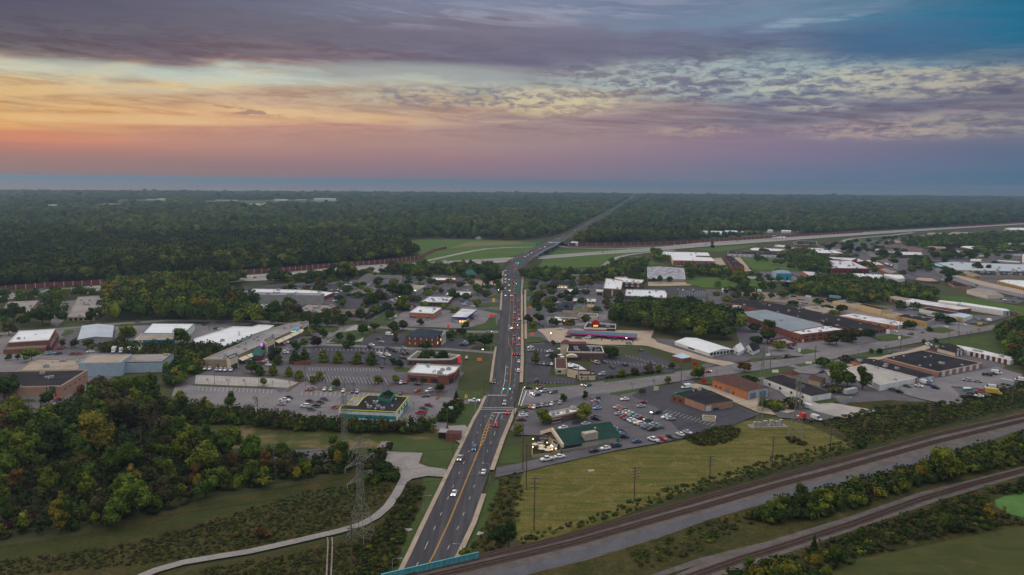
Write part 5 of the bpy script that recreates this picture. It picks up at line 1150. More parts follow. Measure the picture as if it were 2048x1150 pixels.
for cr,pts,dr,wm,rm,lab in((cU,[(620,202),(860,208),(850,186),(640,182)],14,B_crm,R_tan,'cream roofed store just below the highway in the far east'),(cU,[(1000,475),(1090,484),(1085,445),(1010,438)],24,B_wht,R_wht2,'small white block left of the olive tree in the far east'),(cU,[(700,478),(868,512),(866,484),(740,458)],26,B_org,R_brn,'orange walled low shop under the orange flank hall'),(cU,[(1600,590),(1960,612),(1965,590),(1640,575)],12,B_brn,R_wht,'thin white roof over a brown wall behind the white blue warehouse'),(cU,[(1985,600),(2110,610),(2110,500),(1990,490)],60,B_crm,R_wht2,'pale yellow walled tall hall at the right edge'),(cU,[(600,590),(1120,604),(1100,580),(640,566)],14,B_red,R_brn,'long brown roofed brick shed left of the white blue warehouse'),(cT,[(1310,288),(1470,302),(1445,276),(1320,266)],16,B_tan,R_tan,'tan roofed shop between two dark trees behind the brick warehouses'),(cT,[(1830,278),(1990,304),(2015,278),(1880,256)],22,B_pnk,R_wht2,'pale roofed brick shop near the far street corner'),(cU,[(0,624),(110,658),(135,640),(20,606)],16,B_red,R_wht2,'pale roofed shop above the orange brick end at the far street'),(cU,[(-60,705),(85,770),(190,745),(0,690)],50,B_org,R_gry,'grey roofed shop with an orange brick end near the far street'),(cT,[(490,232),(640,246),(650,218),(510,208)],20,B_tan,R_wht2,'small tan hall beside the dark trees at the highway'),(cU,[(1850,510),(1970,520),(1975,490),(1870,484)],22,B_gry,R_bgr,'grey hall behind the round tree at the right edge'),(cE,[(20,80),(110,84),(115,70),(30,68)],8,B_wht,R_wht,'white shed just above the noise wall at the east houses'),(cT,[(880,1115),(1180,1150),(1240,1120),(960,1085)],24,B_tan,R_tang,'low flat roofed store at the corner of the scrap yard'),(cU,[(20,470),(160,478),(165,440),(30,436)],24,B_brn,R_gry,'grey roofed brown shop left of the brick hall'),(cU,[(1230,590),(1400,596),(1400,560),(1250,556)],20,B_tan,R_wht,'white roofed tan shop behind the olive tree')):
 building('east_district_hall',lab,'building',[(cr,pts,dr,wm,rm,dict(at=1,units=2,us=1.3,lip=.3,fac=[(0,'w',4,.8,2.2,.4)]))])
rh=random.Random(5)
HS,HE={},[]
for i,(x,y,w_,k)in enumerate(((1290,467,9,0),(1312,467.5,10,1),(1338,467,12,0),(1362,466,8,1),(1386,465,10,0),(1410,467.5,9,0),(1432,468,22,2),(1462,467,22,2),(1490,468.5,14,2),(1512,468,9,1),(1540,465,8,0),(1572,466,16,2),(1600,464,9,0),(860,473.5,14,3),(892,475,12,3),(918,476,16,3),(958,478,12,0),(1000,479,10,3),(1149,491,13,2),(1450,470.5,30,2),(1640,461,8,0),(1770,451,7,0),(1812,451.5,5,1),(270,552,13,1),(283,549,8,0),(408,547,7,0),(930,474,10,3))):
 kind=('white','grey','long white','brown')[k]
 dd=P(x,y);dw=P(x+w_,y)
 hh=4.2
 d_=ray(x,y)
 pts=[(x-w_/2,y-2.6),(x+w_/2,y-2.6),(x+w_/2+1,y-4.2),(x-w_/2+1,y-4.2)]
 spot='beyond the noise wall' if x>1100 else 'at the edge of the north field' if x>800 else 'in the woods behind the noise wall'
 c0=P(x,y)
 L_=max(9.0,(P(x+w_/2,y)-P(x-w_/2,y)).length)
 HS.setdefault(spot,[]).append(x)
 e_=empty('house',c0,rh.uniform(-.25,.25));tag(e_,None,'house','houses beyond the highway');HE.append((e_,kind,spot,x))
 wd=9.0;wmat=[B_wht,B_gry,B_wht,B_red][k];rmat=[R_wht2,R_shg,R_wht,R_shb][k]
 MB().prism([(-L_/2,-wd/2),(L_/2,-wd/2),(L_/2,wd/2),(-L_/2,wd/2)],0,hh,cap=False).build('wall',wmat,e_)
 r=MB();r.add([(-L_/2-.4,-wd/2-.4,hh-.1),(L_/2+.4,-wd/2-.4,hh-.1),(L_/2+.4,wd/2+.4,hh-.1),(-L_/2-.4,wd/2+.4,hh-.1),(-L_/2-.4,0,hh+2.6),(L_/2+.4,0,hh+2.6)],[(0,1,5,4),(2,3,4,5),(1,2,5),(3,0,4)]);r.build('roof',rmat,e_)
OR_='first second third fourth fifth sixth seventh eighth ninth tenth eleventh twelfth thirteenth fourteenth fifteenth sixteenth seventeenth eighteenth nineteenth twentieth'.split()
for e_,kind,spot,x in HE:e_['label']=f'{kind} house {spot}, {OR_[sorted(HS[spot]).index(x)]} of these from west'
for(x,y,w_,hp,lab,rm)in((648,402,42,5,'widest white hall on the far field with a lit corner',R_wht),(560,402,26,3,'white hall on the far field left of the widest one',R_wht),(600,402.5,22,3,'low white hall between the two white ones on the far field',R_wht2),(508,411,20,3,'bright white roofed block in the woods below the far field',R_wht),(300,402,24,3,'grey white hall on the far left field',R_wht2),(320,401.5,14,4,'small white hall right end of the far left field',R_wht),(100,412.5,16,2.5,'white roof in the woods at the far left',R_wht),(450,403,44,2.5,'long low grey hall on the far field',R_wht2),(215,410,34,2,'tan low hall in the far left woods',R_tan),(420,403.5,14,2,'small brown hall at the west of the far field',R_brn),(530,409,12,2,'small white block right of the bright white one',R_wht),(1690,456.5,52,2,'long grey roof in the woods beyond the highway',R_gry)):
 a,b_=P(x-w_/2,y),P(x+w_/2,y)
 h_=hgt(x,y-hp,hp);dpt=40
 e_=empty('far_hall',(a+b_)/2);tag(e_,lab,'building')
 Lh=(b_-a).length/2
 MB().prism([(-Lh,0),(Lh,0),(Lh,dpt),(-Lh,dpt)],0,h_,cap=False).build('wall',B_wht if rm in(R_wht,)else B_tan,e_)
 r=MB();r.add([(-Lh,0,h_),(Lh,0,h_),(Lh,dpt,h_+.5),(-Lh,dpt,h_+.5)],[(0,1,2,3)]);r.build('roof',rm,e_)
print('buildings',NB[0])
rng=np.random.default_rng(11)
m_leaf=foliage('leaf')
m_leaf_attr=foliage('leaf_mass',attr=True)
m_bark=mat('bark',(.075,.06,.052),(.12,.10,.088),1.5,rough=.95)
G1,G2,G3,G4=(.042,.068,.012),(.066,.104,.014),(.026,.046,.013),(.096,.118,.016)
G5,G6,G7,G8=(.13,.105,.016),(.085,.052,.018),(.054,.052,.022),(.042,.016,.022)
TONE={'green':G1,'fresh green':G2,'dark green':G3,'yellow green':G4,'yellow':G5,'rusty orange':G6,'brownish':G7,'dark purple':G8}
def ico(level):
 bm=bmesh.new();bmesh.ops.create_icosphere(bm,subdivisions=level,radius=1)
 v=np.array([q.co[:]for q in bm.verts]);f=np.array([[x.index for x in q.verts]for q in bm.faces]);bm.free()
 return v,f
ICO1,ICO2,ICO3=ico(1),ico(2),ico(3)
def leaf_quads(lobes,n,size,r):
 """n leaf clumps on the shells of the lobes: (centre, radii) -> verts, quads"""
 vs=[]
 vol=np.array([l[3]*l[4]for l in lobes]);vol=vol/vol.sum()
 pick=r.choice(len(lobes),n,p=vol)
 L=np.array(lobes)[pick]
 d=r.normal(size=(n,3));d/=np.linalg.norm(d,axis=1)[:,None]
 rad=np.clip(r.normal(.93,.13,n),.5,1.2)[:,None]
 c=L[:,:3]+d*np.stack([L[:,3],L[:,3],L[:,4]],1)*rad
 nn=d+r.normal(size=(n,3))*.45+np.array([0,0,.25]);nn/=np.linalg.norm(nn,axis=1)[:,None]
 t=np.cross(nn,r.normal(size=(n,3)));t/=np.linalg.norm(t,axis=1)[:,None]
 u=np.cross(nn,t)
 s=size*r.uniform(.6,1.35,(n,1))
 q=np.stack([c+t*s,c+u*s*.8+nn*s*.15,c-t*s,c-u*s*.8+nn*s*.1],1)
 return q.reshape(-1,3)
def crown_mesh(name,kind,seed):
 r=np.random.default_rng(seed)
 lobes=[]
 if kind=='round':
  Hh,Rr=9.0,3.9
  for k in range(11):
   a=r.uniform(0,6.28);rr=r.uniform(.25,.62)*Rr;z=r.uniform(.35,.82)*Hh
   rr*=1.15 if z<.6*Hh else.75
   s=r.uniform(.36,.52)*Rr
   lobes.append((rr*math.cos(a),rr*math.sin(a),z,s,s*r.uniform(.75,1.0)))
  lobes.append((0,0,.6*Hh,.6*Rr,.3*Hh));lobes.append((r.uniform(-.5,.5),0,.82*Hh,.42*Rr,.16*Hh))
 elif kind=='tall':
  Hh,Rr=11.5,3.0
  for k in range(12):
   z=r.uniform(.25,.9)*Hh;env=Rr*(1.15-.75*abs(z/Hh-.5)*1.6)
   a=r.uniform(0,6.28);rr=r.uniform(.2,.55)*env;s=r.uniform(.4,.58)*env
   lobes.append((rr*math.cos(a),rr*math.sin(a),z,s,s*1.1))
 elif kind=='pyramid':
  Hh,Rr=7.2,2.7
  for k in range(9):
   z=(.2+.75*k/9)*Hh;env=Rr*(1.05-.85*(k/9)**1.3)
   a=k*2.4;lobes.append((.3*env*math.cos(a),.3*env*math.sin(a),z,env*.78,.14*Hh))
 elif kind=='spread':
  Hh,Rr=10.5,5.6
  for k in range(16):
   a=r.uniform(0,6.28);rr=r.uniform(.3,.78)*Rr;z=r.uniform(.42,.85)*Hh-rr*.15
   s=r.uniform(.24,.36)*Rr;lobes.append((rr*math.cos(a),rr*math.sin(a),z,s,s*.8))
  lobes.append((0,0,.68*Hh,.5*Rr,.22*Hh))
 elif kind=='conifer':
  Hh,Rr=8.0,1.7
  for k in range(10):
   t=k/10;lobes.append((0,0,(.1+.85*t)*Hh,Rr*(1.05-t),.09*Hh))
 elif kind=='bush':
  Hh,Rr=2.6,1.9
  for k in range(7):
   a=r.uniform(0,6.28);rr=r.uniform(.1,.55)*Rr;s=r.uniform(.38,.6)*Rr
   lobes.append((rr*math.cos(a),rr*math.sin(a),r.uniform(.35,.65)*Hh,s,s*.85))
 nq={'round':1700,'tall':1700,'pyramid':900,'spread':2200,'conifer':520,'bush':300}[kind]
 sz={'round':.34,'tall':.33,'pyramid':.30,'spread':.38,'conifer':.3,'bush':.27}[kind]
 q=leaf_quads(lobes,nq,sz,r)
 verts=[q];faces=[np.arange(len(q)).reshape(-1,4)]
 vv=list(map(tuple,q));ff=[tuple(f)for f in faces[0]]
 for l in lobes:
  v,f=ICO1
  k=.80+r.uniform(-.1,.08,(len(v),1))
  w_=v*k*np.array([l[3],l[3],l[4]])+np.array(l[:3])
  o=len(vv);vv+=list(map(tuple,w_));ff+=[tuple(x+o)for x in f]
 me=bpy.data.meshes.new(name);me.from_pydata(vv,[],ff)
 me.materials.append(m_leaf);me.update()
 return me,Hh
def trunk_mesh(name,Hh,kind,r):
 b=MB()
 h0=Hh*.38
 r0=.022*Hh+.05
 b.tube((0,0,-.3),(0,0,h0),r0*1.15,r0*.8,7)
 b.tube((0,0,h0),(r.uniform(-.2,.2),r.uniform(-.2,.2),Hh*.8),r0*.8,r0*.2,6)
 if kind not in('conifer','bush'):
  for k in range(5):
   a=k*1.26+r.uniform(-.3,.3);L_=Hh*r.uniform(.22,.34);z=h0*r.uniform(.85,1.4)
   b.tube((0,0,z),(L_*math.cos(a)*.8,L_*math.sin(a)*.8,z+L_*.9),r0*.45,r0*.12,5)
 return b.mesh(name,m_bark)
def bare_mesh(name,Hh,r,depth=4):
 b=MB()
 def grow(p,d,L_,rad,k):
  q=p+d*L_
  b.tube(p,q,rad,rad*.62,5 if k>2 else 3,cap=False)
  if k==0:return
  for _ in range(3 if k>1 else 4):
   ax=Vector((r.normal(),r.normal(),r.normal())).normalized()
   nd=(d+ax*r.uniform(.45,.75));nd.z+=.12;nd.normalize()
   grow(q,nd,L_*r.uniform(.62,.8),rad*.58,k-1)
 grow(Vector((0,0,-.2)),Vector((0,0,1)),Hh*.27,.03*Hh*.7,depth)
 return b.mesh(name,m_bark)
TREES={}
for kd,seeds in(('round',5),('tall',4),('pyramid',2),('spread',3),('conifer',2),('bush',3)):
 TREES[kd]=[]
 for s_ in range(seeds):
  cm,Hh=crown_mesh('crown',kd,100+s_*7+len(kd))
  TREES[kd].append((cm,trunk_mesh('trunk',Hh,kd,np.random.default_rng(s_)),Hh))
BARE=[bare_mesh('branches',8.5,np.random.default_rng(40+k))for k in range(3)]
TREE_N=[0]
USED={}
def tree(p,kind,tone,height,label,group=None,name='tree',cat='tree',var=None,wide=1.0):
 """one tree: an Empty at its foot with trunk and crown"""
 e=empty(name,p,random.uniform(0,6.28))
 tag(e,label,cat,group)
 TREE_N[0]+=1
 if kind=='bare':
  me=random.choice(BARE)
  o=bpy.data.objects.new('branches',me);COL.objects.link(o);o.parent=e
  k=height/8.5;o.scale=(k*wide,k*wide,k)
  return e
 cm,tm,Hh=TREES[kind][random.randrange(len(TREES[kind]))if var is None else var]
 k=height/Hh
 c=bpy.data.objects.new('crown',cm);COL.objects.link(c);c.parent=e
 c.scale=(k*wide,k*wide,k)
 tn=TONE[tone]if isinstance(tone,str)else tone
 j=random.uniform(.85,1.18)
 c.color=(tn[0]*j*random.uniform(.92,1.08),tn[1]*j,tn[2]*j*random.uniform(.9,1.1),1)
 t=bpy.data.objects.new('trunk',tm);COL.objects.link(t);t.parent=e
 t.scale=(k,k,k)
 return e
def scatter(poly,spacing,cr=cP,z=0.0,jit=.45,excl=()):
 """points about spacing metres apart whose ground pixel lies inside the traced outline"""
 pp=[cr(*q)for q in poly]
 W_=[P(x,y,z)for x,y in pp]
 x0,x1=min(v.x for v in W_),max(v.x for v in W_);y0,y1=min(v.y for v in W_),max(v.y for v in W_)
 out=[]
 ny=int((y1-y0)/(spacing*.87))+1
 nx=int((x1-x0)/spacing)+1
 for j in range(ny+1):
  for i in range(nx+1):
   x=x0+(i+.5*(j%2)+random.uniform(-jit,jit))*spacing
   y=y0+(j+random.uniform(-jit,jit))*spacing*.87
   if y<60:continue
   q=PJ(x,y,z)
   if inside(q,pp)and not any(inside(q,e)for e in excl):out.append(Vector((x,y,z)))
 return out
def mass(name,pts,sizes,tones,level,mat_=None,quads=0,flat=.85,zoff=.45,wob=.22):
 """many crowns or bushes that nobody could count, as one mesh"""
 V0,F0=(ICO1,ICO2,ICO3)[level-1]
 n=len(pts)
 if n==0:return
 pts=np.array([p[:]for p in pts]);sizes=np.array(sizes);tones=np.array(tones)
 nvar=12
 base=[]
 for k in range(nvar):
  r=np.random.default_rng(500+k)
  d=V0.copy()
  disp=np.ones(len(V0))
  for _ in range(9):
   a=r.normal(size=3);a/=np.linalg.norm(a)
   disp+=wob*np.clip((V0@a-.45)*2.2,0,1)-wob*.28
  disp*=1+r.uniform(-.10,.10,len(V0))
  base.append(V0*disp[:,None])
 base=np.array(base)
 pick=rng.integers(0,nvar,n)
 ang=rng.uniform(0,6.28,n)
 B=base[pick]
 c,s=np.cos(ang)[:,None],np.sin(ang)[:,None]
 x=B[:,:,0]*c-B[:,:,1]*s;y=B[:,:,0]*s+B[:,:,1]*c;z=B[:,:,2]
 rad=sizes[:,0][:,None];hh=sizes[:,1][:,None]
 VV=np.stack([x*rad+pts[:,0:1],y*rad+pts[:,1:2],(z*.5*hh*flat+hh*(.5+.0*zoff))+pts[:,2:3]],2)
 keep=(V0[F0].mean(1)[:,2]>-.55)
 FF=F0[keep]
 nv=len(V0)
 faces=(FF[None]+(np.arange(n)*nv)[:,None,None]).reshape(-1,3)
 verts=VV.reshape(-1,3)
 tonev=np.repeat(tones,nv,axis=0)
 if quads:
  m_=quads
  d=rng.normal(size=(n,m_,3));d[:,:,2]=np.abs(d[:,:,2]);d/=np.linalg.norm(d,axis=2)[:,:,None]
  cc=np.stack([d[:,:,0]*rad,d[:,:,1]*rad,d[:,:,2]*hh*.5*flat],2)*rng.uniform(.85,1.18,(n,m_,1))+np.stack([pts[:,0],pts[:,1],pts[:,2]+sizes[:,1]*.5],1)[:,None]
  nn=d+rng.normal(size=d.shape)*.5;nn/=np.linalg.norm(nn,axis=2)[:,:,None]
  t=np.cross(nn,rng.normal(size=d.shape));t/=np.linalg.norm(t,axis=2)[:,:,None];u=np.cross(nn,t)
  sz=(rad[:,:,None]*rng.uniform(.12,.26,(n,m_,1)))
  Qv=np.stack([cc+t*sz,cc+u*sz,cc-t*sz,cc-u*sz],2).reshape(-1,3)
 me=bpy.data.meshes.new(name)
 nt_=len(faces)
 if quads:
  off=len(verts);verts=np.concatenate([verts,Qv])
  qf=(np.arange(len(Qv)).reshape(-1,4)+off)
  tonev=np.concatenate([tonev,np.repeat(tones,4*quads,axis=0)*rng.uniform(.75,1.3,(len(Qv)//4,1)).repeat(4,axis=0)])
  loops=np.concatenate([faces.reshape(-1),qf.reshape(-1)])
  starts=np.concatenate([np.arange(nt_)*3,nt_*3+np.arange(len(qf))*4])
 else:
  loops=faces.reshape(-1);starts=np.arange(nt_)*3
 me.vertices.add(len(verts));me.vertices.foreach_set('co',verts.reshape(-1).astype(np.float32))
 me.loops.add(len(loops));me.loops.foreach_set('vertex_index',loops.astype(np.int32))
 me.polygons.add(len(starts));me.polygons.foreach_set('loop_start',starts.astype(np.int32))
 me.update(calc_edges=True)
 a=me.color_attributes.new('tone','FLOAT_COLOR','POINT')
 a.data.foreach_set('color',np.concatenate([tonev,np.ones((len(tonev),1))],1).reshape(-1).astype(np.float32))
 me.materials.append(mat_ or m_leaf_attr)
 o=bpy.data.objects.new(name,me);COL.objects.link(o)
 tag(o,kind='stuff')
 return o
def tones_for(n,mixd,clump=None):
 keys=list(mixd);w_=np.array([mixd[k]for k in keys],float);w_/=w_.sum()
 T=np.array([TONE[k]for k in keys])[rng.choice(len(keys),n,p=w_)]
 return T*rng.uniform(.8,1.25,(n,1))
FL=[(-700,382),(-100,381),(0,383.5),(512,385.5),(1024,387.5),(1262,389.5),(1250,400),(1205,426),(1172,441),(1138,460),(1108,473),(1060,478),(1045,481),(939,478),(850,476),(813,481),(818,498),(833,512),(760,523),(669,531),(567,542),(493,546),(400,550),(236,563),(12,578),(-60,585),(-400,610)]
FR=[(1275,390),(1536,392),(2048,395),(2500,401),(2500,420),(2048,444),(1929,451),(1830,456),(1720,462),(1620,468),(1519,474),(1400,482),(1250,488),(1150,489),(1165,477),(1180,464.5),(1205,448.5),(1229,431),(1252,412),(1272,398)]
GAPS=[[(1400,464),(1590,461),(1600,470),(1400,478)],[(1280,466),(1400,464),(1400,470),(1285,472)],[(230,399),(335,399),(335,409),(232,409)],[(400,401),(670,398),(690,402),(670,411),(410,411)],[(480,405),(525,405),(540,419),(485,419)],[(180,408),(250,408),(255,418),(185,418)],[(760,399),(960,399),(955,403),(770,403)],[(265,548),(300,546),(300,556),(268,557)],[(85,410),(120,410),(120,420),(85,420)],[(1640,455),(1720,454),(1720,458),(1645,459)]]
near_p,far_p=[],[]
for poly in(FL,FR):
 xs=[P(*q).x for q in poly];
 y=560.0
 while y<10500:
  sp=max(11.5,y*.0060)
  hw=min(y*.74,6500)
  nx=int(2*hw/sp)
  xr=-hw+(np.arange(nx)+rng.uniform(-.45,.45,nx))*sp
  yr=y+rng.uniform(-.45,.45,nx)*sp
  for x,yy in zip(xr,yr):
   px,py=PJ(x,yy)
   if-90<px<2140 and inside((px,py),poly)and not any(inside((px,py),g)for g in GAPS):
    (near_p if yy<1500 else far_p).append((x,yy,0.0))
  y+=sp*.87
FM={'green':5,'dark green':5,'fresh green':2,'yellow green':1.2,'yellow':.2,'brownish':.7,'rusty orange':.05}
def patchy(pts,k):
 """tones that change in drifts rather than tree by tree"""
 pts=np.array(pts)
 t=tones_for(len(pts),FM)
 ph=np.sin(pts[:,0]*.011+1.3*np.sin(pts[:,1]*.006))*np.cos(pts[:,1]*.008+pts[:,0]*.003)
 return t*(1+.28*ph)[:,None]*np.array([1+.18*ph,np.ones(len(pts)),1-.1*ph]).T*k
sz=np.stack([rng.uniform(5.6,9.8,len(near_p)),rng.uniform(12,21,len(near_p))*(1+.12*np.sin(np.array(near_p)[:,0]*.013))],1)
mass('woodland',near_p,sz,patchy(near_p,.62),2,quads=70,wob=.24)
fd=np.array([p[1]for p in far_p])
sz=np.stack([np.maximum(6.5,fd*.0042)*rng.uniform(.8,1.3,len(far_p)),rng.uniform(9,19,len(far_p))+1.2*rng.exponential(2.2,len(far_p))],1)
mass('distant_woodland',far_p,sz,patchy(far_p,.62),1,wob=.2)
print('woodland',len(near_p),len(far_p))
for poly,cr,sp in(([(1565,512),(1612,505),(1650,522),(1662,545),(1610,545),(1578,526)],cP,8),([(1590,575),(1640,560),(1700,562),(1760,572),(1868,590),(1876,602),(1850,607),(1760,592),(1690,598),(1600,590)],cP,8),([(1690,600),(1790,596),(1780,604),(1700,612)],cP,8),([(1803,487),(1850,480),(1985,472),(2003,492),(1925,497),(1840,497)],cP,9),([(2003,472),(2120,468),(2120,486),(2003,487)],cP,9),([cU(1680,400),cU(2012,400),cU(2012,480),cU(1300,480),cU(1300,430)],cP,12),([cU(700,530),cU(1150,530),cU(1150,570),cU(700,560)],cP,9),([cU(350,650),cU(700,640),cU(720,760),cU(380,720)],cP,11),([cT(0,560),cT(60,600),cT(60,900),cT(0,900)],cP,9),([cC(40,115),cC(260,110),cC(800,150),cC(800,175),cC(500,165),cC(60,160)],cP,11),([cC(930,160),cC(1110,170),cC(1350,170),cC(1600,115),cC(1682,110),cC(1682,160),cC(1500,175),cC(1100,200),cC(940,190)],cP,10),([cD(210,260),cD(480,250),cD(460,290),cD(360,300)],cP,9),([cD(500,180),cD(560,200),cD(620,260),cD(520,240)],cP,9),([cD(720,290),cD(1000,300),cD(1010,345),cD(740,330)],cP,10),([cX(620,600),cX(1,1),cX(2,2)],cP,50),([cA(260,330),cA(400,300),cA(600,290),cA(620,300),cA(400,330)],cP,10),([cA(0,270),cA(60,310),cA(250,310),cA(240,330),cA(0,330)],cP,10)):
 pts=scatter(poly,sp,cr)
 if not pts:continue
 s2=np.stack([rng.uniform(3.6,5.6,len(pts)),rng.uniform(7.5,12.5,len(pts))],1)
 mass('woodland',pts,s2,tones_for(len(pts),FM),2,quads=26)
W1=[(-30,1085),(150,1066),(250,1052),(330,1022),(430,992),(560,962),(680,948),(765,938),(775,905),(700,930),(640,915),(540,912),(480,900),(400,893),(385,850),(345,818),(330,796),(205,792),(150,835),(45,850),(-30,880)]
MIX1=['green']*6+['fresh green']*5+['dark green']*5+['yellow green']*5+['yellow']*2+['brownish']*3+['rusty orange']
pts=scatter(W1,11.9)
W1ALL=pts
pts.sort(key=lambda p:p.y)
AREAW=lambda q:('behind the salmon walled building' if q[1]<880 and q[0]<330 else 'beside the round mown meadow' if q[0]>380 and q[1]<930 else 'by the gravel turning area' if q[0]>620 else 'along the gravel lane side' if q[1]>960 else 'in the middle')
KW={'round':'broad','tall':'tall narrow','spread':'wide spreading','bare':'leafless'}
W1L={}
for p in pts[:125]:
 q=PJ(p.x,p.y)
 edge=q[1]>960
 kd=random.choices(['round','tall','spread','bare'],[5,8,.7,1.3 if q[1]<900 else.3])[0]
 dull=190<q[0]<400 and q[1]<905
 if dull and random.random()<.55:kd,tn=random.choice([('bare','brownish'),('spread','brownish'),('round','brownish')])
 else:tn=random.choice(MIX1)
 h_=random.uniform(8,13)if edge or q[0]>420 else random.uniform(12,18.5)
 lab=f'{KW[kd]} {tn + " " if kd != "bare" else ""}tree {AREAW(q)}'+(', left half' if q[0]<260 else '')
 W1L.setdefault(lab,[]).append((q[0],tree(p,kd,tn,h_,lab,'trees of the woods under the power lines')))
for lab,v in W1L.items():
 v.sort(key=lambda t:t[0])
 if len(v)>1:
  for k,(_,o)in enumerate(v):o['label']=f'{lab}, {OR_[k]} such from west'
rest=pts[125:]
s2=np.stack([rng.uniform(4.2,6.2,len(rest)),rng.uniform(10,16,len(rest))],1)
mass('woodland',rest,s2,tones_for(len(rest),{'green':5,'fresh green':3,'dark green':4,'yellow green':3,'yellow':1,'brownish':4}),2,quads=160)
print('W1',len(pts))
def wood(poly,sp,cr,hs,mixt,where,group,kinds=(('round',6),('tall',3),('spread',2)),cap=60):
 pts=scatter(poly,sp,cr)
 random.shuffle(pts);pts=pts[:cap]
 xs=sorted(PJ(p.x,p.y)[0]for p in pts)
 for p in pts:
  kd=random.choices([k for k,_ in kinds],[w_ for _,w_ in kinds])[0];tn=random.choice(mixt)
  x=PJ(p.x,p.y)[0]
  t=xs.index(x)/max(1,len(xs)-1)
  side='west end of' if t<.33 else 'middle of' if t<.67 else 'east end of'
  tree(p,kd,tn,random.uniform(*hs),f'{KW.get(kd, kd)} {tn} tree, {side} {where}',group)
 return len(pts)
MIX3=['green']*4+['dark green']*4+['fresh green']*2+['yellow green']*2+['brownish']+['yellow']
n_=0
for poly,sp,hs in(([(212,582),(330,572),(430,570),(440,590),(478,604),(515,620),(512,652),(430,654),(330,639),(214,642)],10,(12,20)),([(205,600),(216,580),(330,566),(490,560),(493,570),(330,576)],9,(9,15)),([(1213,650),(1302,664),(1369,680),(1454,681),(1496,663),(1478,642),(1409,622),(1332,616),(1243,624)],9,(9,15)),([(1990,668),(2050,648),(2130,636),(2130,740),(2050,745),(2015,712)],7,(7,11)),([(330,740),(380,715),(405,740),(350,780),(330,772)],6.5,(5,8)),([(540,556),(700,548),(760,545),(700,556),(560,566)],9,(4,8))):
 pts=scatter(poly,sp)
 s2=np.stack([rng.uniform(.42,.56,len(pts))*sp,rng.uniform(*hs,len(pts))],1);s2[:,0]=np.maximum(s2[:,0],3.2)
 mass('woodland',pts,s2,tones_for(len(pts),{'green':5,'dark green':5,'fresh green':2,'yellow green':2,'yellow':.6,'brownish':1.5,'rusty orange':.3}),2,quads=110,wob=.26)
 n_+=len(pts)
print('woods',n_)
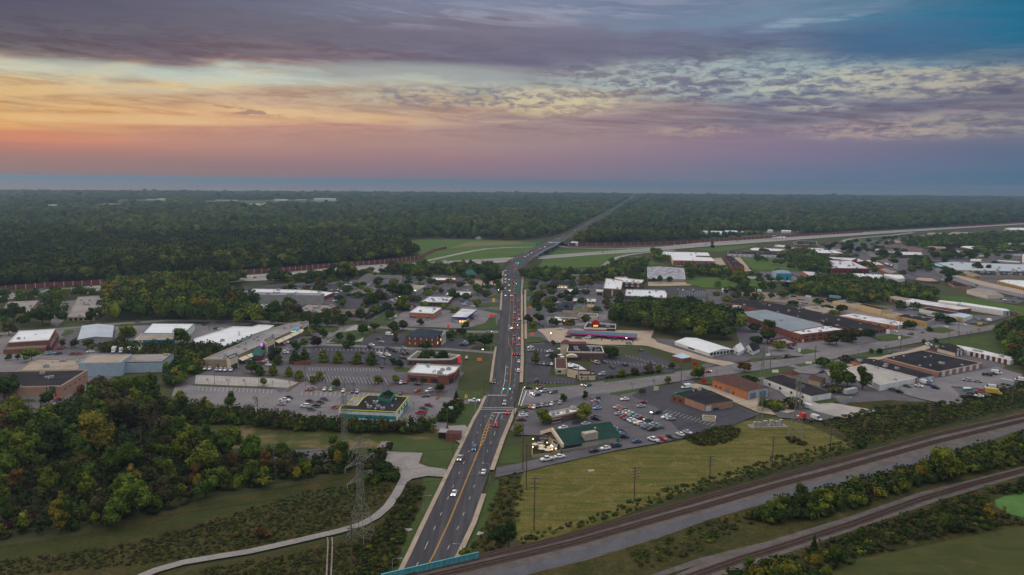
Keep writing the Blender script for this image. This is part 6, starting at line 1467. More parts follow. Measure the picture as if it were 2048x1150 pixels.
TL=[(cB(875,735),'pyramid','yellow green',80,'yellow green round tree, first from west in the mall median row'),(cB(975,742),'pyramid','yellow green',82,'yellow green tree, second from west in the mall median row'),(cB(1097,750),'pyramid','yellow green',78,'yellow green tree, third from west in the mall median row'),(cB(1193,755),'pyramid','green',88,'green tree, last on the east in the mall median row'),(cB(690,745),'pyramid','green',85,'green tree just left of the brick trash enclosure'),(cB(752,735),'pyramid','green',85,'green tree just behind the brick trash enclosure'),(cB(835,640),'round','dark purple',70,'dark purple leaved tree north of the mall parking row'),(cB(690,665),'round','green',70,'green tree between strip mall and purple tree'),(cB(750,640),'round','fresh green',60,'fresh green tree left of the purple leaved tree'),(cB(870,580),'round','green',70,'green tree beside the curved mall entrance road'),(cB(405,815),'round','green',90,'big green tree nearest the strip mall corner shop'),(cB(462,825),'pyramid','green',70,'small green tree right of the corner shop tree'),(cB(545,825),'pyramid','yellow green',75,'cone shaped yellow green tree, third along the lower mall aisle'),(cB(650,832),'pyramid','yellow green',68,'cone shaped yellow green tree, fourth along the lower mall aisle'),(cB(720,860),'round','yellow green',68,'yellow green tree at the end of the diagonal mulch bed'),(cB(560,740),'round','dark green',95,'dark green tree in front of the green roofed shop entrance'),(cB(578,755),'pyramid','green',65,'small green tree in front of the dark green one at the shop entrance'),(cB(805,880),'round','yellow green',50,'small yellowish tree in the central mall lot'),(cB(850,860),'round','yellow',60,'yellow tree in the central mall lot'),(cB(960,912),'round','green',60,'thin green tree on the mulch strip above the teal restaurant lot'),(cB(1235,880),'round','yellow green',55,'small round tree on the mulch island left of the diner'),(cB(1348,880),'round','yellow green',60,'small round tree on the mulch island nearest the diner'),(cB(125,885),'bare','',55,'nearly bare tree, first from west on the grass strip'),(cB(253,888),'bare','',62,'bare tree, second from west on the grass strip'),(cB(365,892),'bare','',62,'bare tree, third from west on the grass strip'),(cB(480,895),'round','yellow green',55,'small leafy tree on the grass strip among bare trees'),(cB(540,898),'bare','',50,'small bare tree at the east end of the grass strip'),(cB(660,900),'bare','',60,'bare tree beside the diagonal mulch bed'),(cB(1078,925),'bare','',75,'bare tree on the mulch strip behind the parked white car'),(cB(1200,930),'bare','',65,'bare tree on the mulch strip nearest the teal restaurant'),(cB(1300,930),'bare','',50,'slim bare tree behind the teal restaurant crest'),(cB(265,1050),'tall','green',120,'full green tree standing out of the hedge below the empty lot'),(cB(100,1060),'tall','yellow',95,'yellow topped tree in the hedge below the empty lot'),(cB(445,1065),'bare','',135,'large bare tree in the hedge below the empty lot'),(cB(1645,935),'round','brownish',65,'olive brown tree in the diner parking corner'),(cB(1350,615),'tall','rusty orange',70,'rusty conical tree left of the two storey brick office'),(cB(1125,470),'round','dark green',80,'dark tree on the lawn corner north of the mall road'),(cB(1135,560),'round','green',70,'green tree behind the white panel van lot'),(cB(1215,540),'spread','green',60,'spreading green tree beside the white panel van lot'),(cB(1055,610),'round','green',62,'green tree on the oval lawn'),(cB(985,600),'round','dark green',55,'dark tree on the west end of the oval lawn'),(cB(1190,385),'round','green',100,'tall green tree left of the lit lot lamp'),(cB(1395,400),'round','yellow green',100,'broad yellowish tree among parked cars near the brick pharmacy'),(cB(1240,350),'round','brownish',90,'brownish tree behind the lit lot lamp'),(cB(1330,310),'round','green',90,'green tree left of the pale flat roofed store'),(cB(1440,305),'round','dark green',80,'dark tree in front of the pale flat roofed store'),(cB(1390,300),'round','green',80,'mid green tree in front of the pale flat roofed store'),(cB(580,490),'round','fresh green',80,'bright green tree north of the strip mall end'),(cB(700,440),'round','brownish',80,'brown green tree in front of the long brick building'),(cB(770,490),'round','dark green',65,'dark tree in the row above the strip mall, west'),(cB(835,500),'round','dark green',62,'dark tree in the row above the strip mall, middle'),(cB(905,500),'round','dark green',60,'dark tree in the row above the strip mall, east'),(cB(640,370),'round','green',60,'green tree in front of the white retail hall'),(cB(540,440),'round','dark green',90,'dark tree below the white retail hall'),(cB(1000,375),'round','fresh green',40,'low round tree in the dark lot of the retail hall'),(cB(1040,455),'round','dark green',55,'small dark tree before the low dark roofed shop'),(cB(930,200),'tall','dark green',115,'tall dark tree before the highway'),(cB(1030,190),'spread','yellow green',120,'open crowned light green tree before the highway'),(cB(1345,165),'round','brownish',90,'rounded olive tree standing before the highway east of the motel'),(cB(1500,190),'round','yellow green',85,'yellow green tree right of the motel'),(cB(560,215),'round','green',100,'broad green tree beside the highway'),(cB(650,215),'round','yellow green',50,'low tree beside the highway'),(cC(690,645),'spread','dark green',95,'big dark round tree by the road west of the crossing'),(cC(565,520),'round','green',50,'tree below the blue gas station canopy'),(cC(90,540),'round','green',75,'tree left of the two storey brick office'),(cC(150,530),'round','brownish',70,'tree behind the corner of the brick office'),(cC(265,495),'round','brownish',45,'low tree behind the brick office roof'),(cC(290,745),'round','green',85,'green tree right behind the white roofed diner, west'),(cC(345,745),'tall','fresh green',95,'tall green tree right behind the white roofed diner'),(cC(410,748),'round','dark green',80,'dark tree right behind the white roofed diner, east'),(cC(85,760),'round','dark green',50,'dark shrub like tree left of the square bank building'),(cC(125,775),'round','dark green',55,'second dark shrub like tree left of the square bank building'),(cC(745,245),'spread','dark green',110,'dark mass of tree beside the main road at the north lots'),(cC(600,130),'tall','green',65,'tall tree behind the green hipped roof'),(cC(655,175),'round','dark green',70,'dark tree right of the green hipped roof'),(cC(480,320),'round','green',70,'tree left of the small bank canopy'),(cC(400,290),'round','green',40,'small tree above the dark red restaurant'),(cC(310,300),'round','green',50,'tree behind the dark red restaurant'),(cC(640,245),'conifer','dark green',30,'small conifer, west of two in the tan lot'),(cC(675,248),'conifer','dark green',34,'small conifer, east of two in the tan lot'),(cC(630,375),'conifer','dark green',38,'conifer right of the blue car row'),(cC(500,985),'conifer','dark green',65,'dark conifer on the lawn corner by the traffic signal'),(cC(1020,755),'tall','yellow green',100,'bright yellow green tree in the dark lot east of the road'),(cC(1135,730),'round','brownish',55,'tree in front of the patio umbrellas'),(cC(1135,630),'round','rusty orange',38,'small rusty tree behind the patio restaurant'),(cC(970,480),'round','dark green',58,'dark tree beside the sidewalk, west of a pair'),(cC(1045,490),'spread','dark green',68,'dark tree beside the sidewalk, east of a pair'),(cC(1045,355),'spread','brownish',75,'wide olive tree on the lawn east of the road'),(cC(1130,360),'spread','green',60,'green tree right of the wide olive tree'),(cC(1045,415),'round','dark green',45,'dark tree before the hip roofed restaurant'),(cC(1105,400),'round','green',50,'green tree before the hip roofed restaurant'),(cC(1225,305),'round','dark green',45,'round dark tree, west of a pair before the white topped shop'),(cC(1272,308),'round','dark green',45,'round dark tree, east of a pair before the white topped shop'),(cC(1365,245),'round','yellow',68,'yellow round tree beside the hotel'),(cC(1340,210),'round','yellow green',45,'yellow green tree behind the yellow one near the hotel'),(cC(1135,270),'round','dark green',45,'dark tree below the teal canopy'),(cC(1060,270),'round','dark green',40,'dark tree left below the teal canopy'),(cC(1490,400),'tall','rusty orange',65,'rusty red tree at the edge of the wood below the hotel'),(cC(1225,400),'round','brownish',40,'brownish tree before the yellow building'),(cC(1500,700),'round','green',70,'green tree right of the brown brick patio restaurant'),(cC(1540,715),'round','dark green',75,'dark tree right of the brown brick patio restaurant'),(cC(1590,840),'round','yellow green',58,'small tree in the hedge strip, west'),(cD(392,990),'round','brownish',50,'small olive tree in the hedge strip, second'),(cD(483,975),'round','rusty orange',62,'small rusty tree in the hedge strip, third'),(cD(553,968),'round','yellow green',50,'small tree in the hedge strip, fourth'),(cD(633,948),'round','green',45,'small green tree at the east end of the hedge strip'),(cD(312,1000),'round','yellow green',50,'small tree in the hedge strip next to the white suv'),(cC(1205,995),'round','green',48,'small green tree on the verge behind the parked row'),(cL(935,715),'tall','dark green',130,'dark tree at the back of the tree row by the flat roofed brown building'),(cM(920,345),'round','green',160,'middle tree of the row by the flat roofed brown building'),(cM(945,450),'round','yellow green',240,'largest front tree of the row by the flat roofed brown building'),(cM(330,500),'round','yellow green',215,'yellow green tree at the left corner of the flat roofed brown building'),(cH(815,325),'round','yellow green',65,'small tree by the sidewalk in front of the patio umbrellas'),(cD(380,1078),'bare','',55,'bare reddish tree on the verge strip, west'),(cD(525,1060),'bare','',60,'bare reddish tree on the verge, east'),(cD(610,1040),'round','yellow green',45,'low wide tree on the verge'),(cD(815,1018),'round','yellow green',95,'yellow green tree at the kerb of the cross road'),(cD(1115,968),'spread','rusty orange',68,'red tinged tree on the lawn of the cross road'),(cD(930,998),'bare','',50,'small bare tree left of the red tinged tree'),(cD(1265,780),'tall','green',165,'very tall slim green tree before the huge blue grey roof'),(cE(450,800),'spread','brownish',110,'wide olive tree before the brick factory, west of a pair'),(cE(555,785),'spread','brownish',110,'wide olive tree before the brick factory, east of a pair'),(cE(450,1055),'round','fresh green',150,'big light green tree left of the tan metal roof'),(cE(520,1060),'round','green',100,'lower green tree left of the tan metal roof'),(cE(620,1080),'tall','green',160,'tall green tree before the tan metal roof'),(cE(675,845),'round','green',34,'small round tree on the verge, west of two'),(cE(735,850),'round','dark green',40,'small round tree on the verge, middle'),(cE(1020,785),'round','green',36,'small tree beyond the cross road bend'),(cE(1098,775),'round','brownish',34,'small tree at the east bend of the cross road'),(cE(590,850),'bare','',45,'small bare tree on the verge'),(cE(775,830),'bare','',55,'bare reddish tree at the kerb before the black roofed duplex'),(cE(1260,750),'bare','',70,'bare tree by the road bend, first of three'),(cE(1320,755),'bare','',75,'bare tree by the road bend, second of three'),(cE(1385,725),'bare','',60,'bare tree by the road bend, third of three'),(cE(1060,705),'round','green',36,'bushy tree on the triangular lawn'),(cE(110,420),'round','dark green',45,'dark shrub like tree before the bright blue shed'),(cD(1075,415),'round','yellow green',115,'large yellow green tree right of the green field'),(cD(1400,415),'round','dark green',40,'dark round tree in the boat yard'),(cE(1180,390),'tall','dark green',80,'dark tree beside the eastern street'),(cE(1375,300),'round','green',60,'green tree on the white blue roofed warehouse front'),(cE(1445,300),'round','green',38,'smaller green tree by the white blue roofed warehouse'),(cE(515,185),'spread','dark green',68,'dark tree behind the brick warehouses, west'),(cE(590,185),'round','dark green',45,'dark tree behind the brick warehouses, east'),(cE(395,165),'round','dark green',40,'dark tree before the highway at the brick warehouses'),(cE(1215,215),'round','brownish',60,'olive tree before the white roofed brick hall'),(cE(1320,230),'round','green',70,'green tree before the white roofed brick hall'),(cE(760,220),'round','dark green',60,'dark tree at the far street corner'),(cE(700,250),'round','green',30,'little green tree at the far street corner'),(cX(1610,130),'tall','green',110,'slim tree alone before the highway east of the ramp'),(cA(60,560),'round','brownish',90,'brown green tree behind the white roofed brick hall'),(cA(150,480),'round','yellow',60,'yellowish tree before the far left parapet building'),(cA(90,470),'spread','dark green',120,'large dark tree over the far left parapet building'),(cA(280,500),'spread','dark green',130,'large dark tree left of the tan flat roofed office'),(cA(600,480),'tall','dark green',100,'dark tree at the front of the tan flat roofed office'),(cA(210,735),'spread','yellow green',95,'yellow green tree before the white roofed brick hall'),(cA(60,725),'round','green',40,'small green tree before the brick hall, west'),(cA(118,720),'round','dark green',36,'small dark tree before the brick hall, east'),(cA(840,605),'round','yellow green',115,'olive tree between grey shed and teal fronted hall'),(cA(800,640),'round','brownish',80,'brown green tree in front of the olive tree by the grey shed'),(cA(1190,620),'round','green',105,'green tree at the right end of the teal fronted hall'),(cA(30,990),'spread','dark green',165,'large dark tree at the left edge before the salmon walled building'),(cA(1300,815),'round','dark green',55,'round dark tree beside the end wall of the strip mall'),]
for(p,kd,tn,hp,lab)in TL:
 h_=hgt(p[0],p[1]-hp/p.s,hp/p.s)
 w_=1.22 if kd!='bare' else 1.0;h_*=1.06
 nm,ct=('tree','tree')
 tree(P(*p),kd,tn or 'green',max(2.5,h_),lab,None,nm,ct,wide=w_)
print('trees',TREE_N[0])
M_BR={'green':5,'dark green':4,'brownish':6,'yellow green':1.2,'yellow':.15,'rusty orange':.08,'fresh green':.8}
def brush(name,poly,sp,r_,h_,cr=cP,z=0.0,mixd=M_BR,quads=34,excl=(),k=1.0):
 pts=scatter(poly,sp,cr,z,excl=excl)
 if not pts:return
 n=len(pts)
 s2=np.stack([rng.uniform(*r_,n),rng.uniform(*h_,n)],1)
 mass(name,pts,s2,tones_for(n,mixd)*k*(.72 if name!='scattered_trees' else 1),1,quads=quads,flat=1.0)
 return n
c_=0
c_+=brush('hedge',[(330,812),(480,832),(600,846),(690,850),(790,858),(872,852),(868,864),(800,872),(690,868),(560,862),(450,850),(390,850),(345,832)],3.0,(1.6,2.8),(3,6.5))or 0
c_+=brush('hedge',[cH(390,160),cH(440,145),cH(500,165),cH(470,200),cH(440,260),cH(330,250),cH(360,200)],2.6,(1.3,2.2),(2,4),mixd={'dark green':3,'green':3})or 0
c_+=brush('hedge',[cL(1230,400),cL(2010,318),cL(2010,335),cL(1240,418)],1.6,(.8,1.1),(1,1.4),mixd={'dark green':1})or 0
c_+=brush('hedge',[cY(1230,850),cY(1420,750),cY(1520,700),cY(1860,720),cY(1860,740),cY(1530,725),cY(1440,780),cY(1250,870)],2.6,(1.2,1.6),(2,2.8),mixd={'dark green':1})or 0
c_+=brush('hedge',[cB(1030,300),cB(1230,300),cB(1230,306),cB(1030,308)],3,(1.5,2.2),(2,3),mixd={'dark green':1,'green':1})or 0
c_+=brush('hedge',[cA(370,640),cA(370,640),cA(1460,650),cA(1240,780),cA(1180,800),cA(1230,740)],5,(2.2,3.6),(4,7))or 0
c_+=brush('hedge',[cB(215,660),cB(550,545),cB(560,552),cB(330,640),cB(225,672)],3,(1.2,2.0),(1.5,3),mixd={'dark green':2,'green':1})or 0
pts=scatter([(-30,1082),(150,1068),(430,998),(680,950),(680,935),(430,975),(150,1040),(-30,1058)],7)
s2=np.stack([rng.uniform(1.3,2.4,len(pts)),rng.uniform(4,9,len(pts))],1)
mass('saplings',pts,s2,tones_for(len(pts),{'fresh green':3,'yellow green':5,'yellow':1,'green':4}),2,quads=130)
c_+=brush('undergrowth',[(-60,1080),(150,1064),(250,1050),(430,990),(680,946),(770,936),(780,900),(700,925),(540,908),(400,890),(385,850),(330,800),(205,795),(150,830),(45,850),(-60,880)],4.6,(1.6,3.0),(2.0,4.5),mixd={'brownish':6,'dark green':5,'green':2,'dark purple':.5},quads=22,k=.8)or 0
c_+=brush('undergrowth',[cG(1150,500),cG(1240,560),cG(1230,600),cG(1040,620),cG(1030,560)],2.5,(1.2,2.4),(1.5,3),mixd={'dark green':3,'green':2})or 0
c_+=brush('undergrowth',[(700,1175),(712,1085),(745,1062),(776,1035),(800,1005),(815,975),(850,975),(838,1010),(822,1050),(800,1095),(778,1175)],2.0,(.7,1.6),(.7,1.8),mixd={'brownish':5,'green':2,'dark green':3,'yellow green':1})or 0
c_+=brush('undergrowth',[(1000,960),(1035,945),(1045,990),(1030,1075),(985,1108),(935,1118),(955,1075),(985,1010)],2.7,(.5,1.2),(.4,1.1),mixd={'brownish':5,'green':3,'yellow green':3,'dark green':2})or 0
c_+=brush('weeds',[(-60,1160),(380,1120),(600,1075),(720,1040),(790,975),(740,965),(600,985),(420,1045),(230,1095),(-60,1130)],1.9,(.4,1.1),(.25,.7),mixd={'brownish':8,'green':3,'dark green':1},quads=14,k=.85)or 0
c_+=brush('weeds',[(320,1180),(420,1138),(640,1098),(700,1085),(700,1180)],1.7,(.4,1.1),(.25,.7),mixd={'brownish':8,'green':3,'dark green':1},quads=14,k=.85)or 0
bank=[(1031,1094),(1150,1060),(1319,1010),(1438,977),(1557,945),(1662,916),(1739,893),(1875,855),(2060,812),(2060,775),(1875,832),(1760,868),(1662,890),(1545,918),(1419,956),(1300,992),(1180,1038),(1040,1078)]
c_+=brush('undergrowth',bank,2.5,(.5,1.4),(.4,1.6),z=2.2,quads=26)or 0
c_+=brush('undergrowth',[(1640,845),(1760,812),(1900,805),(2060,750),(2060,775),(1875,832),(1760,868),(1690,885),(1680,865)],3.2,(.8,1.8),(.5,1.6))or 0
c_+=brush('undergrowth',[cI(650,400),cI(900,330),cI(990,370),cI(960,400),cI(820,450),cI(700,445)],1.9,(.9,1.6),(.9,1.9),mixd={'brownish':5,'green':2,'yellow green':3})or 0
c_+=brush('undergrowth',[cI(1240,405),cI(1290,400),cI(1370,435),cI(1350,450),cI(1260,430)],1.7,(.7,1.2),(.6,1.1),mixd={'dark purple':2,'brownish':5})or 0
midb=[(1500,1040),(1555,1010),(1600,1003),(1700,975),(1851,935),(1960,900),(2120,850),(2120,900),(2048,928),(1841,972),(1705,1018),(1580,1050)]
c_+=brush('undergrowth',midb,3.0,(1.4,3.2),(1.8,5.0),z=ZP,mixd={'green':5,'dark green':4,'yellow green':4,'yellow':.5,'brownish':2,'rusty orange':.15},quads=40)or 0
c_+=brush('undergrowth',[(1250,1110),(1421,1046),(1523,1016),(1600,992),(1500,1050),(1400,1100),(1290,1140)],3.0,(.6,1.4),(.4,1.1),z=ZP,mixd={'green':3,'brownish':4,'rusty orange':.15,'yellow green':2})or 0
c_+=brush('undergrowth',[(1520,1135),(1600,1105),(1705,1070),(1875,1010),(2060,955),(2060,985),(1985,990),(1980,1020),(2060,1045),(1960,1062),(1860,1078),(1720,1115),(1620,1160)],2.6,(.7,1.9),(.6,2.0),z=ZP,mixd={'brownish':6,'dark green':4,'green':3,'yellow green':1.0,'rusty orange':.1})or 0
c_+=brush('undergrowth',[(1440,1180),(1530,1128),(1640,1160),(1600,1190)],2.6,(1.4,3.0),(1.5,4.5),z=ZP,mixd={'dark green':5,'green':3,'yellow green':3,'yellow':1})or 0
c_+=brush('weeds',[cJ(600,200),cJ(1000,160),cJ(1500,90),cJ(1500,130),cJ(1200,200),cJ(900,300),cJ(600,330)],3.5,(.6,1.5),(.5,1.3),mixd={'brownish':4,'yellow green':3,'green':3})or 0
for pg,sp,hs in(([(1490,506),(1700,486),(2100,476),(2100,560),(1900,556),(1640,552),(1500,525)],34,(5,10)),([(1560,600),(1860,608),(1950,640),(1740,684),(1480,718),(1400,735),(1480,690)],30,(3,7)),([(1050,545),(1200,560),(1345,600),(1240,622),(1205,655),(1060,660)],23,(4,8)),([(1050,545),(1360,545),(1400,560),(1300,570),(1050,562)],11,(5,9)),([(560,560),(880,550),(1000,545),(1000,600),(880,640),(700,640),(560,610)],23,(4,9)),([(480,622),(560,612),(700,640),(690,655),(560,650),(500,645)],11,(5,9)),([(0,600),(210,590),(210,640),(0,660)],15,(6,11)),([(560,640),(690,660),(640,690),(700,695),(890,700),(900,664),(1000,668),(985,690),(900,712),(640,700)],22,(3,6)),([(1340,752),(1560,740),(1720,715),(1880,700),(1700,800),(1560,830)],30,(3,6)),([(1745,478),(1850,473),(2100,463),(2100,474),(1760,483)],26,(5,9)),([(560,552),(880,534),(1000,532),(1000,545),(880,552),(560,566)],13,(5,10)),([(1420,560),(1560,545),(1600,600),(1480,610),(1420,600)],20,(4,8))):
 c_+=brush('scattered_trees',pg,sp,(sp*.1+1.2,sp*.05+3.4),hs,quads=110,mixd={'green':4,'dark green':4,'fresh green':1.5,'yellow green':1.5,'brownish':1,'rusty orange':.15},excl=ROOFS)or 0
print('brush',c_)
for(p,z,kd,tn,hp,lab)in((cH(690,985),1,'round','dark green',140,'dark round bush by the bridge, west of the pair'),(cH(760,985),1,'tall','dark green',175,'taller dark bush by the bridge, east of the pair'),(cH(505,1050),1,'bush','yellow green',65,'yellow green shrub at the end of the teal bridge rail'),(cJ(190,760),ZP,'tall','green',160,'tall green tree standing in the brush beside the double track'),(cJ(1040,590),ZP,'round','yellow green',200,'broad yellow green tree in the brush between the railway lines'),(cJ(900,600),ZP,'round','yellow',95,'yellowish tree left of the broad one between the railway lines'),(cJ(800,580),ZP,'round','rusty orange',60,'small orange tinged tree between the railway lines'),(cJ(1300,850),ZP,'tall','yellow',130,'bright yellow sapling left of the pond'),(cJ(1390,790),ZP,'tall','yellow',50,'small yellow sapling at the pond edge'),(cJ(270,1000),ZP,'conifer','dark green',95,'dark young tree below the single track'),(cJ(400,1090),ZP,'round','green',110,'round green tree at the lower brush'),(cJ(280,1110),ZP,'round','yellow',80,'orange yellow shrub at the bottom brush'),(cJ(340,1170),ZP,'round','yellow green',80,'yellow green shrub cut by the bottom edge'),(cI(1030,1170),ZP,'round','fresh green',75,'bright shrub at the bottom edge beside the single track'),(cJ(1050,900),ZP,'round','green',110,'grey green round bush in the brush left of the pond'),(cJ(1130,900),ZP,'round','dark green',70,'dark bush right of the grey green one'),(cJ(540,400),0,'bush','dark green',60,'dark bush on the bank beside the meadow'),(cG(280,840+85),0,'bush','yellow',40,'orange tinged shrub in the rough field'),(cG(430,930),0,'bush','rusty orange',75,'rusty shrub in the rough field'),(cI(1110,240),0,'round','green',75,'green tree at the foot of the slim lattice mast')):
 h_=hgt(p[0],p[1]-hp/p.s,hp/p.s)if z==0 else(hp/p.s)*(H-z)/(112/.0006)if False else None
 q=P(p[0],p[1],z)
 d_=ray(p[0],p[1]-hp/p.s)
 h_=H+d_.z*math.hypot(q.x,q.y)/math.hypot(d_.x,d_.y)-z
 tree(q,kd,tn,max(1.2,h_),lab,None,'bush' if 'shrub' in lab or 'bush' in lab else 'tree','bush' if 'shrub' in lab or 'bush' in lab else 'tree')
m_paint=mat('car_paint',(1,1,1),None,1,rough=.28,spec=.6,obj_col=True)
m_tyre=mat('tyre_rubber',(.02,.02,.022),None,1,rough=.9)
m_rim=mat('wheel_rim',(.35,.35,.36),None,1,rough=.4,metal=.6)
m_head=mat('headlight_glass',(.6,.62,.62),None,1,rough=.2)
m_headon=mat('headlight_lit',(1,.95,.8),None,1,emit=(1,.86,.62),emit_s=5)
m_tail=mat('taillight_glass',(.35,.015,.015),None,1,rough=.3)
m_tailon=mat('taillight_lit',(.8,.03,.02),None,1,emit=(1,.035,.02),emit_s=4.5)
m_trim=mat('car_trim',(.025,.025,.028),None,1,rough=.7)
PAINT={'white':(.72,.73,.75),'silver':(.36,.38,.42),'grey':(.13,.135,.15),'dark grey':(.055,.058,.066),'black':(.014,.014,.017),'red':(.36,.02,.022),'dark red':(.16,.012,.022),'blue':(.04,.09,.22),'dark blue':(.02,.032,.075),'light blue':(.2,.34,.46),'teal':(.05,.15,.18),'green':(.03,.09,.06),'bright green':(.25,.55,.12),'yellow':(.6,.42,.06),'orange':(.55,.16,.03),'brown':(.1,.06,.045),'tan':(.38,.31,.22),'cream':(.6,.55,.45)}
def profile(b,st,w0,mi=0):
 """closed body from side stations (x, z_low, z_high, half width low, half width high)"""
 rings=[]
 for x,zl,zh,wl,wh in st:
  rings.append([(x,-wl,zl),(x,-wl*1.02,zl+(zh-zl)*.45),(x,-wh,zh),(x,wh,zh),(x,wl*1.02,zl+(zh-zl)*.45),(x,wl,zl)])
 vs=[v for r in rings for v in r];n=6
 fs=[]
 for i in range(len(rings)-1):
  for k in range(n):fs.append((i*n+k,i*n+(k+1)%n,(i+1)*n+(k+1)%n,(i+1)*n+k))
 fs+=[tuple(range(n))[::-1],tuple((len(rings)-1)*n+k for k in range(n))]
 fs=[f[::-1]for f in fs]
 b.add(vs,fs,mi)
def wheel_mb(x,y,r,w=.22):
 b=MB();b.tube((x,y-w/2,r),(x,y+w/2,r),r,r,12,0);s=1 if y>0 else-1
 b.tube((x,y+s*w/2,r),(x,y+s*(w/2+.015),r),r*.6,r*.55,10,1)
 return b
CARM={}
def car_meshes(kind):
 if kind in CARM:return CARM[kind]
 body,cab,extra=MB(),MB(),[]
 if kind in('sedan','hatch'):
  L,W2,r=(4.7,.90,.33)if kind=='sedan' else(4.2,.88,.32)
  h=L/2
  profile(body,[(-h,.35,.72,.70,.62),(-h+.18,.22,.88,.84,.76),(-h+.9,.20,.96,W2,.80),(-.2,.20,.95,W2,.84),(h-1.3,.20,.92,W2,.82),(h-.35,.22,.76,.86,.72),(h,.35,.62,.70,.58)],W2)
  t0,t1=(-h+.75,-h+1.35)if kind=='sedan' else(-h+.2,-h+.65)
  profile(cab,[(t0,.90,.94,.74,.72),(t1,.90,1.36,.76,.58),(.35,.90,1.42,.78,.60),(h-1.35,.88,.93,.76,.74)],W2)
  roof=[(t1+.02,1.30,1.405,.57,.55),(-.1,1.33,1.46,.61,.57),(.42,1.33,1.44,.60,.56)]
 elif kind in('suv','minivan','van'):
  L,W2,r={'suv':(4.7,.95,.38),'minivan':(5.0,.97,.36),'van':(5.6,1.0,.37)}[kind]
  H_={'suv':1.72,'minivan':1.72,'van':2.25}[kind];h=L/2
  profile(body,[(-h,.4,.98,.80,.76),(-h+.12,.25,1.08,.90,.84),(-h+.9,.24,1.10,W2,.88),(h-1.5,.24,1.06,W2,.88),(h-.35,.26,.92,.90,.80),(h,.4,.74,.78,.68)],W2)
  nz=h-(1.25 if kind!='van' else.75)
  if kind=='van':
   profile(body,[(-h+.02,1.0,H_-.1,.93,.82),(-h+.4,1.0,H_,.95,.86),(h-2.0,1.0,H_,.95,.86),(h-1.7,1.0,H_-.12,.93,.82)],W2)
   profile(cab,[(h-1.75,1.0,H_-.15,.92,.80),(h-1.5,1.0,H_-.25,.92,.78),(nz,.98,1.06,.86,.82)],W2);roof=None
  else:
   profile(cab,[(-h+.06,1.02,1.10,.84,.82),(-h+.32,1.02,H_-.08,.86,.72),(.35,1.02,H_-.04,.88,.74),(nz,1.0,1.06,.84,.82)],W2)
   roof=[(-h+.22,H_-.16,H_-.02,.74,.70),(-.2,H_-.12,H_+.02,.76,.72),(.45,H_-.14,H_-.0,.74,.70)]
 elif kind=='pickup':
  L,W2,r=5.7,.98,.4;h=L/2
  profile(body,[(h-3.6,.35,1.05,W2,.92),(h-1.5,.32,1.10,W2,.90),(h-.3,.34,1.02,.94,.84),(h,.45,.85,.84,.76)],W2)
  body.box(-h+1.05,0,.42,2.1,1.9,.35);body.box(-h+1.05,-.91,.75,2.1,.1,.36);body.box(-h+1.05,.91,.75,2.1,.1,.36);body.box(-h+.06,0,.7,.1,1.84,.38)
  profile(cab,[(h-3.62,1.0,1.12,.86,.84),(h-3.5,1.0,1.74,.86,.74),(h-2.1,1.0,1.78,.88,.76),(h-1.45,1.0,1.08,.86,.84)],W2)
  roof=[(h-3.52,1.62,1.79,.75,.72),(h-2.7,1.66,1.83,.78,.74),(h-2.0,1.66,1.81,.77,.73)]
 h=L/2
 if roof:profile(body,roof,W2)
 whl=[wheel_mb(x,y,r)for x in(-h+.95,h-.95)for y in(-W2+.1,W2-.1)]
 hl=[MB().box(h-.12,y,.60 if kind!='pickup' else.8,.2,.32,.16)for y in(-.62,.62)]
 tl=[MB().box(-h+.07,y,.68 if kind in('sedan','hatch')else.85,.16,.3,.18)for y in(-.66,.66)]
 D={'L':L,'body':body.mesh('body',m_paint),'cab':cab.mesh('windows',M_gl),'wheel':[w_.mesh('wheel',[m_tyre,m_rim])for w_ in whl],'head':[x.mesh('headlight',m_head)for x in hl],'tail':[x.mesh('taillight',m_tail)for x in tl],'headon':[x.mesh('headlight',m_headon)for x in hl],'tailon':[x.mesh('taillight',m_tailon)for x in tl]}
 full=MB();
 for k,src in enumerate([body]):
  full.v+=src.v;full.f+=[list(f)for f in src.f];full.mi+=[0]*len(src.f)
 o=len(full.v)
 for w_ in whl:
  full.v+=w_.v;full.f+=[[i+o for i in f]for f in w_.f];full.mi+=[1]*len(w_.f);o=len(full.v)
 D['simple']=full.mesh('body',[m_paint,m_tyre])
 CARM[kind]=D
 return D
NCAR=[0]
WORD={'sedan':'sedan','hatch':'hatchback','suv':'suv','minivan':'minivan','van':'van','pickup':'pickup'}
def child(name,me,parent,col=None):
 o=bpy.data.objects.new(name,me);COL.objects.link(o);o.parent=parent
 if col:o.color=(*col,1)
 return o
def car(p,head,kind,colr,label,group,detail=2,lights=None,z=None):
 D=car_meshes(kind)
 e=empty('parked_car' if lights is None else 'car',p,head)
 e.location.z=(p.z if z is None else z)+ZR+.03
 tag(e,label,'van' if kind=='van' else 'pickup' if kind=='pickup' else 'car',group)
 c=PAINT[colr];j=random.uniform(.9,1.1)
 c=tuple(min(.85,v*j)for v in c)
 if detail==2:
  child('body',D['body'],e,c)
  for w_ in D['wheel']:child('wheel',w_,e)
 else:child('body',D['simple'],e,c)
 child('windows',D['cab'],e)
 if lights:
  for x in(D['headon']if 'h' in lights else D['head']if detail==2 else[]):child('headlight',x,e)
  for x in(D['tailon']if 't' in lights else D['tail']if detail==2 else[]):child('taillight',x,e)
 elif detail==2:
  for x in D['head']:child('headlight',x,e)
  for x in D['tail']:child('taillight',x,e)
 NCAR[0]+=1
 return e
def hd(x,y,dx,dy):
 a,b_=P(x,y),P(x+dx,y+dy)
 return math.atan2(b_.y-a.y,b_.x-a.x)
ORD=['first','second','third','fourth','fifth','sixth','seventh','eighth','ninth','tenth','eleventh','twelfth','thirteenth','fourteenth','fifteenth','sixteenth','seventeenth','eighteenth','nineteenth','twentieth']
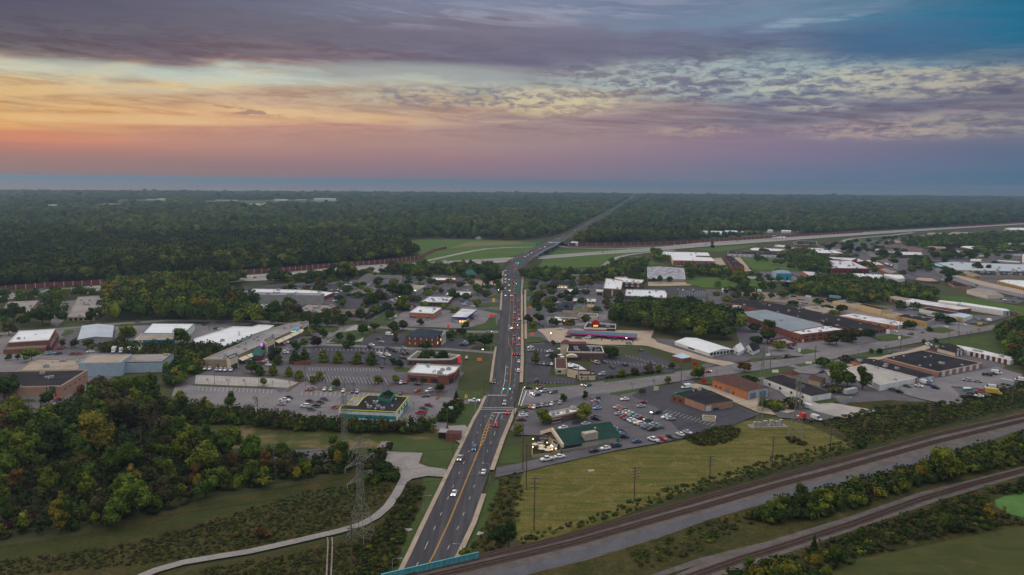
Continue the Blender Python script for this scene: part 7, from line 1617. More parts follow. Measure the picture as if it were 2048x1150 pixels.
ABK={'s':'sedan','h':'hatch','u':'suv','m':'minivan','v':'van','p':'pickup'}
def lot(cr,dirv,where,cars,detail=1,flip=False,one=False):
 """cars: (x, y, kind letter, colour) in the crop's pixels, listed from the west"""
 cars=sorted(cars,key=lambda c:c[0])
 seen={}
 for i,c_ in enumerate(cars):
  x,y=cr(c_[0],c_[1]);d=c_[4]if len(c_)>4 else dirv
  k=ABK[c_[2]]
  key=(c_[3],k);seen[key]=seen.get(key,0)+1
  tot=sum(1 for q in cars if(q[3],ABK[q[2]])==key)
  od='' if tot==1 else(f', {ORD[min(19, seen[key] - 1)]} such from west')
  p=P(x,y);hdg=hd(x,y,*d)
  if k:car(p,hdg+(math.pi if(i*7%3==0 and not one)else 0),k,c_[3],f'{c_[3]} {WORD[k]} {where}{od}',f'cars {where}'[:60],detail)
RW=(10,-1.5)
lot(cM,(10,-1.2),'in the diagonal rows of the restaurant lot',[(1400,275,'s','silver'),(1442,297,'s','red'),(1480,316,'u','grey'),(1525,340,'s','yellow'),(1570,360,'s','white'),(1615,388,'s','teal'),(1680,408,'s','light blue'),(1735,432,'s','dark red'),(1835,470,'u','green'),(1915,522,'s','silver'),(1960,545,'s','blue'),(2000,567,'s','teal'),(1425,368,'s','silver'),(1500,408,'s','red'),(1545,436,'s','dark blue'),(1598,456,'s','white'),(1632,478,'s','white'),(1692,502,'s','cream'),(1742,518,'u','white'),(1800,552,'s','blue'),(1838,572,'s','dark grey'),(1895,596,'u','black')],2)
lot(cM,(10,-.8),'standing apart in the restaurant lot',[(1503,160,'s','white'),(1765,205,'s','dark red'),(1740,258,'s','silver'),(1965,355,'u','black')],2)
lot(cI,(10,-1),'near the lot lamp beside the diagonal rows',[(535,290,'s','white'),(565,300,'s','silver'),(545,282,'s','light blue')],1)
lot(cM,(10,-1.0),'in the column right of the tree row',[(1080,130,'s','dark grey'),(1090,155,'u','black'),(1085,188,'s','silver'),(1085,208,'s','dark red'),(1095,232,'s','dark blue'),(1100,255,'s','blue'),(1110,288,'s','light blue')],2)
lot(cM,(10,1.5),'under the front tree of the row',[(1090,412,'s','dark grey'),(1095,442,'s','black')],2)
lot(cM,(10,.8),'at the east end of the green roofed restaurant',[(1335,580,'s','light blue'),(1450,618,'s','black'),(1390,640,'s','light blue'),(1475,668,'s','dark blue'),(1490,698,'u','dark blue')],2)
lot(cM,(10,-1.5),'on the drive along the meadow',[(388,1030,'p','white'),(568,990,'s','white'),(1068,905,'s','black'),(1225,868,'s','white'),(1388,832,'u','dark blue'),(1680,768,'s','blue')],2)
lot(cI,(9,3.0),'in the slanted row at the meadow edge',[(462,425,'p','white'),(515,416,'s','red'),(566,406,'s','black'),(622,392,'s','white'),(664,380,'s','silver')],2)
lot(cM,(10,-1.5),'behind the green roofed restaurant',[(618,572,'s','white'),(945,515,'s','silver')],2)
lot(cM,(-5,7),'in the verge row behind the flat roofed building',[(148,270,'s','orange'),(200,272,'s','white'),(258,258,'s','black'),(312,245,'s','silver'),(390,238,'s','grey'),(452,228,'s','white'),(575,205,'s','silver')],2)
lot(cM,(10,-1),'in the column at the sidewalk',[(45,345,'s','black'),(50,372,'s','silver'),(45,398,'s','white')],2)
lot(cM,(10,-.5),'below the sidewalk column',[(20,455,'s','dark red'),(15,440,'s','brown')],2)
lot(cH,(-2,8),'parked alone by the white arrow',[(-500,-500,'s','red')],1)if False else None
lot(cL,(1,8),'in the dark lot east of the road',[(283,215,'s','red'),(340,220,'s','light blue'),(398,228,'s','black'),(452,225,'s','white'),(243,462,'u','dark grey')],2)
lot(cL,(10,-1),'north side of the dark lot east of the road',[(160,25,'s','silver'),(425,40,'s','white'),(420,108,'s','silver'),(150,-20,'s','white')],1)
lot(cL,(8,3.5),'in the wide lot behind the mansard shop',[(1095,205,'p','tan'),(1200,190,'s','black'),(1325,268,'u','black'),(1510,235,'u','black'),(1905,218,'u','dark grey'),(1735,20,'s','black')],1)
lot(cL,(10,-1.5),'at the hedge of the wide lot',[(1178,372,'u','silver')],1)
lot(cN,(-4,7),'in the row above the teal restaurant',[(170,672,'s','white'),(292,678,'s','dark grey'),(350,680,'s','silver'),(10,655,'h','bright green'),(-70,652,'s','white'),(900,700,'s','dark grey')],2,one=True)
lot(cB,(-4,7),'at the west end of the mulch strip',[(768,925,'s','orange'),(800,925,'s','dark red')],2)
lot(cB,(10,.5),'in the lot left of the teal restaurant',[(652,980,'s','black'),(622,1000,'p','white'),(600,1022,'s','silver'),(792,1005,'s','black'),(885,992,'s','dark grey'),(858,1012,'s','black'),(830,1035,'s','black'),(755,1038,'u','white'),(800,1058,'s','dark green' if False else 'green'),(958,1045,'s','red')],2)
lot(cN,(10,.8),'in the small lot right of the teal restaurant',[(1265,858,'s','dark red'),(1200,898,'s','dark grey'),(1165,960,'p','red')],2)
lot(cN,(-3,7),'in front of the white roofed diner',[(905,565,'s','white'),(965,560,'s','dark red'),(1095,570,'s','black'),(1140,575,'s','dark grey')],2,one=True)
lot(cN,(10,-3),'south of the white roofed diner',[(1120,668,'s','red'),(1265,672,'u','white'),(1195,725,'s','black',(2,7)),(1253,722,'s','dark grey',(2,7))],2)
lot(cN,(10,-.5),'at the driveway by the traffic signal',[(1640,808,'p','dark red')],2)
lot(cN,(-2,8),'beside the pink flowered corner of the square bank',[(1745,245,'s','white')],2)
lot(cO,(-4,6),'at the tan end wall of the strip mall',[(70,795,'s','white'),(140,795,'s','white'),(240,808,'s','silver'),(300,808,'s','white'),(362,812,'s','white'),(445,812,'s','white')],2,one=True)
lot(cO,(10,1),'parked in the inner aisle of the strip mall',[(715,645,'s','white'),(700,665,'s','light blue'),(620,700,'s','black'),(775,655,'s','green'),(945,690,'s','white'),(930,715,'s','dark red'),(880,712,'s','dark red'),(1000,660,'s','silver'),(1230,560,'u','white'),(1245,520,'s','silver'),(1190,440,'s','dark red'),(1240,415,'s','white'),(1265,405,'s','silver'),(990,740,'s','white')],1)
lot(cB,(10,2),'in the dark mall lot near the square bank',[(1137,682,'s','dark grey'),(1185,650,'u','black'),(1195,632,'s','white'),(1245,686,'s','white'),(1240,698,'s','silver'),(1290,692,'s','white'),(1265,712,'s','silver'),(1300,700,'s','white'),(1305,655,'s','black'),(1325,665,'u','black'),(1345,672,'u','dark grey'),(1405,655,'s','silver'),(1400,690,'s','dark red'),(1425,685,'s','black'),(1385,712,'s','teal'),(1415,718,'s','dark grey')],1)
lot(cB,(3,6),'under the mall median trees',[(1052,738,'s','black'),(975,738,'s','dark grey'),(1130,745,'s','dark grey'),(1225,748,'u','silver'),(1215,735,'s','grey'),(1258,775,'s','black')],1)
lot(cB,(10,1),'in the lot west of the brick office',[(1240,592,'s','dark grey'),(1255,612,'s','silver'),(1310,565,'v','white')],1)
lot(cQ,(10,.5),'in the lot east of the brick office',[(888,735,'s','black'),(1110,758,'s','white'),(1085,785,'s','silver'),(1045,805,'s','dark blue'),(1060,800,'s','blue')],1)
lot(cQ,(10,.3),'by the blue gas canopy',[(965,468,'s','white'),(520,440,'s','light blue'),(1120,440,'s','dark grey'),(1170,425,'s','black')],1)
lot(cQ,(10,1),'in the column beside the dark red restaurant',[(1065,150,'s','silver'),(1100,155,'s','silver'),(1040,175,'s','blue'),(1095,180,'s','light blue'),(1085,200,'s','blue'),(1065,222,'u','white'),(1195,248,'s','white'),(980,270,'s','green')],1)
lot(cQ,(8,4),'in the lot west of the dark red restaurant',[(310,130,'s','silver'),(355,128,'s','light blue'),(400,140,'s','silver'),(435,145,'s','blue'),(310,180,'s','white'),(345,165,'s','grey'),(270,145,'s','black'),(30,185,'v','silver'),(65,250,'s','white'),(30,230,'s','black'),(75,290,'s','dark grey'),(350,245,'u','dark red'),(295,250,'s','silver')],1)
lot(cQ,(8,-3),'at the lawn west of the brick pharmacy',[(80,400,'s','white'),(15,430,'s','silver'),(95,380,'s','yellow')],1)
lot(cY,(8,2),'along the north side of the retail hall',[(100,425,'s','silver'),(135,420,'s','white'),(180,428,'s','grey'),(225,425,'s','black'),(270,430,'s','silver'),(465,428,'s','silver'),(510,435,'s','grey'),(545,440,'s','white'),(600,425,'s','black'),(640,415,'u','blue'),(640,440,'s','silver'),(700,445,'s','grey'),(740,450,'s','silver'),(780,450,'s','black'),(840,448,'u','dark grey'),(880,460,'s','white'),(815,485,'s','white')],1)
lot(cY,(6,-4),'at the east corner of the retail hall',[(775,600,'s','white'),(815,600,'s','silver'),(835,575,'s','white'),(805,540,'s','tan'),(925,545,'s','black'),(960,515,'s','black')],1)
lot(cY,(8,2),'in front of the motel',[(945,370,'s','white'),(985,370,'s','silver'),(1015,370,'s','light blue'),(1025,350,'u','blue'),(840,345,'s','dark grey'),(865,350,'s','white'),(890,325,'s','silver')],1)
lot(cY,(9,1),'in the lot with the lit lamps',[(1610,610,'v','white'),(1605,668,'s','black'),(1645,685,'s','silver'),(1640,585,'s','dark grey'),(1670,575,'s','white'),(1510,555,'s','dark grey'),(1450,590,'s','black'),(1390,640,'s','dark grey'),(1640,725,'s','grey'),(1740,700,'s','grey'),(1895,560,'s','silver'),(1940,555,'s','silver'),(1910,600,'s','teal'),(1960,580,'s','dark grey'),(1870,690,'s','silver')],1)
lot(cB,(8,-3),'in the lot north west of the retail hall',[(230,300,'s','silver'),(295,280,'u','white'),(270,300,'s','dark grey'),(240,285,'s','blue'),(300,298,'s','light blue'),(205,300,'s','grey')],1)
lot(cA,(9,-1),'in the yard before the grey metal shed',[(300,690,'s','silver'),(338,688,'s','light blue'),(385,690,'s','black'),(478,692,'s','dark red'),(520,690,'s','red'),(595,678,'s','white'),(395,655,'s','red'),(405,648,'s','dark red'),(325,655,'s','dark blue'),(712,625,'s','dark red')],1)
lot(cA,(9,-1),'beside the white warehouse yard',[(1420,525,'s','black'),(1452,528,'s','white'),(905,478,'s','dark grey')],1)
lot(cA,(8,-5),'beside the tan flat roofed office',[(372,425,'s','silver'),(365,412,'s','dark grey'),(385,400,'s','dark red'),(390,392,'s','black')],1)
lot(cF,(9,-4),'near the left edge street',[(100,207,'v','white'),(335,122,'s','red'),(355,98,'s','light blue')],2)
lot(cK,(10,.6),'on the tan forecourt of the drive-in',[(1005,722,'s','white'),(745,682,'s','dark grey'),(1410,850,'u','white'),(1125,835,'s','black'),(1265,850,'s','dark grey'),(1495,850,'s','black'),(1715,855,'s','black'),(1795,865,'s','dark grey'),(825,912,'s','dark blue'),(970,912,'s','white'),(2000,930,'u','silver')],1)
lot(cK,(10,.6),'by the eastern gas station',[(1215,610,'s','white'),(1255,565,'s','silver'),(1490,530,'s','blue'),(1580,440,'s','white'),(1590,455,'s','dark blue'),(1590,425,'s','silver'),(1470,570,'u','white')],1)
lot(cK,(8,-3),'in the lot below the teal canopy',[(640,60,'s','silver'),(640,92,'s','white'),(645,45,'s','grey'),(640,30,'s','dark grey'),(1185,85,'u','white'),(800,100,'s','silver'),(1375,150,'s','white'),(1330,185,'s','black'),(1380,190,'s','black'),(1250,245,'s','silver'),(975,335,'s','white'),(880,445,'s','light blue')],1)
lot(cX,(1,6),'in the big empty dark lot',[(1125,728,'s','silver'),(1195,732,'s','white'),(1340,728,'s','silver'),(1345,750,'s','black')],1)
lot(cD,(10,-2),'at the east yards',[(1495,545+0,'s','silver')]if False else[(995,545,'s','silver'),(1148,290,'s','dark blue'),(1300,358,'s','black')],1)
lot(cE,(9,2),'in the yard of the tan roofed garage',[(990,1068,'s','white'),(1030,1050,'v','white'),(1055,1035,'s','silver'),(1100,1080,'u','black'),(820,1090,'s','dark grey'),(865,1105,'s','black'),(915,1070,'s','green'),(1060,1060,'s','blue')],1)
lot(cE,(9,1),'in the concrete yard at the east',[(1305,1030,'u','silver'),(1378,1038,'s','tan'),(1440,995,'p','black'),(1500,982,'v','white'),(1460,1080,'v','white'),(1655,1030,'v','white'),(1482,988,'s','dark grey')],1)
lot(cE,(9,1),'in the scrapped row before the east lawn',[(1330,1118,'s','dark grey'),(1375,1112,'s','red'),(1405,1120,'s','dark red'),(1385,1135,'s','white'),(1430,1130,'s','grey'),(1320,1135,'s','black'),(1400,1100,'s','red')],1)
lot(cE,(9,2),'before the brick factory entrance',[(832,706,'s','white'),(935,725,'u','dark grey'),(925,690,'s','silver'),(1010,712,'s','black'),(150,818,'s','dark blue')],1)
lot(cV,(9,2),'in the yards along the brick storage row',[(320,385,'s','silver'),(360,385,'s','light blue'),(400,382,'s','silver'),(400,425,'s','light blue'),(905,610,'p','silver'),(890,630,'u','dark grey'),(945,615,'s','black'),(1145,660,'s','white'),(1370,575,'s','dark grey'),(1435,598,'u','green'),(1500,600,'v','white'),(880,690,'s','white'),(1345,580,'s','silver')],1)
lot(cV,(9,2),'in the red row by the blue ended hall',[(1830,475,'s','dark red'),(1870,480,'s','dark red'),(1905,490,'s','red'),(1850,505,'s','dark blue')],1)
lot(cV,(9,2),'before the self storage block',[(1665,280,'v','white'),(1700,290,'s','dark blue'),(1730,300,'s','white'),(1880,275,'s','light blue'),(1755,320,'s','dark red'),(1860,328,'s','black'),(640,945,'u','white'),(350,0,'s','blue'),(850,15,'u','white'),(905,25,'s','white'),(1335,90,'s','dark red')],1)
lot(cT,(9,1),'in the boat yard of the bright blue shed',[(470,715,'s','black'),(150,560,'s','black'),(760,655,'s','dark red')],1)
lot(cJ,(9,3),'beside the red truck cab',[(228,170,'v','white'),(285,240,'v','white')],2)
lot(cI,(9,-1),'behind the black roofed tan shop',[(655,112,'v','white')],1)
lot(cE,(9,-3),'in the side street by the leafy trees',[(350,970,'s','dark grey'),(1055,798,'s','silver'),(375,1070,'s','black'),(800,850,'s','dark grey')],1)
def road_dir(y,f):
 a,b_=rfrac(y+2,f,0),rfrac(y-2,f,0)
 return math.atan2(b_.y-a.y,b_.x-a.x)
def onroad(px,py,kind,colr,south,lab,detail=2,lights=None):
 for i in range(len(yl)-1):
  if yl[i]>=py>=yl[i+1]:
   t=(yl[i]-py)/(yl[i]-yl[i+1]);xl=RD[i][1]+(RD[i+1][1]-RD[i][1])*t;xr=RD[i][2]+(RD[i+1][2]-RD[i][2])*t
   f=(px-xl)/(xr-xl);break
 f=min(.93,max(.07,f))
 p=rfrac(py,f,0)
 z=p.z
 car(p,road_dir(py,f)+(math.pi if south else 0),kind,colr,lab,'traffic on the main road',detail,lights or('h' if south else 't'),z=z)
for a in((908,992,'sedan','white',1,'white sedan driving nearest the camera on the main road',2,'h'),(920,922,'pickup','silver',1,'silver pickup in the left lane of the main road',2,'h'),(949,902,'suv','blue',1,'blue suv beside the yellow centre line',2,'h'),(967,949,'sedan','white',0,'white sedan driving away in the right lane',2,'n'),(992,854,'suv','red',0,'red suv right of the yellow hatched wedge',2,'t'),(1016,829,'sedan','red',0,'red car stopped at the crossing in the right lane',2,'t'),(1009,811,'suv','silver',1,'silver car inside the road crossing',2,'h'),(989,768,'suv','dark grey',1,'dark suv coming south in the left lane',2,'h'),(1037,745,'minivan','white',0,'white minivan north of the crossing',2,'t'),(1038,726,'sedan','white',0,'white sedan right behind the white minivan',2,'t'),(1027,711,'sedan','dark red',0,'dark red sedan next to the patio restaurant',2,'t'),(1037,712,'suv','black',0,'black suv next to the patio restaurant',2,'t'),(1038,692,'sedan','grey',0,'grey sedan in the outer lane east side',2,'t'),(1027,687,'sedan','black',0,'black sedan beside the white boxed lane',2,'t'),(1038,680,'sedan','white',0,'white sedan opposite the drive-in sign',2,'t'),(1028,674,'sedan','dark red',0,'dark red sedan beside the white sedan opposite the drive-in sign',2,'t')):
 onroad(*a)
qs=[(1037,659,'s','red',0),(1028,659,'s','black',0),(1022,659,'s','white',1),(1038,649,'s','black',0),(1029,648,'s','dark red',0),(1038,641,'s','white',0),(1028,640,'u','dark grey',0),(1038,632,'s','grey',0),(1029,627,'s','silver',0),(1038,623,'s','black',0),(1030,616,'s','black',0),(1024,603,'s','red',0),(1037,604,'s','dark red',0),(1011,593,'s','white',1),(1023,593,'s','silver',1),(1031,590,'u','black',0),(1019,583,'s','white',1),(1011,578,'s','dark red',1),(1018,572,'s','white',1),(1030,574,'s','black',0),(1011,566,'s','silver',1),(1028,568,'u','dark grey',0),(1011,560,'s','white',1),(1018,561,'s','grey',1),(1029,556,'s','black',0),(1011,552,'s','white',1),(1011,543,'s','silver',1),(1035,539,'s','dark blue',0),(1030,535,'s','dark red',0),(1029,531,'s','red',0),(1041,524,'s','dark grey',0),(1036,528,'s','white',1),(1050,515,'s','white',1),(1057,511,'s','silver',1),(1062,508,'s','white',1),(1072,504,'s','red',0),(1080,499,'s','silver',0),(1090,495,'s','white',1),(1098,490,'s','dark red',0),(1104,485,'s','white',1),(1120,478,'s','grey',1),(1150,462,'s','white',0),(1168,451,'s','red',0),(1172,447,'s','dark red',0),(1184,441,'s','white',0),(1214,420,'s','white',1),(1228,411,'s','white',1)]
for i,q_ in enumerate(qs):
 zone='in the queue past the gas stations' if q_[1]>600 else 'in the traffic near the ramps' if q_[1]>530 else 'on the overpass' if q_[1]>480 else 'on the straight road into the woods'
 same=[x for x in qs if x[2:]==q_[2:]and(x[1]>600)==(q_[1]>600)and(x[1]>530)==(q_[1]>530)and(x[1]>480)==(q_[1]>480)]
 k=same.index(q_)
 onroad(q_[0],q_[1],ABK[q_[2]],q_[3],q_[4],f'{"oncoming " if q_[4] else ""}{q_[3]} {WORD[ABK[q_[2]]]} {zone}'+(f', {ORD[k]} such from the camera' if len(same)>1 else ''),1,None)
for i,(x,y,k,c_,dx,dy,lab)in enumerate(((cL(122,572)[0],cL(122,572)[1],'sedan','black',-8,-.6,'black sedan entering the crossing from the east'),(cL(295,580)[0],cL(295,580)[1],'sedan','dark grey',-9,1.2,'dark sedan second from the crossing, far lane'),(cL(215,645)[0],cL(215,645)[1],'sedan','white',-9,1.5,'white sedan waiting at the white lane line'),(cL(245,670)[0],cL(245,670)[1],'sedan','dark blue',-9,1.3,'dark blue sedan waiting at the stop bar'),(cL(360,618)[0],cL(360,618)[1],'pickup','silver',-9,1.5,'silver pickup behind the waiting cars'),(cL(480,634)[0],cL(480,634)[1],'suv','teal',-9,1.5,'dark teal suv last of the waiting cars'),(cL(978,530)[0],cL(978,530)[1],'sedan','teal',-9,1.8,'dark green sedan alone on the cross road'),(cD(873,974)[0],cD(873,974)[1],'sedan','red',9,-1.5,'red car on the cross road by the kerb tree'),(cD(1378,874)[0],cD(1378,874)[1],'suv','black',-9,1.6,'black suv on the cross road by the brick factory'),(cD(68,1062)[0],cD(68,1062)[1],'sedan','dark green' if False else 'green',-9,1,'green sedan leaving the mansard shop corner'),(cC(523,535)[0],cC(523,535)[1],'sedan','dark red',9,.3,'dark red car on the side street below the blue canopy'),(cC(715,545)[0],cC(715,545)[1],'sedan','light blue',9,.3,'light blue car waiting on the side street'),(cC(618,1005)[0],cC(618,1005)[1],'pickup','white',9,-.3,'white pickup waiting at the west leg of the crossing'),(cC(565,272)[0],cC(565,272)[1],'sedan','silver',9,0,'silver car in the lane to the tan lot'))):
 car(P(x,y),hd(x,y,dx,dy),k,c_,lab,'traffic on the side roads',2,'h')
for i,(x,y,k,c_,f)in enumerate(((cB(425,187)[0],cB(425,187)[1],'suv','teal',0),(cB(768,160)[0],cB(768,160)[1],'sedan','blue',0),(cB(1258,110)[0],cB(1258,110)[1],'sedan','black',0),(cB(1238,128)[0],cB(1238,128)[1],'sedan','white',0),(cA(280,272)[0],cA(280,272)[1],'suv','light blue',0),(cB(1550,71)[0],cB(1550,71)[1],'sedan','dark grey',0),(800,541,'sedan','white',0),(963,521,'sedan','silver',0),(1206,506,'sedan','dark grey',0),(1258,499,'sedan','white',0),(1412,490,'sedan','black',0),(1475,483,'sedan','dark grey',0),(1540,478,'sedan','silver',0),(1745,466,'suv','white',0),(1773,465,'sedan','white',0),(1866,459,'van','white',0),(1953,454,'van','white',0),(1230,503,'sedan','white',0),(850,522.5,'sedan','dark grey',0),(890,523,'sedan','white',0),(1350,491,'sedan','white',0),(1640,471.5,'sedan','dark red',0))):
 car(P(x,y),hd(x,y,10,-.8),k,c_,f'{c_} {WORD[k]} on the highway, {ORD[min(19, i)]} listed' if False else f'{c_} {WORD[k]} on the highway '+['behind the wide tree at the west','left of the dark tall tree','behind the motel, dark one','behind the motel, white one','at the far left','at the ramp split','below the ramp meadow','just before the overpass','east of the overpass, west one','at the east ramp','behind the white front store','right of the white front store','behind the highway shop','after the noise wall end','at the far bend','with lamps at the far bend','at the far right','under the east noise wall start','entering the west ramp','mid way to the overpass','above the weathered warehouse','before the noise wall end'][i],'cars on the highway',1,'n' if i%2 else None)
print('cars',NCAR[0])
def box_truck(p,ang,label,colr='white',L=7.0,name='box_truck',group=None,cab=True):
 e=empty(name,p,ang);e.location.z+=ZR;tag(e,label,'truck',group)
 b=MB();b.box(-.9,0,.95,L-2.0,2.35,2.3,mi=0);o=b.build('cargo_box',m_paint,e);o.color=(*PAINT[colr],1)
 if cab:
  b=MB();profile(b,[(L/2-1.9,.5,2.2,1.05,.95),(L/2-1.2,.5,2.2,1.05,.92),(L/2-.6,.5,1.45,1.02,.9),(L/2,.55,1.2,.95,.85)],1);o=b.build('cab',m_paint,e);o.color=(*PAINT[colr],1)
  b=MB();b.add([(L/2-1.12,-.82,2.12),(L/2-1.12,.82,2.12),(L/2-.55,.85,1.5),(L/2-.55,-.85,1.5)],[(0,3,2,1)]);b.build('windshield',M_gl,e)
 for x in(-L/2+1.4,L/2-1.1):
  for y in(-1.0,1.0):wheel_mb(x,y,.45,.3).build('wheel',[m_tyre,m_rim],e)
 return e
for i,(x,y)in enumerate(((750,668),(800,668),(852,668),(890,668),(922,668))):
 box_truck(P(*cA(x,y+8)),hd(*cA(x,y+8),-5,5.5),f'white delivery truck, {ORD[i]} from the west in the row at the light blue shed',group='delivery trucks by the light blue shed',L=7.6)
for i,(x,y,k,lab)in enumerate((((972),445,9,'white box truck parked left at the end of the gravel yard'),((1005),445,9,'white box truck parked right at the end of the gravel yard'))):
 box_truck(P(*cD(x,y)),hd(*cD(x,y),4,8),lab,L=9)
box_truck(P(*cT(260,905)),hd(*cT(260,905),10,2.2),'long white coach body in the scrap yard',L=12,cab=False,name='coach')
box_truck(P(*cD(1070,558)),hd(*cD(1070,558),10,1.0),'white truck behind the long black roof factory',L=9)
box_truck(P(*cX(585,895)),hd(*cX(585,895),10,.4),'white semi trailer behind the low hotel wing',L=14,cab=False,name='semi_trailer')
box_truck(P(*cD(1162,362)),hd(*cD(1162,362),10,.5),'pale semi trailer left of the bright blue shed',L=15,cab=False,name='semi_trailer')
box_truck(P(*cV(310,370)),hd(*cV(310,370),10,2.0),'long white bus body before the brick storage row',L=12,cab=False,name='bus')
box_truck(P(*cV(260,385)),hd(*cV(260,385),10,2.0),'second white bus body before the brick storage row',L=11,cab=False,name='bus')
box_truck(P(*cE(490,358)),hd(*cE(490,358),9,3),'orange yellow box truck by the white lit hall','yellow',L=8)
box_truck(P(*cE(1480,1120)),hd(*cE(1480,1120),9,1),'bright yellow box truck at the end of the scrapped row','yellow',L=8)
box_truck(P(*cE(1580,1060)),hd(*cE(1580,1060),9,1.5),'silver flat trailer in the concrete yard','silver',L=9,cab=False,name='trailer')
box_truck(P(*cJ(490,90)),hd(*cJ(490,90),9,-2),'grey white storage container behind the long white garage','silver',L=11,cab=False,name='container')
box_truck(P(*cF(60,300)),hd(*cF(60,300),9,-5),'long grey trailer at the left edge with pale blue nose','silver',L=12,name='semi_trailer')
box_truck(P(*cT(1380,1000)),hd(*cT(1380,1000),9,1),'pale blue trailer beside the yellow tan shed','light blue',L=13,cab=False,name='semi_trailer')
e=empty('semi_truck',P(*cJ(205,235)),hd(*cJ(205,235),-8,-3.0));tag(e,'red semi truck cab with black chassis at the meadow corner','truck')
b=MB();profile(b,[(-1.2,1.0,3.5,1.2,1.15),(.9,1.0,3.6,1.2,1.1),(1.3,1.0,2.6,1.2,1.05),(1.5,.9,1.95,1.1,.95),(3.1,.9,1.75,1.0,.85)],1);o=b.build('cab',m_paint,e);o.color=(.5,.02,.02,1)
b=MB();b.box(-3.0,0,.8,5.0,.9,.35);b.build('chassis',m_trim,e)
b=MB();b.add([(1.16,-.95,2.95),(1.16,.95,2.95),(1.42,.95,2.3),(1.42,-.95,2.3)],[(0,3,2,1)]);b.build('windshield',M_gl,e)
for x in(-4.6,-3.3,2.2):
 for y in(-1.0,1.0):wheel_mb(x,y,.5,.4).build('wheel',[m_tyre,m_rim],e)
for i,(x,y)in enumerate(((480,760),(510,775),(600,755),(620,785),(700,760),(835,775),(870,780),(850,800),(1000,800))):
 p=P(*cT(x,y));e=empty('boat',p,hd(*cT(x,y),9,2));tag(e,f'white boat on a stand, {ORD[i]} from the west in the boat yard','boat','boats in the boat yard')
 b=MB();profile(b,[(-3.2,.9,1.9,.9,1.1),(0,.7,1.9,.9,1.25),(2.2,.8,2.0,.6,.9),(3.6,1.5,2.1,.05,.1)],1);b.build('hull',T_wht,e)
 b=MB();b.box(-.6,0,1.9,2.2,1.5,.8,top=.8);b.build('cabin',B_wht,e)
 b=MB();b.box(-1.5,0,0,.3,1.6,.8);b.box(1.2,0,0,.3,1.2,.85);b.build('stand',T_dk,e)
e=empty('boat',P(*cE(1315,1092)),0.1);tag(e,'white and teal boat on a trailer in the east yard','boat')
b=MB();profile(b,[(-3.2,.9,1.7,.9,1.1),(0,.7,1.7,.9,1.25),(2.2,.8,1.8,.6,.9),(3.6,1.5,1.9,.05,.1)],1);b.build('hull',B_teal,e)
b=MB();b.box(-.6,0,1.7,4.0,2.1,.35,top=.9);b.build('deck',T_wht,e)
for i,(x,y,c_,nm,lab,sx,sy,sz_)in enumerate(((20,935,'white','container','white container in the scrap yard, westernmost',6,2.4,2.2),(135,910,'orange','excavator_shed','orange red machine shed by the coach',5,3,2.4),(200,925,'orange','container','orange container by the coach',4,2.4,2),(680,965,'silver','container','grey container in the middle of the scrap yard',6,2.4,2),(760,965,'dark grey','container','dark container in the middle of the scrap yard',6,2.4,2),(980,970,'white','container','white container right in the scrap yard',5,2.4,2),(1115,998,'blue','container','blue covered stack in the scrap yard',3.5,2.4,1.6),(870,1010,'brown','container','rusty stack in the scrap yard',6,2.4,1.3),(960,1015,'tan','container','tan stack in the scrap yard',6,2.4,1.1),(930,1060,'teal','container','dark stack at the front of the scrap yard',6,2.4,1.3),(780,1050,'cream','container','cream stack at the front of the scrap yard',8,3,1.2),(1250,1010,'red','container','red strip stack beside the pale blue trailer',6,2,1.5))):
 e=empty('container',P(*cT(x,y)),hd(*cT(x,y),9,1.2));tag(e,lab,'container')
 b=MB();b.box(0,0,.1,sx,sy,sz_)
 for k in range(int(sx/.6)):b.box(-sx/2+.3+k*.6,-sy/2-.03,.25,.18,.08,sz_-.3)
 o=b.build('body',m_paint,e);o.color=(*PAINT[c_],1)
 MB().box(0,0,sz_+.1,sx+.1,sy+.1,.08).build('lid',T_gry,e)
for i,(p,lab)in enumerate(((cI(1185,250),'green dumpster behind the orange brick garage, west one'),(cI(1217,242),'green dumpster behind the orange brick garage, east one'),(cI(828,240),'green dumpster right of the black roofed tan shop'),(cM(790,500),'grey blue dumpster behind the flat roofed building, west one'),(cM(840,495),'blue dumpster behind the flat roofed building, east one'))):
 e=empty('dumpster',P(*p),.15);tag(e,lab,'dumpster')
 b=MB();b.box(0,0,.1,2.6,1.6,1.3,top=1.08);o=b.build('body',m_paint,e);o.color=(.012,.07,.045,1)if i<3 else(.05,.09,.12,1)
 MB().box(0,0,1.4,2.8,1.7,.1).build('lid',m_trim,e)
for p,ang,sx,sy,m_,lab in((cB(735,752),.05,9,4,B_red,'red brick trash enclosure in the mall lot'),(cI(790,300),-.25,6,4,B_crm,'cream walled trash enclosure at the dark lot'),(cH(435,350),-.1,6,5,B_red,'small brick utility hut by the main road'),(cJ(450,125),.1,7,3,B_gry,'row of concrete blocks in the concrete yard'),(cC(520,1118-150),0,3,2,T_wht,'')):
 if not lab:continue
 q=P(*p);e=empty('enclosure' if 'hut' not in lab else 'utility_hut',q,ang);tag(e,lab,'enclosure' if 'hut' not in lab else 'hut')
 hh=2.2 if 'hut' not in lab else 3.0
 w_=MB()
 w_.box(0,-sy/2,0,sx,.3,hh);w_.box(0,sy/2,0,sx,.3,hh);w_.box(-sx/2,0,0,.3,sy-.32,hh-.01);w_.box(sx/2,0,0,.3,sy-.32,hh-.01)
 w_.build('wall',m_,e);MB().box(0,0,hh if 'hut' in lab else.2,sx+(.4 if 'hut' in lab else-1.2),sy+(.4 if 'hut' in lab else-1.2),.2 if 'hut' in lab else 1.3).build('roof' if 'hut' in lab else 'bin',R_shb if 'hut' in lab else m_trim,e)
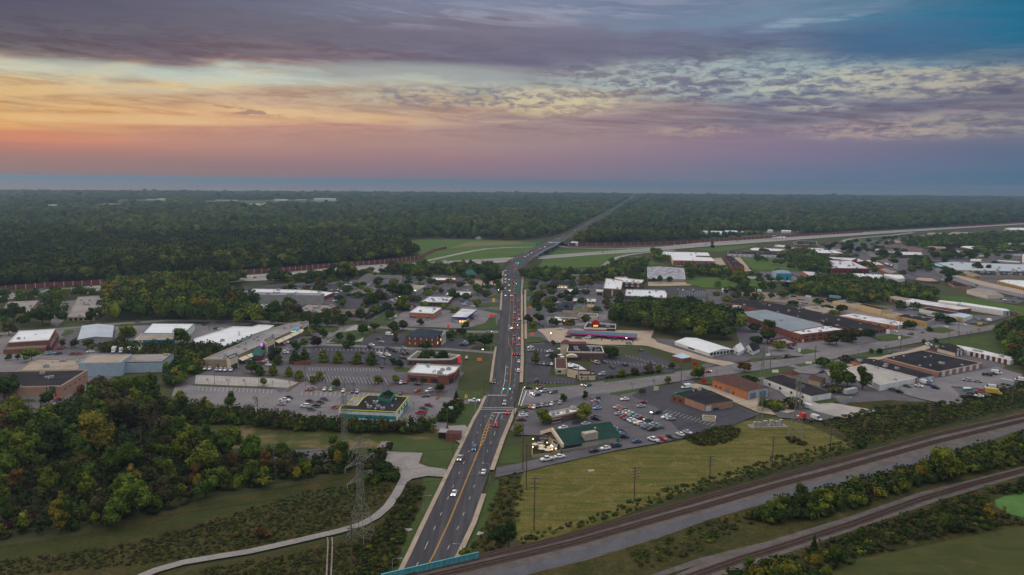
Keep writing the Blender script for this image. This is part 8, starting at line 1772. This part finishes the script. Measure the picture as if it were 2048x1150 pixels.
e=empty('utility_hut',P(*cH(378,335)),-.1);tag(e,'black metal cabinet hut left of the small brick hut','hut');MB().box(0,0,.2,4,5,2.6).build('body',m_trim,e);MB().box(0,0,2.8,4.3,5.3,.15,top=.9).build('roof',T_gry,e)
m_pole=mat('wood_pole',(.09,.072,.062),(.13,.105,.09),2,rough=.9)
m_steel=mat('galvanized_steel',(.34,.35,.36),(.26,.27,.28),2,rough=.5,metal=.4)
m_insul=mat('insulator',(.30,.29,.28),None,1,rough=.3)
def top_of(x,y,y_top,z0=0):
 q=P(x,y,z0);d=ray(x,y_top);return H+d.z*math.hypot(q.x,q.y)/math.hypot(d.x,d.y)-z0
def pole(x,y,ytop,arms,label,w=2.4,ang=0.0,z0=0.0,steel=False,group='utility poles'):
 h_=top_of(x,y,ytop,z0)
 e=empty('utility_pole',P(x,y,z0),ang);tag(e,label,'utility pole',group)
 MB().tube((0,0,-.3),(0,0,h_),.23,.16,8).build('shaft',m_steel if steel else m_pole,e)
 for k in range(arms):
  z=h_-.5-k*(1.5 if arms<4 else 1.1)
  a=MB();a.box(0,-.2,z,w,.16,.2)
  a_o=a.build('crossarm',m_pole,e)
  ins=MB()
  for t in(-.46,-.28,.28,.46):MB().tube((w*t,-.14,z+.14),(w*t,-.14,z+.42),.06,.04,6).build('insulator',m_insul,a_o)
 return e,h_
POLES=[]
for a in((1045.5,940,848,1,'wood pole left of the patio, northern of the close pair'),(1052.4,979,888,1,'wood pole left of the meadow, southern of the close pair'),(1068,1061,954,3,'three armed wood pole at the west end of the meadow'),(1028,850,780,1,'wood pole at the kerb by the parked column'),(1268,1005,933,4,'four armed railway pole in the middle of the meadow edge'),(1419,966,911,4,'four armed railway pole right of the middle one'),(1544,932,872,4,'four armed railway pole before the lattice mast'),(1660,902,848,4,'four armed railway pole below the red truck'),(704,1150,1033,3,'tall wood pole at the bottom edge beside the lattice tower'),(1041,700,640,1,'wood pole on the east sidewalk by the patio restaurant'),(1046,640,585,1,'wood pole on the east sidewalk by the gas station'),(1045,590,545,1,'wood pole on the east sidewalk by the teal canopy'),(1372-10,768+0,728,1,'wood pole at the cross road verge'),(cL(835,495)[0],cL(835,495)[1],cL(835,225)[1],1,'wood pole at the corner of the service annex'),(cL(935,400)[0],cL(935,560)[1],cL(935,390)[1],1,'wood pole beside the service annex'),(cE(308,895)[0],cE(308,895)[1],cE(308,795)[1],2,'wood pole on the verge before the leafy trees'),(cE(870,820)[0],cE(870,820)[1],cE(870,720)[1],1,'wood pole beside the cross road junction'),(cE(1184,765)[0],cE(1184,765)[1],cE(1184,700)[1],1,'wood pole at the eastern bend'),(cV(1070,715)[0],cV(1070,715)[1],cV(1070,560)[1],2,'wood pole in the east yard by the yellow end wall'),(cE(865,690)[0],cE(865,690)[1],cE(865,600)[1],1,'wood pole beside the brown panelled works'),(cO(300,470)[0],cO(300,470)[1],cO(300,370)[1],2,'wood pole at the south corner of the white warehouse'),(cO(565,340)[0],cO(565,340)[1],cO(565,235)[1],3,'wood pole at the middle of the white warehouse side'),(cA(1375,520)[0],cA(1375,530)[1],cA(1375,450)[1],2,'wood pole behind the white warehouse'),(cY(258,880)[0],cY(258,880)[1],cY(258,760)[1],1,'wood pole at the north end of the strip mall'),(cF(240,175)[0],cF(240,175)[1],cF(240,110)[1],0,'plain pole before the salmon walled building'),(cF(172,185)[0],cF(172,185)[1],cF(172,100)[1],0,'slim pole at the left street'),(cA(370,640)[0],cA(370,650)[1],cA(370,575)[1],1,'wood pole before the brick hall'),(cC(728,740)[0],cC(728,735)[1],cC(728,610)[1],0,'plain steel pole on the west sidewalk by the bank drive'),(cC(683,965)[0],cC(683,968)[1],cC(683,860)[1],0,'plain pole on the lawn at the crossing'),(cC(960,885)[0],cC(960,885)[1],cC(960,755)[1],0,'plain steel pole at the dark lot corner'),(cH(397,300)[0],cH(397,300)[1],cH(397,175)[1],0,'slim pole left of the brick hut'),(cH(430,460)[0],cH(430,460)[1],cH(430,330)[1],0,'slim pole at the gravel turning area'),(cH(562,190)[0],cH(562,190)[1],cH(562,75)[1],0,'steel signal pole west of the crossing'),(cE(1670,900)[0],cE(1690,930)[1],cE(1670,800)[1],1,'wood pole at the right edge'),(cJ(1437,165)[0],cJ(1437,165)[1],cJ(1437,25)[1],2,'railway pole at the far right of the bank'),(cJ(950,280)[0],cJ(950,280)[1],cJ(950,125)[1],4,'railway pole in the brush field'),(cJ(680,280)[0],cJ(690,300)[1],cJ(690,205)[1],4,'railway pole half hidden in the brush field'),(1540,740,700,1,'wood pole before the maroon banded shop')):
 x,y,yt,ar,lab=a
 e_,h_=pole(x,y,yt,ar,lab,w=3.2 if 'railway' in lab or 'three' in lab else 2.2,ang=.5 if 'railway' in lab else 0,steel='steel' in lab)
 POLES.append((e_,h_))
def lamp(x,y,ytop,dx,label,lit=False,arm=2.2,group='street lamps',base=False):
 h_=max(3.0,top_of(x,y,ytop))
 e=empty('street_lamp',P(x,y));tag(e,label,'street lamp',group)
 MB().tube((0,0,0),(0,0,h_),.1,.06,8).build('post',m_steel if arm>1 else m_trim,e)
 if arm>1:
  b=MB();b.tube((0,0,h_-.1),(dx*arm*.5,0,h_+.25),.05,.05,6);b.tube((dx*arm*.5,0,h_+.25),(dx*arm,0,h_+.25),.05,.05,6);b.build('arm',m_steel,e)
  MB().box(dx*(arm+.3),0,h_+.15,.8,.3,.16).build('lamp_head',M_cool if lit else T_gry,e)
 else:
  MB().box(0,0,h_,.9,.4,.18).build('lamp_head',M_cool if lit else m_trim,e)
 if base:MB().tube((0,0,0),(0,0,.8),.32,.32,10).build('base',m_yel,e)
for i,a in enumerate(((846,1026,992,1,'curved arm street lamp beside the western verge, middle one'),(785,1150,1118,1,'curved arm street lamp at the bottom edge of the western verge'),(979,967,928,-1,'street lamp with arm over the right lane at the drive'),(925,1118,1089,-1,'street lamp beside the teal bridge rail'),(1016,860,840,-1,'street lamp at the east sidewalk by the yellow wedge'),(cL(345,745)[0],cL(345,745)[1],cL(345,500)[1],-1,'street lamp at the cross road, west of the two'),(cL(503,730)[0],cL(503,735)[1],cL(503,485)[1],-1,'street lamp at the cross road, east of the two'))):
 lamp(*a)
for i,(p,q,w_,lit)in enumerate(((cN(487,640),cN(487,450),1,0),(cN(187,630),cN(187,515),0,0),(cN(1185,690),cN(1185,478),1,0),(cN(1385,740),cN(1385,665),1,0),(cN(690,650),cN(690,540),0,0),(cN(1070,900),cN(1070,805),0,0),(cO(210,1000),cO(210,860),1,0),(cO(847,1035),cO(847,870),1,0),(cO(1515,1040),cO(1515,670),0,0),(cO(1803,1040),cO(1803,830),0,0),(cB(915,745),cB(915,650),0,0),(cB(1280,750),cB(1280,640),0,0),(cN(695,330),cN(695,120),0,0),(cN(395,180),cN(395,80),0,0),(cY(1355,700),cY(1355,505),0,1),(cY(1728,730),cY(1728,528),0,1),(cQ(365,130),cQ(365,10),0,1),(cQ(950,130),cQ(950,30),0,1),(cC(778,285),cC(778,262),0,1),(cK(872,870),cK(872,765),0,1),(cK(1955,960),cK(1955,832),0,1),(cM(1880,470),cM(1880,322),0,1),(cQ(1332,920),cQ(1332,868),0,1),(cH(680,0),cH(680,-20),0,0),(cN(165,820),cN(182,720),0,0),(cY(1943,520),cY(1943,440),0,1),(cM(1910,480),cM(1962,305),0,0),(cX(100,340),cX(100,100),0,0),(cX(210,260),cX(210,155),0,0),(cC(1120,120),cC(1120,65),0,0),(cC(1390,120),cC(1390,60),0,0),(cC(530,95),cC(530,35),0,0),(cC(710,70),cC(710,20),0,0),(cC(352,85),cC(352,45),0,0))):
 wh=['yellow footed lot lamp behind the teal restaurant','lot lamp at the west of the mulch strip','yellow footed lot lamp before the diner','yellow footed low lamp at the diner drive','lot lamp above the teal restaurant crest','lot lamp right of the teal restaurant','yellow footed lamp on the grass strip, west','yellow footed lamp on the grass strip, east','tall lamp at the diagonal mulch bed','lamp in the striped mall stalls','lamp between the first two mall median trees','lamp at the east end of the mall median','tall lamp left of the square bank','lamp at the upper mall drive','lit lamp in the brownish tree left of the hedge','lit lamp above the yellowish tree lot','lit lamp behind the pale flat store trees','lit lamp beside the small bank','bright lit lamp beside the road at the north lots','lit globe lamp on the tan forecourt, west','lit globe lamp on the tan forecourt, east','lit lamp beside the diagonal car rows','lit low lamp at the bank driveway','short lamp by the diner lawn','lot lamp left of the teal restaurant','bright lit lamp at the corner of the pale flat store','unlit lamp beside the diagonal car rows','tall highway lamp at the east ramp','highway lamp inside the east ramp','field lamp east of the overpass, west','field lamp east of the overpass, east','field lamp in the west ramp meadow, left','field lamp in the west ramp meadow, right','field lamp at the west ramp split'][i]
 lamp(p[0],p[1],q[1],1,wh,bool(lit),.5,'parking lot lamps',bool(w_))
for(p,z,lab)in((cY(1165,305),3,'a'),(cY(1198,298),3,'b'),(cY(1262,290),3,'c'),(cY(1290,285),3,'d'),(cY(1420,262),3,'e'),(cY(1462,262),3,'f'),(cY(1550,238),4,'g')):
 pass
m_sg=mat('signal_green',(.05,.9,.5),None,1,emit=(.06,1,.55),emit_s=14)
m_sy=mat('signal_housing',(.45,.26,.04),None,1,rough=.6)
for i,(x,y,on,lab)in enumerate(((cC(812,908)[0],cC(812,908)[1],1,'green lit traffic signal over the crossing, west of two'),(cC(855,908)[0],cC(855,908)[1],1,'green lit traffic signal over the crossing, east of two'),(cC(797,868)[0],cC(797,868)[1],0,'yellow backed traffic signal above the turn pocket'),(cC(568,960)[0],cC(568,960)[1],0,'yellow traffic signal on the post at the lawn'),(cC(655,950)[0],cC(655,950)[1],0,'yellow traffic signal at the west lawn corner'),(cC(668,922)[0],cC(668,922)[1],0,'upper yellow traffic signal at the west lawn corner'),(cC(708,995)[0],cC(708,995)[1],0,'yellow backed signal over the southern crosswalk, west'),(cC(750,990)[0],cC(750,990)[1],0,'yellow backed signal over the southern crosswalk, east'),(cC(905,490)[0],cC(905,490)[1],1,'green lit signal over the second crossing'),(cC(868,508)[0],cC(868,508)[1],1,'green lit signal left of the other one at the second crossing'),(cC(895,218)[0],cC(895,218)[1],1,'green lit signal near the ramps'))):
 z=5.6
 p=P(x,y,z)
 e=empty('traffic_signal',p);tag(e,lab,'traffic signal','traffic signals')
 MB().box(0,0,-.5,.38,.34,1.05).build('housing',m_sy if i not in(0,1,8,9,10)else m_trim,e)
 MB().tube((0,-.17,-.25),(0,-.24,-.25),.16,.14,10).build('lens',m_sg if on else T_dk,e)
 if on:MB().tube((0,.17,-.25),(0,.24,-.25),.14,.14,10).build('lens',m_trim,e)
 MB().tube((0,0,.5),(0,0,1.1),.03,.03,4).build('hanger',m_trim,e)
def wire(pts,label,r_=.025,sag=.03,name='overhead_wire',cat='wire',group='overhead wires'):
 b=MB()
 for a,c_ in zip(pts,pts[1:]):
  a,c_=Vector(a),Vector(c_);n_=10;pr=None;L_=(c_-a).length
  for k in range(n_+1):
   t=k/n_;q=a.lerp(c_,t);q.z-=4*sag*L_*t*(1-t)
   if pr is not None:b.tube(pr,q,r_,r_,3,cap=False)
   pr=q
 o=b.build(name,m_trim);tag(o,label,cat,group);return o
wire([P(cC(683,900)[0],cC(683,965)[1],0)+Vector((0,0,8)),P(1039,775,0)+Vector((0,0,8))],'thin span wire carrying the signals over the crossing',.05,.02)
m_sgn={'red':mat('red_sign',(.6,.03,.03),None,1,emit=(1,.06,.04),emit_s=0.27),'yellow':mat('yellow_sign',(.75,.5,.04),None,1,emit=(1,.62,.05),emit_s=0.1),'white':mat('white_sign',(.75,.75,.73),None,1,emit=(1,1,.95),emit_s=0.04),'green':mat('green_road_sign',(.01,.30,.14),None,1,emit=(.01,.4,.2),emit_s=0.07),'redn':B_redp,'teal':mat('teal_sign',(.02,.5,.4),None,1,emit=(.05,.8,.6),emit_s=0.15),'orange':mat('orange_sign',(.35,.09,.03),None,1,emit=(1,.25,.05),emit_s=0.24),'dark':T_dk,'cream':B_crm}
for(x,y,yt,w_,hs,c_,lab)in((cQ(1460,400)[0],cQ(1460,410)[1],cQ(1460,348)[1],2.6,2.6,'red','red shell shaped sign at the blue gas station corner'),(cQ(1490,300)[0],cQ(1490,300)[1],cQ(1490,120)[1],2.0,3.0,'yellow','tall yellow and red sign north of the blue gas station'),(cQ(838,560)[0],cQ(838,590)[1],cQ(838,495)[1],1.8,2.4,'red','red pylon sign behind the brick office portico'),(cK(605,820)[0],cK(605,830)[1],cK(605,755)[1],3.0,2.2,'orange','orange red sign on the lawn of the drive-in'),(cK(575,420)[0],cK(575,430)[1],cK(575,380)[1],3.2,1.6,'orange','small orange red sign before the hip roofed restaurant'),(cK(632,240)[0],cK(632,240)[1],cK(632,170)[1],1.0,3.4,'white','white pointed sign on the lawn east of the road'),(cK(610,560)[0],cK(610,560)[1],cK(610,510)[1],4.0,1.4,'orange','orange sign in the dark tree beside the sidewalk'),(cD(785,930)[0],cD(785,930)[1],cD(785,898)[1],2.6,2.4,'redn','red square sign at the driveway of the white hall'),(cD(845,1040)[0],cD(845,1042)[1],cD(845,1012)[1],2.8,2.4,'redn','red round faced sign before the orange brick garage'),(cD(1473,838)[0],cD(1473,840)[1],cD(1473,810)[1],1.6,3.0,'white','white shield sign on the lawn before the brick factory'),(cI(478,130)[0],cI(478,132)[1],cI(478,98)[1],2.6,2.0,'cream','cream square sign at the dark lot corner'),(cI(397,145)[0],cI(397,148)[1],cI(397,112)[1],3.4,2.4,'dark','dark board sign at the lot entrance'),(cE(47,972)[0],cE(47,974)[1],cE(47,952)[1],3.6,1.6,'white','low white board sign on the lawn before the tan hip house'),(cE(268,915)[0],cE(268,918)[1],cE(268,898)[1],3.8,1.4,'white','low white board sign on the narrow verge'),(cV(55,790)[0],cV(55,790)[1],cV(55,712)[1],2.6,3.2,'white','tall white board sign at the brick factory lawn'),(cV(220,870)[0],cV(220,870)[1],cV(220,808)[1],1.6,2.0,'white','small white sign at the cross road kerb'),(cD(1268,860)[0],cD(1268,862)[1],cD(1268,848)[1],3.0,1.4,'white','low white sign before the white houses'),(cV(1375,640)[0],cV(1375,645)[1],cV(1375,612)[1],3.4,1.4,'yellow','yellow board sign in the east yard'),(cQ(1285,1000)[0],cQ(1285,1030)[1],cQ(1285,975)[1],3.0,1.8,'orange','orange lit board in the diner lawn bed'),(cC(925,110)[0],cC(925,118)[1],cC(925,72)[1],5.0,2.6,'green','green road direction sign over the bridge approach'),(cC(898,110)[0],cC(898,120)[1],cC(898,80)[1],3.4,2.4,'teal','small teal green sign beside the road direction sign'),(cK(405,150)[0],cK(405,165)[1],cK(405,90)[1],5.4,2.6,'green','green hanging direction sign over the northbound lanes'),(cN(1740,760)[0],cN(1740,770)[1],cN(1740,700)[1],1.2,1.6,'yellow','small yellow lit sign at the driveway lawn'),(cN(1545,890)[0],cN(1548,940)[1],cN(1548,850)[1],2.0,1.4,'white','white sign on the post in the shrubs by the crossing'),(cN(1655,300)[0],cN(1660,300)[1],cN(1660,215)[1],2.2,4.2,'red','red angular lit sign at the corner of the white roofed diner'),(cN(1410,545)[0],cN(1412,552)[1],cN(1412,508)[1],1.6,1.6,'red','round red neon sign on the front of the diner'),(c2(1100,468)[0],c2(1100,470)[1],c2(1100,450)[1],8,4,'green','green highway sign beside the road into the woods'),(c2(1170,460)[0],c2(1172,462)[1],c2(1172,448)[1],6,3,'teal','second green highway sign across the road'),(cL(270,520)[0],cL(270,522)[1],cL(270,485)[1],1.6,1.4,'redn','small red sign on the corner lawn')):
 h_=max(1.6,top_of(x,y,yt))
 e=empty('sign',P(x,y));tag(e,lab,'sign')
 hs=min(hs,h_*.8)
 nm=MB();nm.box(0,0,h_-hs,w_,.35,hs);nm.build('board',m_sgn[c_],e)
 MB().box(0,0,h_-hs-.0-.12,w_+.3,.45,.12).build('frame',T_gry,e)
 if h_-hs>.3:MB().tube((0,0,0),(0,0,h_-hs-.12),.14,.14,8).build('post',T_gry,e)
for i,(x,w_)in enumerate(((258,3.9),(305,3.9))):
 q=P(*cF(x,150));e=empty('billboard',P(*cF(x,112)),-.03);tag(e,f'dark billboard before the salmon walled building, {["left", "right"][i]} panel','billboard','dark billboards')
 MB().box(0,0,3.0,4.2,.3,3.6).build('board',T_dk,e);
 b=MB();b.box(-1.0,-.18,5.2,1.5,.04,.2);b.box(.8,-.18,5.6,1.0,.04,.2);b.box(-.4,-.18,4.4,2.2,.04,.2);b.build('lettering',T_gry,e)
 MB().tube((0,0.05,0),(0,0.05,3.0),.15,.15,8).build('post',m_steel,e)
cU_=crop(1060,850,12.78)
m_um=mat('umbrella_canvas',(.66,.58,.47),(.6,.52,.42),1,rough=.8)
UL=['back left','far left','back middle','front middle','right rear','front right']
for i,(x,y)in enumerate(((270,420),(135,470),(300,512),(298,582),(515,550),(455,615))):
 p=P(*cU_(x,y),2.6);e=empty('patio_umbrella',(p.x,p.y,0));tag(e,f'cream patio umbrella, {UL[i]} of the six at the green roofed restaurant','umbrella','patio umbrellas')
 b=MB();n8=8;v_=[(1.5*math.cos(k*math.pi/4),1.5*math.sin(k*math.pi/4),2.35)for k in range(8)]+[(0,0,3.0)]
 b.add(v_,[(k,(k+1)%8,8)for k in range(8)]);b.add([(a_,b_,c_-.12)for a_,b_,c_ in v_[:8]]+v_[:8],[(k,(k+1)%8,8+(k+1)%8,8+k)for k in range(8)]);b.build('canopy',m_um,e)
 MB().tube((0,0,0),(0,0,2.9),.04,.04,6).build('pole',T_dk,e)
 t_=empty('patio_table',(p.x,p.y,0));tag(t_,f'round patio table under the {UL[i]} umbrella','table','patio tables')
 b=MB();b.tube((0,0,.70),(0,0,.75),.55,.55,14);b.build('table_top',T_dk,t_);b=MB();b.tube((0,0,.02),(0,0,.7),.16,.06,8);b.build('leg',T_dk,t_)
for i,(x,y)in enumerate(((440,448),(575,545),(565,625),(662,600),(78,355),(72,558),(540,520))):
 p=P(*cU_(x,y),2.6);e=empty('patio_lamp',(p.x,p.y,0));tag(e,f'warm glowing globe lamp on a thin post, {["rear", "right front", "front", "by the door", "far left rear", "far left front", "right rear"][i]} of the patio','lamp','patio lamps')
 MB().ball((0,0,2.6),.2,8,6).build('globe',M_warm,e);MB().tube((0,0,0),(0,0,2.45),.04,.04,5).build('post',T_dk,e)
q=[P(*cM(180,840)),P(*cM(170,980)),P(*cM(480,935)),P(*cM(580,900))]
e=empty('patio_fence',q[0]);tag(e,'tan stone wall and planted fence around the umbrella patio','fence')
for a,c_ in zip(q,q[1:]):
 m2=(a+c_)/2-q[0];d=c_-a
 MB().box(m2.x,m2.y,0,d.length,.3,1.3,math.atan2(d.y,d.x)).build('wall_segment',B_tan,e)
for k in range(3):
 p=P(*cK((1000,1010,1040)[k],(985,1070,1100)[k]),2.4);e=empty('patio_umbrella',(p.x,p.y,0));tag(e,f'white umbrella at the brown patio restaurant, {["rear", "middle", "front"][k]} one','umbrella','white umbrellas')
 b=MB();v_=[(1.7*math.cos(j*math.pi/4),1.7*math.sin(j*math.pi/4),2.3)for j in range(8)]+[(0,0,2.9)];b.add(v_,[(j,(j+1)%8,8)for j in range(8)]);b.build('canopy',T_wht,e);MB().tube((0,0,0),(0,0,2.8),.05,.05,6).build('pole',T_dk,e)
m_lat=mat('lattice_steel',(.20,.21,.19),(.26,.27,.24),1,rough=.6,metal=.3)
def tower(x,y,ytop,label,wb=6.0,wt=1.4,arms=(),name='lattice_tower',ang=0.0,taper=.45,r_=.085):
 h_=top_of(x,y,ytop)
 e=empty(name,P(x,y),ang);tag(e,label,'pylon')
 def wid(z):
  t=z/h_
  return wb+(wt-wb)*min(1,t/taper)if taper<1 else wb+(wt-wb)*t
 legs=[]
 nseg=max(8,int(h_/2.6));zs=[h_*k/nseg for k in range(nseg+1)]
 for sx,sy in((-1,-1),(1,-1),(1,1),(-1,1)):
  b=MB()
  for a,c_ in zip(zs,zs[1:]):b.tube((sx*wid(a)/2,sy*wid(a)/2,a),(sx*wid(c_)/2,sy*wid(c_)/2,c_),r_,r_,4,cap=False)
  b.build('leg',m_lat,e)
 b=MB()
 for a,c_ in zip(zs,zs[1:]):
  wa,wc=wid(a)/2,wid(c_)/2
  for(p_,q_)in(((-1,-1),(1,-1)),((1,-1),(1,1)),((1,1),(-1,1)),((-1,1),(-1,-1))):
   b.tube((p_[0]*wa,p_[1]*wa,a),(q_[0]*wc,q_[1]*wc,c_),r_*.6,r_*.6,3,cap=False)
   b.tube((q_[0]*wa,q_[1]*wa,a),(p_[0]*wc,p_[1]*wc,c_),r_*.6,r_*.6,3,cap=False)
   b.tube((p_[0]*wc,p_[1]*wc,c_),(q_[0]*wc,q_[1]*wc,c_),r_*.5,r_*.5,3,cap=False)
 b.build('bracing',m_lat,e)
 ends=[]
 for zf,L_ in arms:
  z=h_*zf
  for s in(-1,1):
   b=MB();w_=wid(z)/2
   b.tube((s*w_,-w_,z),(s*L_,0,z+.2),r_,r_,4);b.tube((s*w_,w_,z),(s*L_,0,z+.2),r_,r_,4);b.tube((s*w_,0,z+1.5),(s*L_,0,z+.25),r_,r_,4)
   for t in(.33,.66):b.tube((s*(w_+(L_-w_)*t),0,z+.1),(s*(w_+(L_-w_)*t),0,z+1.5*(1-t)+.15),r_*.6,r_*.6,3)
   arm=b.build('arm',m_lat,e)
   MB().tube((s*L_,0,z+.2),(s*L_,0,z-1.3),.1,.1,6).build('insulator',m_insul,arm)
   ends.append(e.matrix_basis@Vector((s*L_*math.cos(0),0,z-1.3))if False else Vector((e.location.x+s*L_*math.cos(ang),e.location.y+s*L_*math.sin(ang),z-1.3)))
 return e,ends
t1,e1=tower(722,1082,876,'tall lattice power tower standing beside the gravel lane',7.0,1.6,((.62,6.5),(.78,7.5),(.93,5.5)),ang=1.15)
t2,e2=tower(690,930,790,'slimmer lattice tower rising out of the woods behind the lane tower',5.0,1.5,((.72,5),(.86,5.5),(.97,4)),ang=1.15)
t3,e3=tower(1518,858,690,'slim tall lattice mast beside the small substation',2.4,.7,(),name='lattice_mast',taper=2.0,r_=.07)
t4,e4=tower(1592,872,752,'broad lattice tower beside the red truck cab',6.0,1.6,((.66,6),(.8,7),(.94,4.5)),ang=.9,taper=.55)
lab_i=0
dv=Vector((-1,-.40,0)).normalized()
for k,q_ in enumerate(e1):
 far=Vector((-330,q_.y-62+6*(k//2),q_.z-1.5))if True else None
 wire([far,q_],f'long power line wire over the woods, {["lowest rear", "lowest front", "middle rear", "middle front", "top rear", "top front"][k]} of the lane tower',.05,.022)
for k,q_ in enumerate(e2[:4]):
 wire([Vector((-420,q_.y-40-8*(k%2),q_.z-1)),q_],f'power line wire of the slimmer tower, {["lower rear", "lower front", "upper rear", "upper front"][k]}',.045,.02)
for k in(0,2,4):
 wire([e1[k],e4[k]],f'power line wire crossing the road between the two broad towers, {["lowest", "middle", "top"][k // 2]}',.035,.03)
e=empty('substation',P(*cI(1135,330)),.1);tag(e,'small fenced substation with grey cabinets at the foot of the slim mast','substation')
for k,(a,b_,c_,hh)in enumerate(((-6,0,1.6,1.8),(-3.4,.4,1.4,1.6),(-1,.2,1.6,2.2),(2,.3,1.5,2.4),(4.4,0,1.4,2.0),(6.6,.4,1.2,2.6))):
 b=MB();b.box(a,b_,.2,c_,1.3,hh);b.box(a,b_,hh+.2,c_+.2,1.5,.1);b.build('cabinet',T_hv,e)
MB().box(0,0,0,18,5,.15).build('pad',m_gravel,e)
m_nw=mat('noise_wall_red',(.20,.06,.068),(.165,.05,.058),.5,rough=.85,bricks=(.6,.25,(.15,.035,.04)))
m_np=mat('noise_wall_post',(.5,.42,.40),(.42,.36,.34),1,rough=.85)
def noise_wall(pts,label,hw,npost):
 pw=[P(x,y)for x,y in pts]
 e=empty('noise_wall',pw[0]);tag(e,label,'wall')
 L_=sum((b_-a).length for a,b_ in zip(pw,pw[1:]));sp=L_/npost
 pp=path_pts(pw,sp*.999)
 for a,b_ in zip(pp,pp[1:]):
  d=b_-a;m2=(a+b_)/2-pw[0];an=math.atan2(d.y,d.x)
  MB().box(m2.x,m2.y,0,d.length-.5,.35,hw,an).build('panel',m_nw,e)
  q=a-pw[0];MB().box(q.x,q.y,0,.7,.6,hw+.35,an).build('post',m_np,e)
noise_wall([(-60,589),(12,581.5),(90,575),(236,567),(360,557.5),(493,548),(567,543),(669,533.5),(760,527),(837,519),(855,510),(867,504.5)],'long red panelled noise wall with pale posts west of the overpass',4.9,80)
noise_wall([(867,504.5),(880,501),(893,498.5)],'short end piece of the red noise wall at the north field',4.5,6)
noise_wall([(1137,491.5),(1247,491),(1348,488.5),(1400,485.8),(1519,478.2),(1621,471.8),(1725,465.5)],'long red panelled noise wall with pale posts east of the overpass',5.2,60)
noise_wall([(1900,455),(1975,451),(2060,445.5)],'distant dark red noise wall at the far right',5.0,12)
e=empty('overpass_bridge',P(1070,505,0));tag(e,'overpass bridge carrying the main road over the highway','bridge')
eo=e.location
for P0,sg in((RL,1),(RRt,-1)):
 b=MB();pp=[P0[i]for i in range(19,27)]
 for a,c_ in zip(pp,pp[1:]):
  d=c_-a;m2=(a+c_)/2-eo;an=math.atan2(d.y,d.x)
  b.box(m2.x,m2.y,m2.z+.1,d.length+.3,.3,1.0,an)
 b.build('parapet',m_barrier,e)
b=MB()
for i in range(20,24):
 a,c_=(RL[i]+RRt[i])/2,(RL[i+1]+RRt[i+1])/2;d=c_-a;m2=(a+c_)/2-eo
 b.box(m2.x,m2.y,m2.z-1.6,d.length+.5,(RRt[i]-RL[i]).length+.3,1.55,math.atan2(d.y,d.x))
b.build('girder',mat('bridge_girder',(.20,.30,.36),(.16,.25,.31),.3,rough=.7),e)
for i in(21,22,23):
 a,c_=RL[i]-eo,RRt[i]-eo
 m2=(a+c_)/2;d=c_-a
 MB().box(m2.x,m2.y,0,d.length*.9,1.2,a.z-1.7,math.atan2(d.y,d.x)).build('pier',m_barrier,e)
m_teal=mat('teal_girder_paint',(.10,.34,.38),(.075,.27,.31),.6,rough=.7,third=((.16,.10,.07),.6,.58,.75,.8))
e=empty('railway_bridge',W0);tag(e,'railway bridge with weathered teal plate girder crossing the main road','bridge')
a,c_=Vector((0,0,0)),first-W0+Vector((2,0,0))+(first-W0).normalized()*1.5
d=(c_-a);L_=d.length;an=math.atan2(d.y,d.x);u=d.normalized();nv_=Vector((-u.y,u.x,0))
if nv_.y<0:nv_=-nv_
b=MB();m2=(a+c_)/2+nv_*.4
b.box(m2.x,m2.y,-1.1,L_+1,.12,3.0,an);b.box(m2.x,m2.y,1.9,L_+1,.5,.1,an);b.build('girder',m_teal,e)
k=0
while k*1.5<L_:
 q=a+u*(k*1.5)+nv_*.22;MB().box(q.x,q.y,0,.1,.3,1.9,an).build('stiffener',m_teal,e);k+=1
m3=(a+c_)/2-nv_*9.0
MB().box(m3.x,m3.y,-1.2,L_+2,18.5,1.215,an).build('deck',m_ballast,e)
for i,(p,lab)in enumerate(((cI(95,596),'square pale concrete cover in the meadow'),(cH(590,908),'square concrete hatch beside the eastern sidewalk'),(cG(1290,883),'pale concrete pad on the western verge'))):
 q=P(*p);e=empty('utility_cover',q,.3+i);tag(e,lab,'utility cover');MB().box(0,0,0,2.2,1.8,.25).build('slab',m_barrier,e);MB().box(0,0,.25,.9,.8,.08).build('lid',T_gry,e)
q0,q1=P(*cL(180,495)),P(*cL(760,478))
e=empty('post_fence',q0);tag(e,'row of thin white posts along the corner lawn','fence')
for k in range(12):
 q=q0.lerp(q1,k/11)-q0;MB().box(q.x,q.y,0,.14,.14,1.2).build('post',T_wht,e)
hz=MB();hz.box(0,19000,-2.5,44000,40200,123.0)
ho=hz.build('haze',[])
hm=bpy.data.materials.new('haze_air');hm.use_nodes=True
ht=hm.node_tree;ht.nodes.clear()
pv=ht.nodes.new('ShaderNodeVolumePrincipled')
pv.inputs['Color'].default_value=(.32,.48,.69,1)
pv.inputs['Density'].default_value=HAZE_D
pv.inputs['Anisotropy'].default_value=0.45
oo=ht.nodes.new('ShaderNodeOutputMaterial')
ht.links.new(pv.outputs[0],oo.inputs['Volume'])
ho.data.materials.append(hm)
tag(ho,kind='stuff')
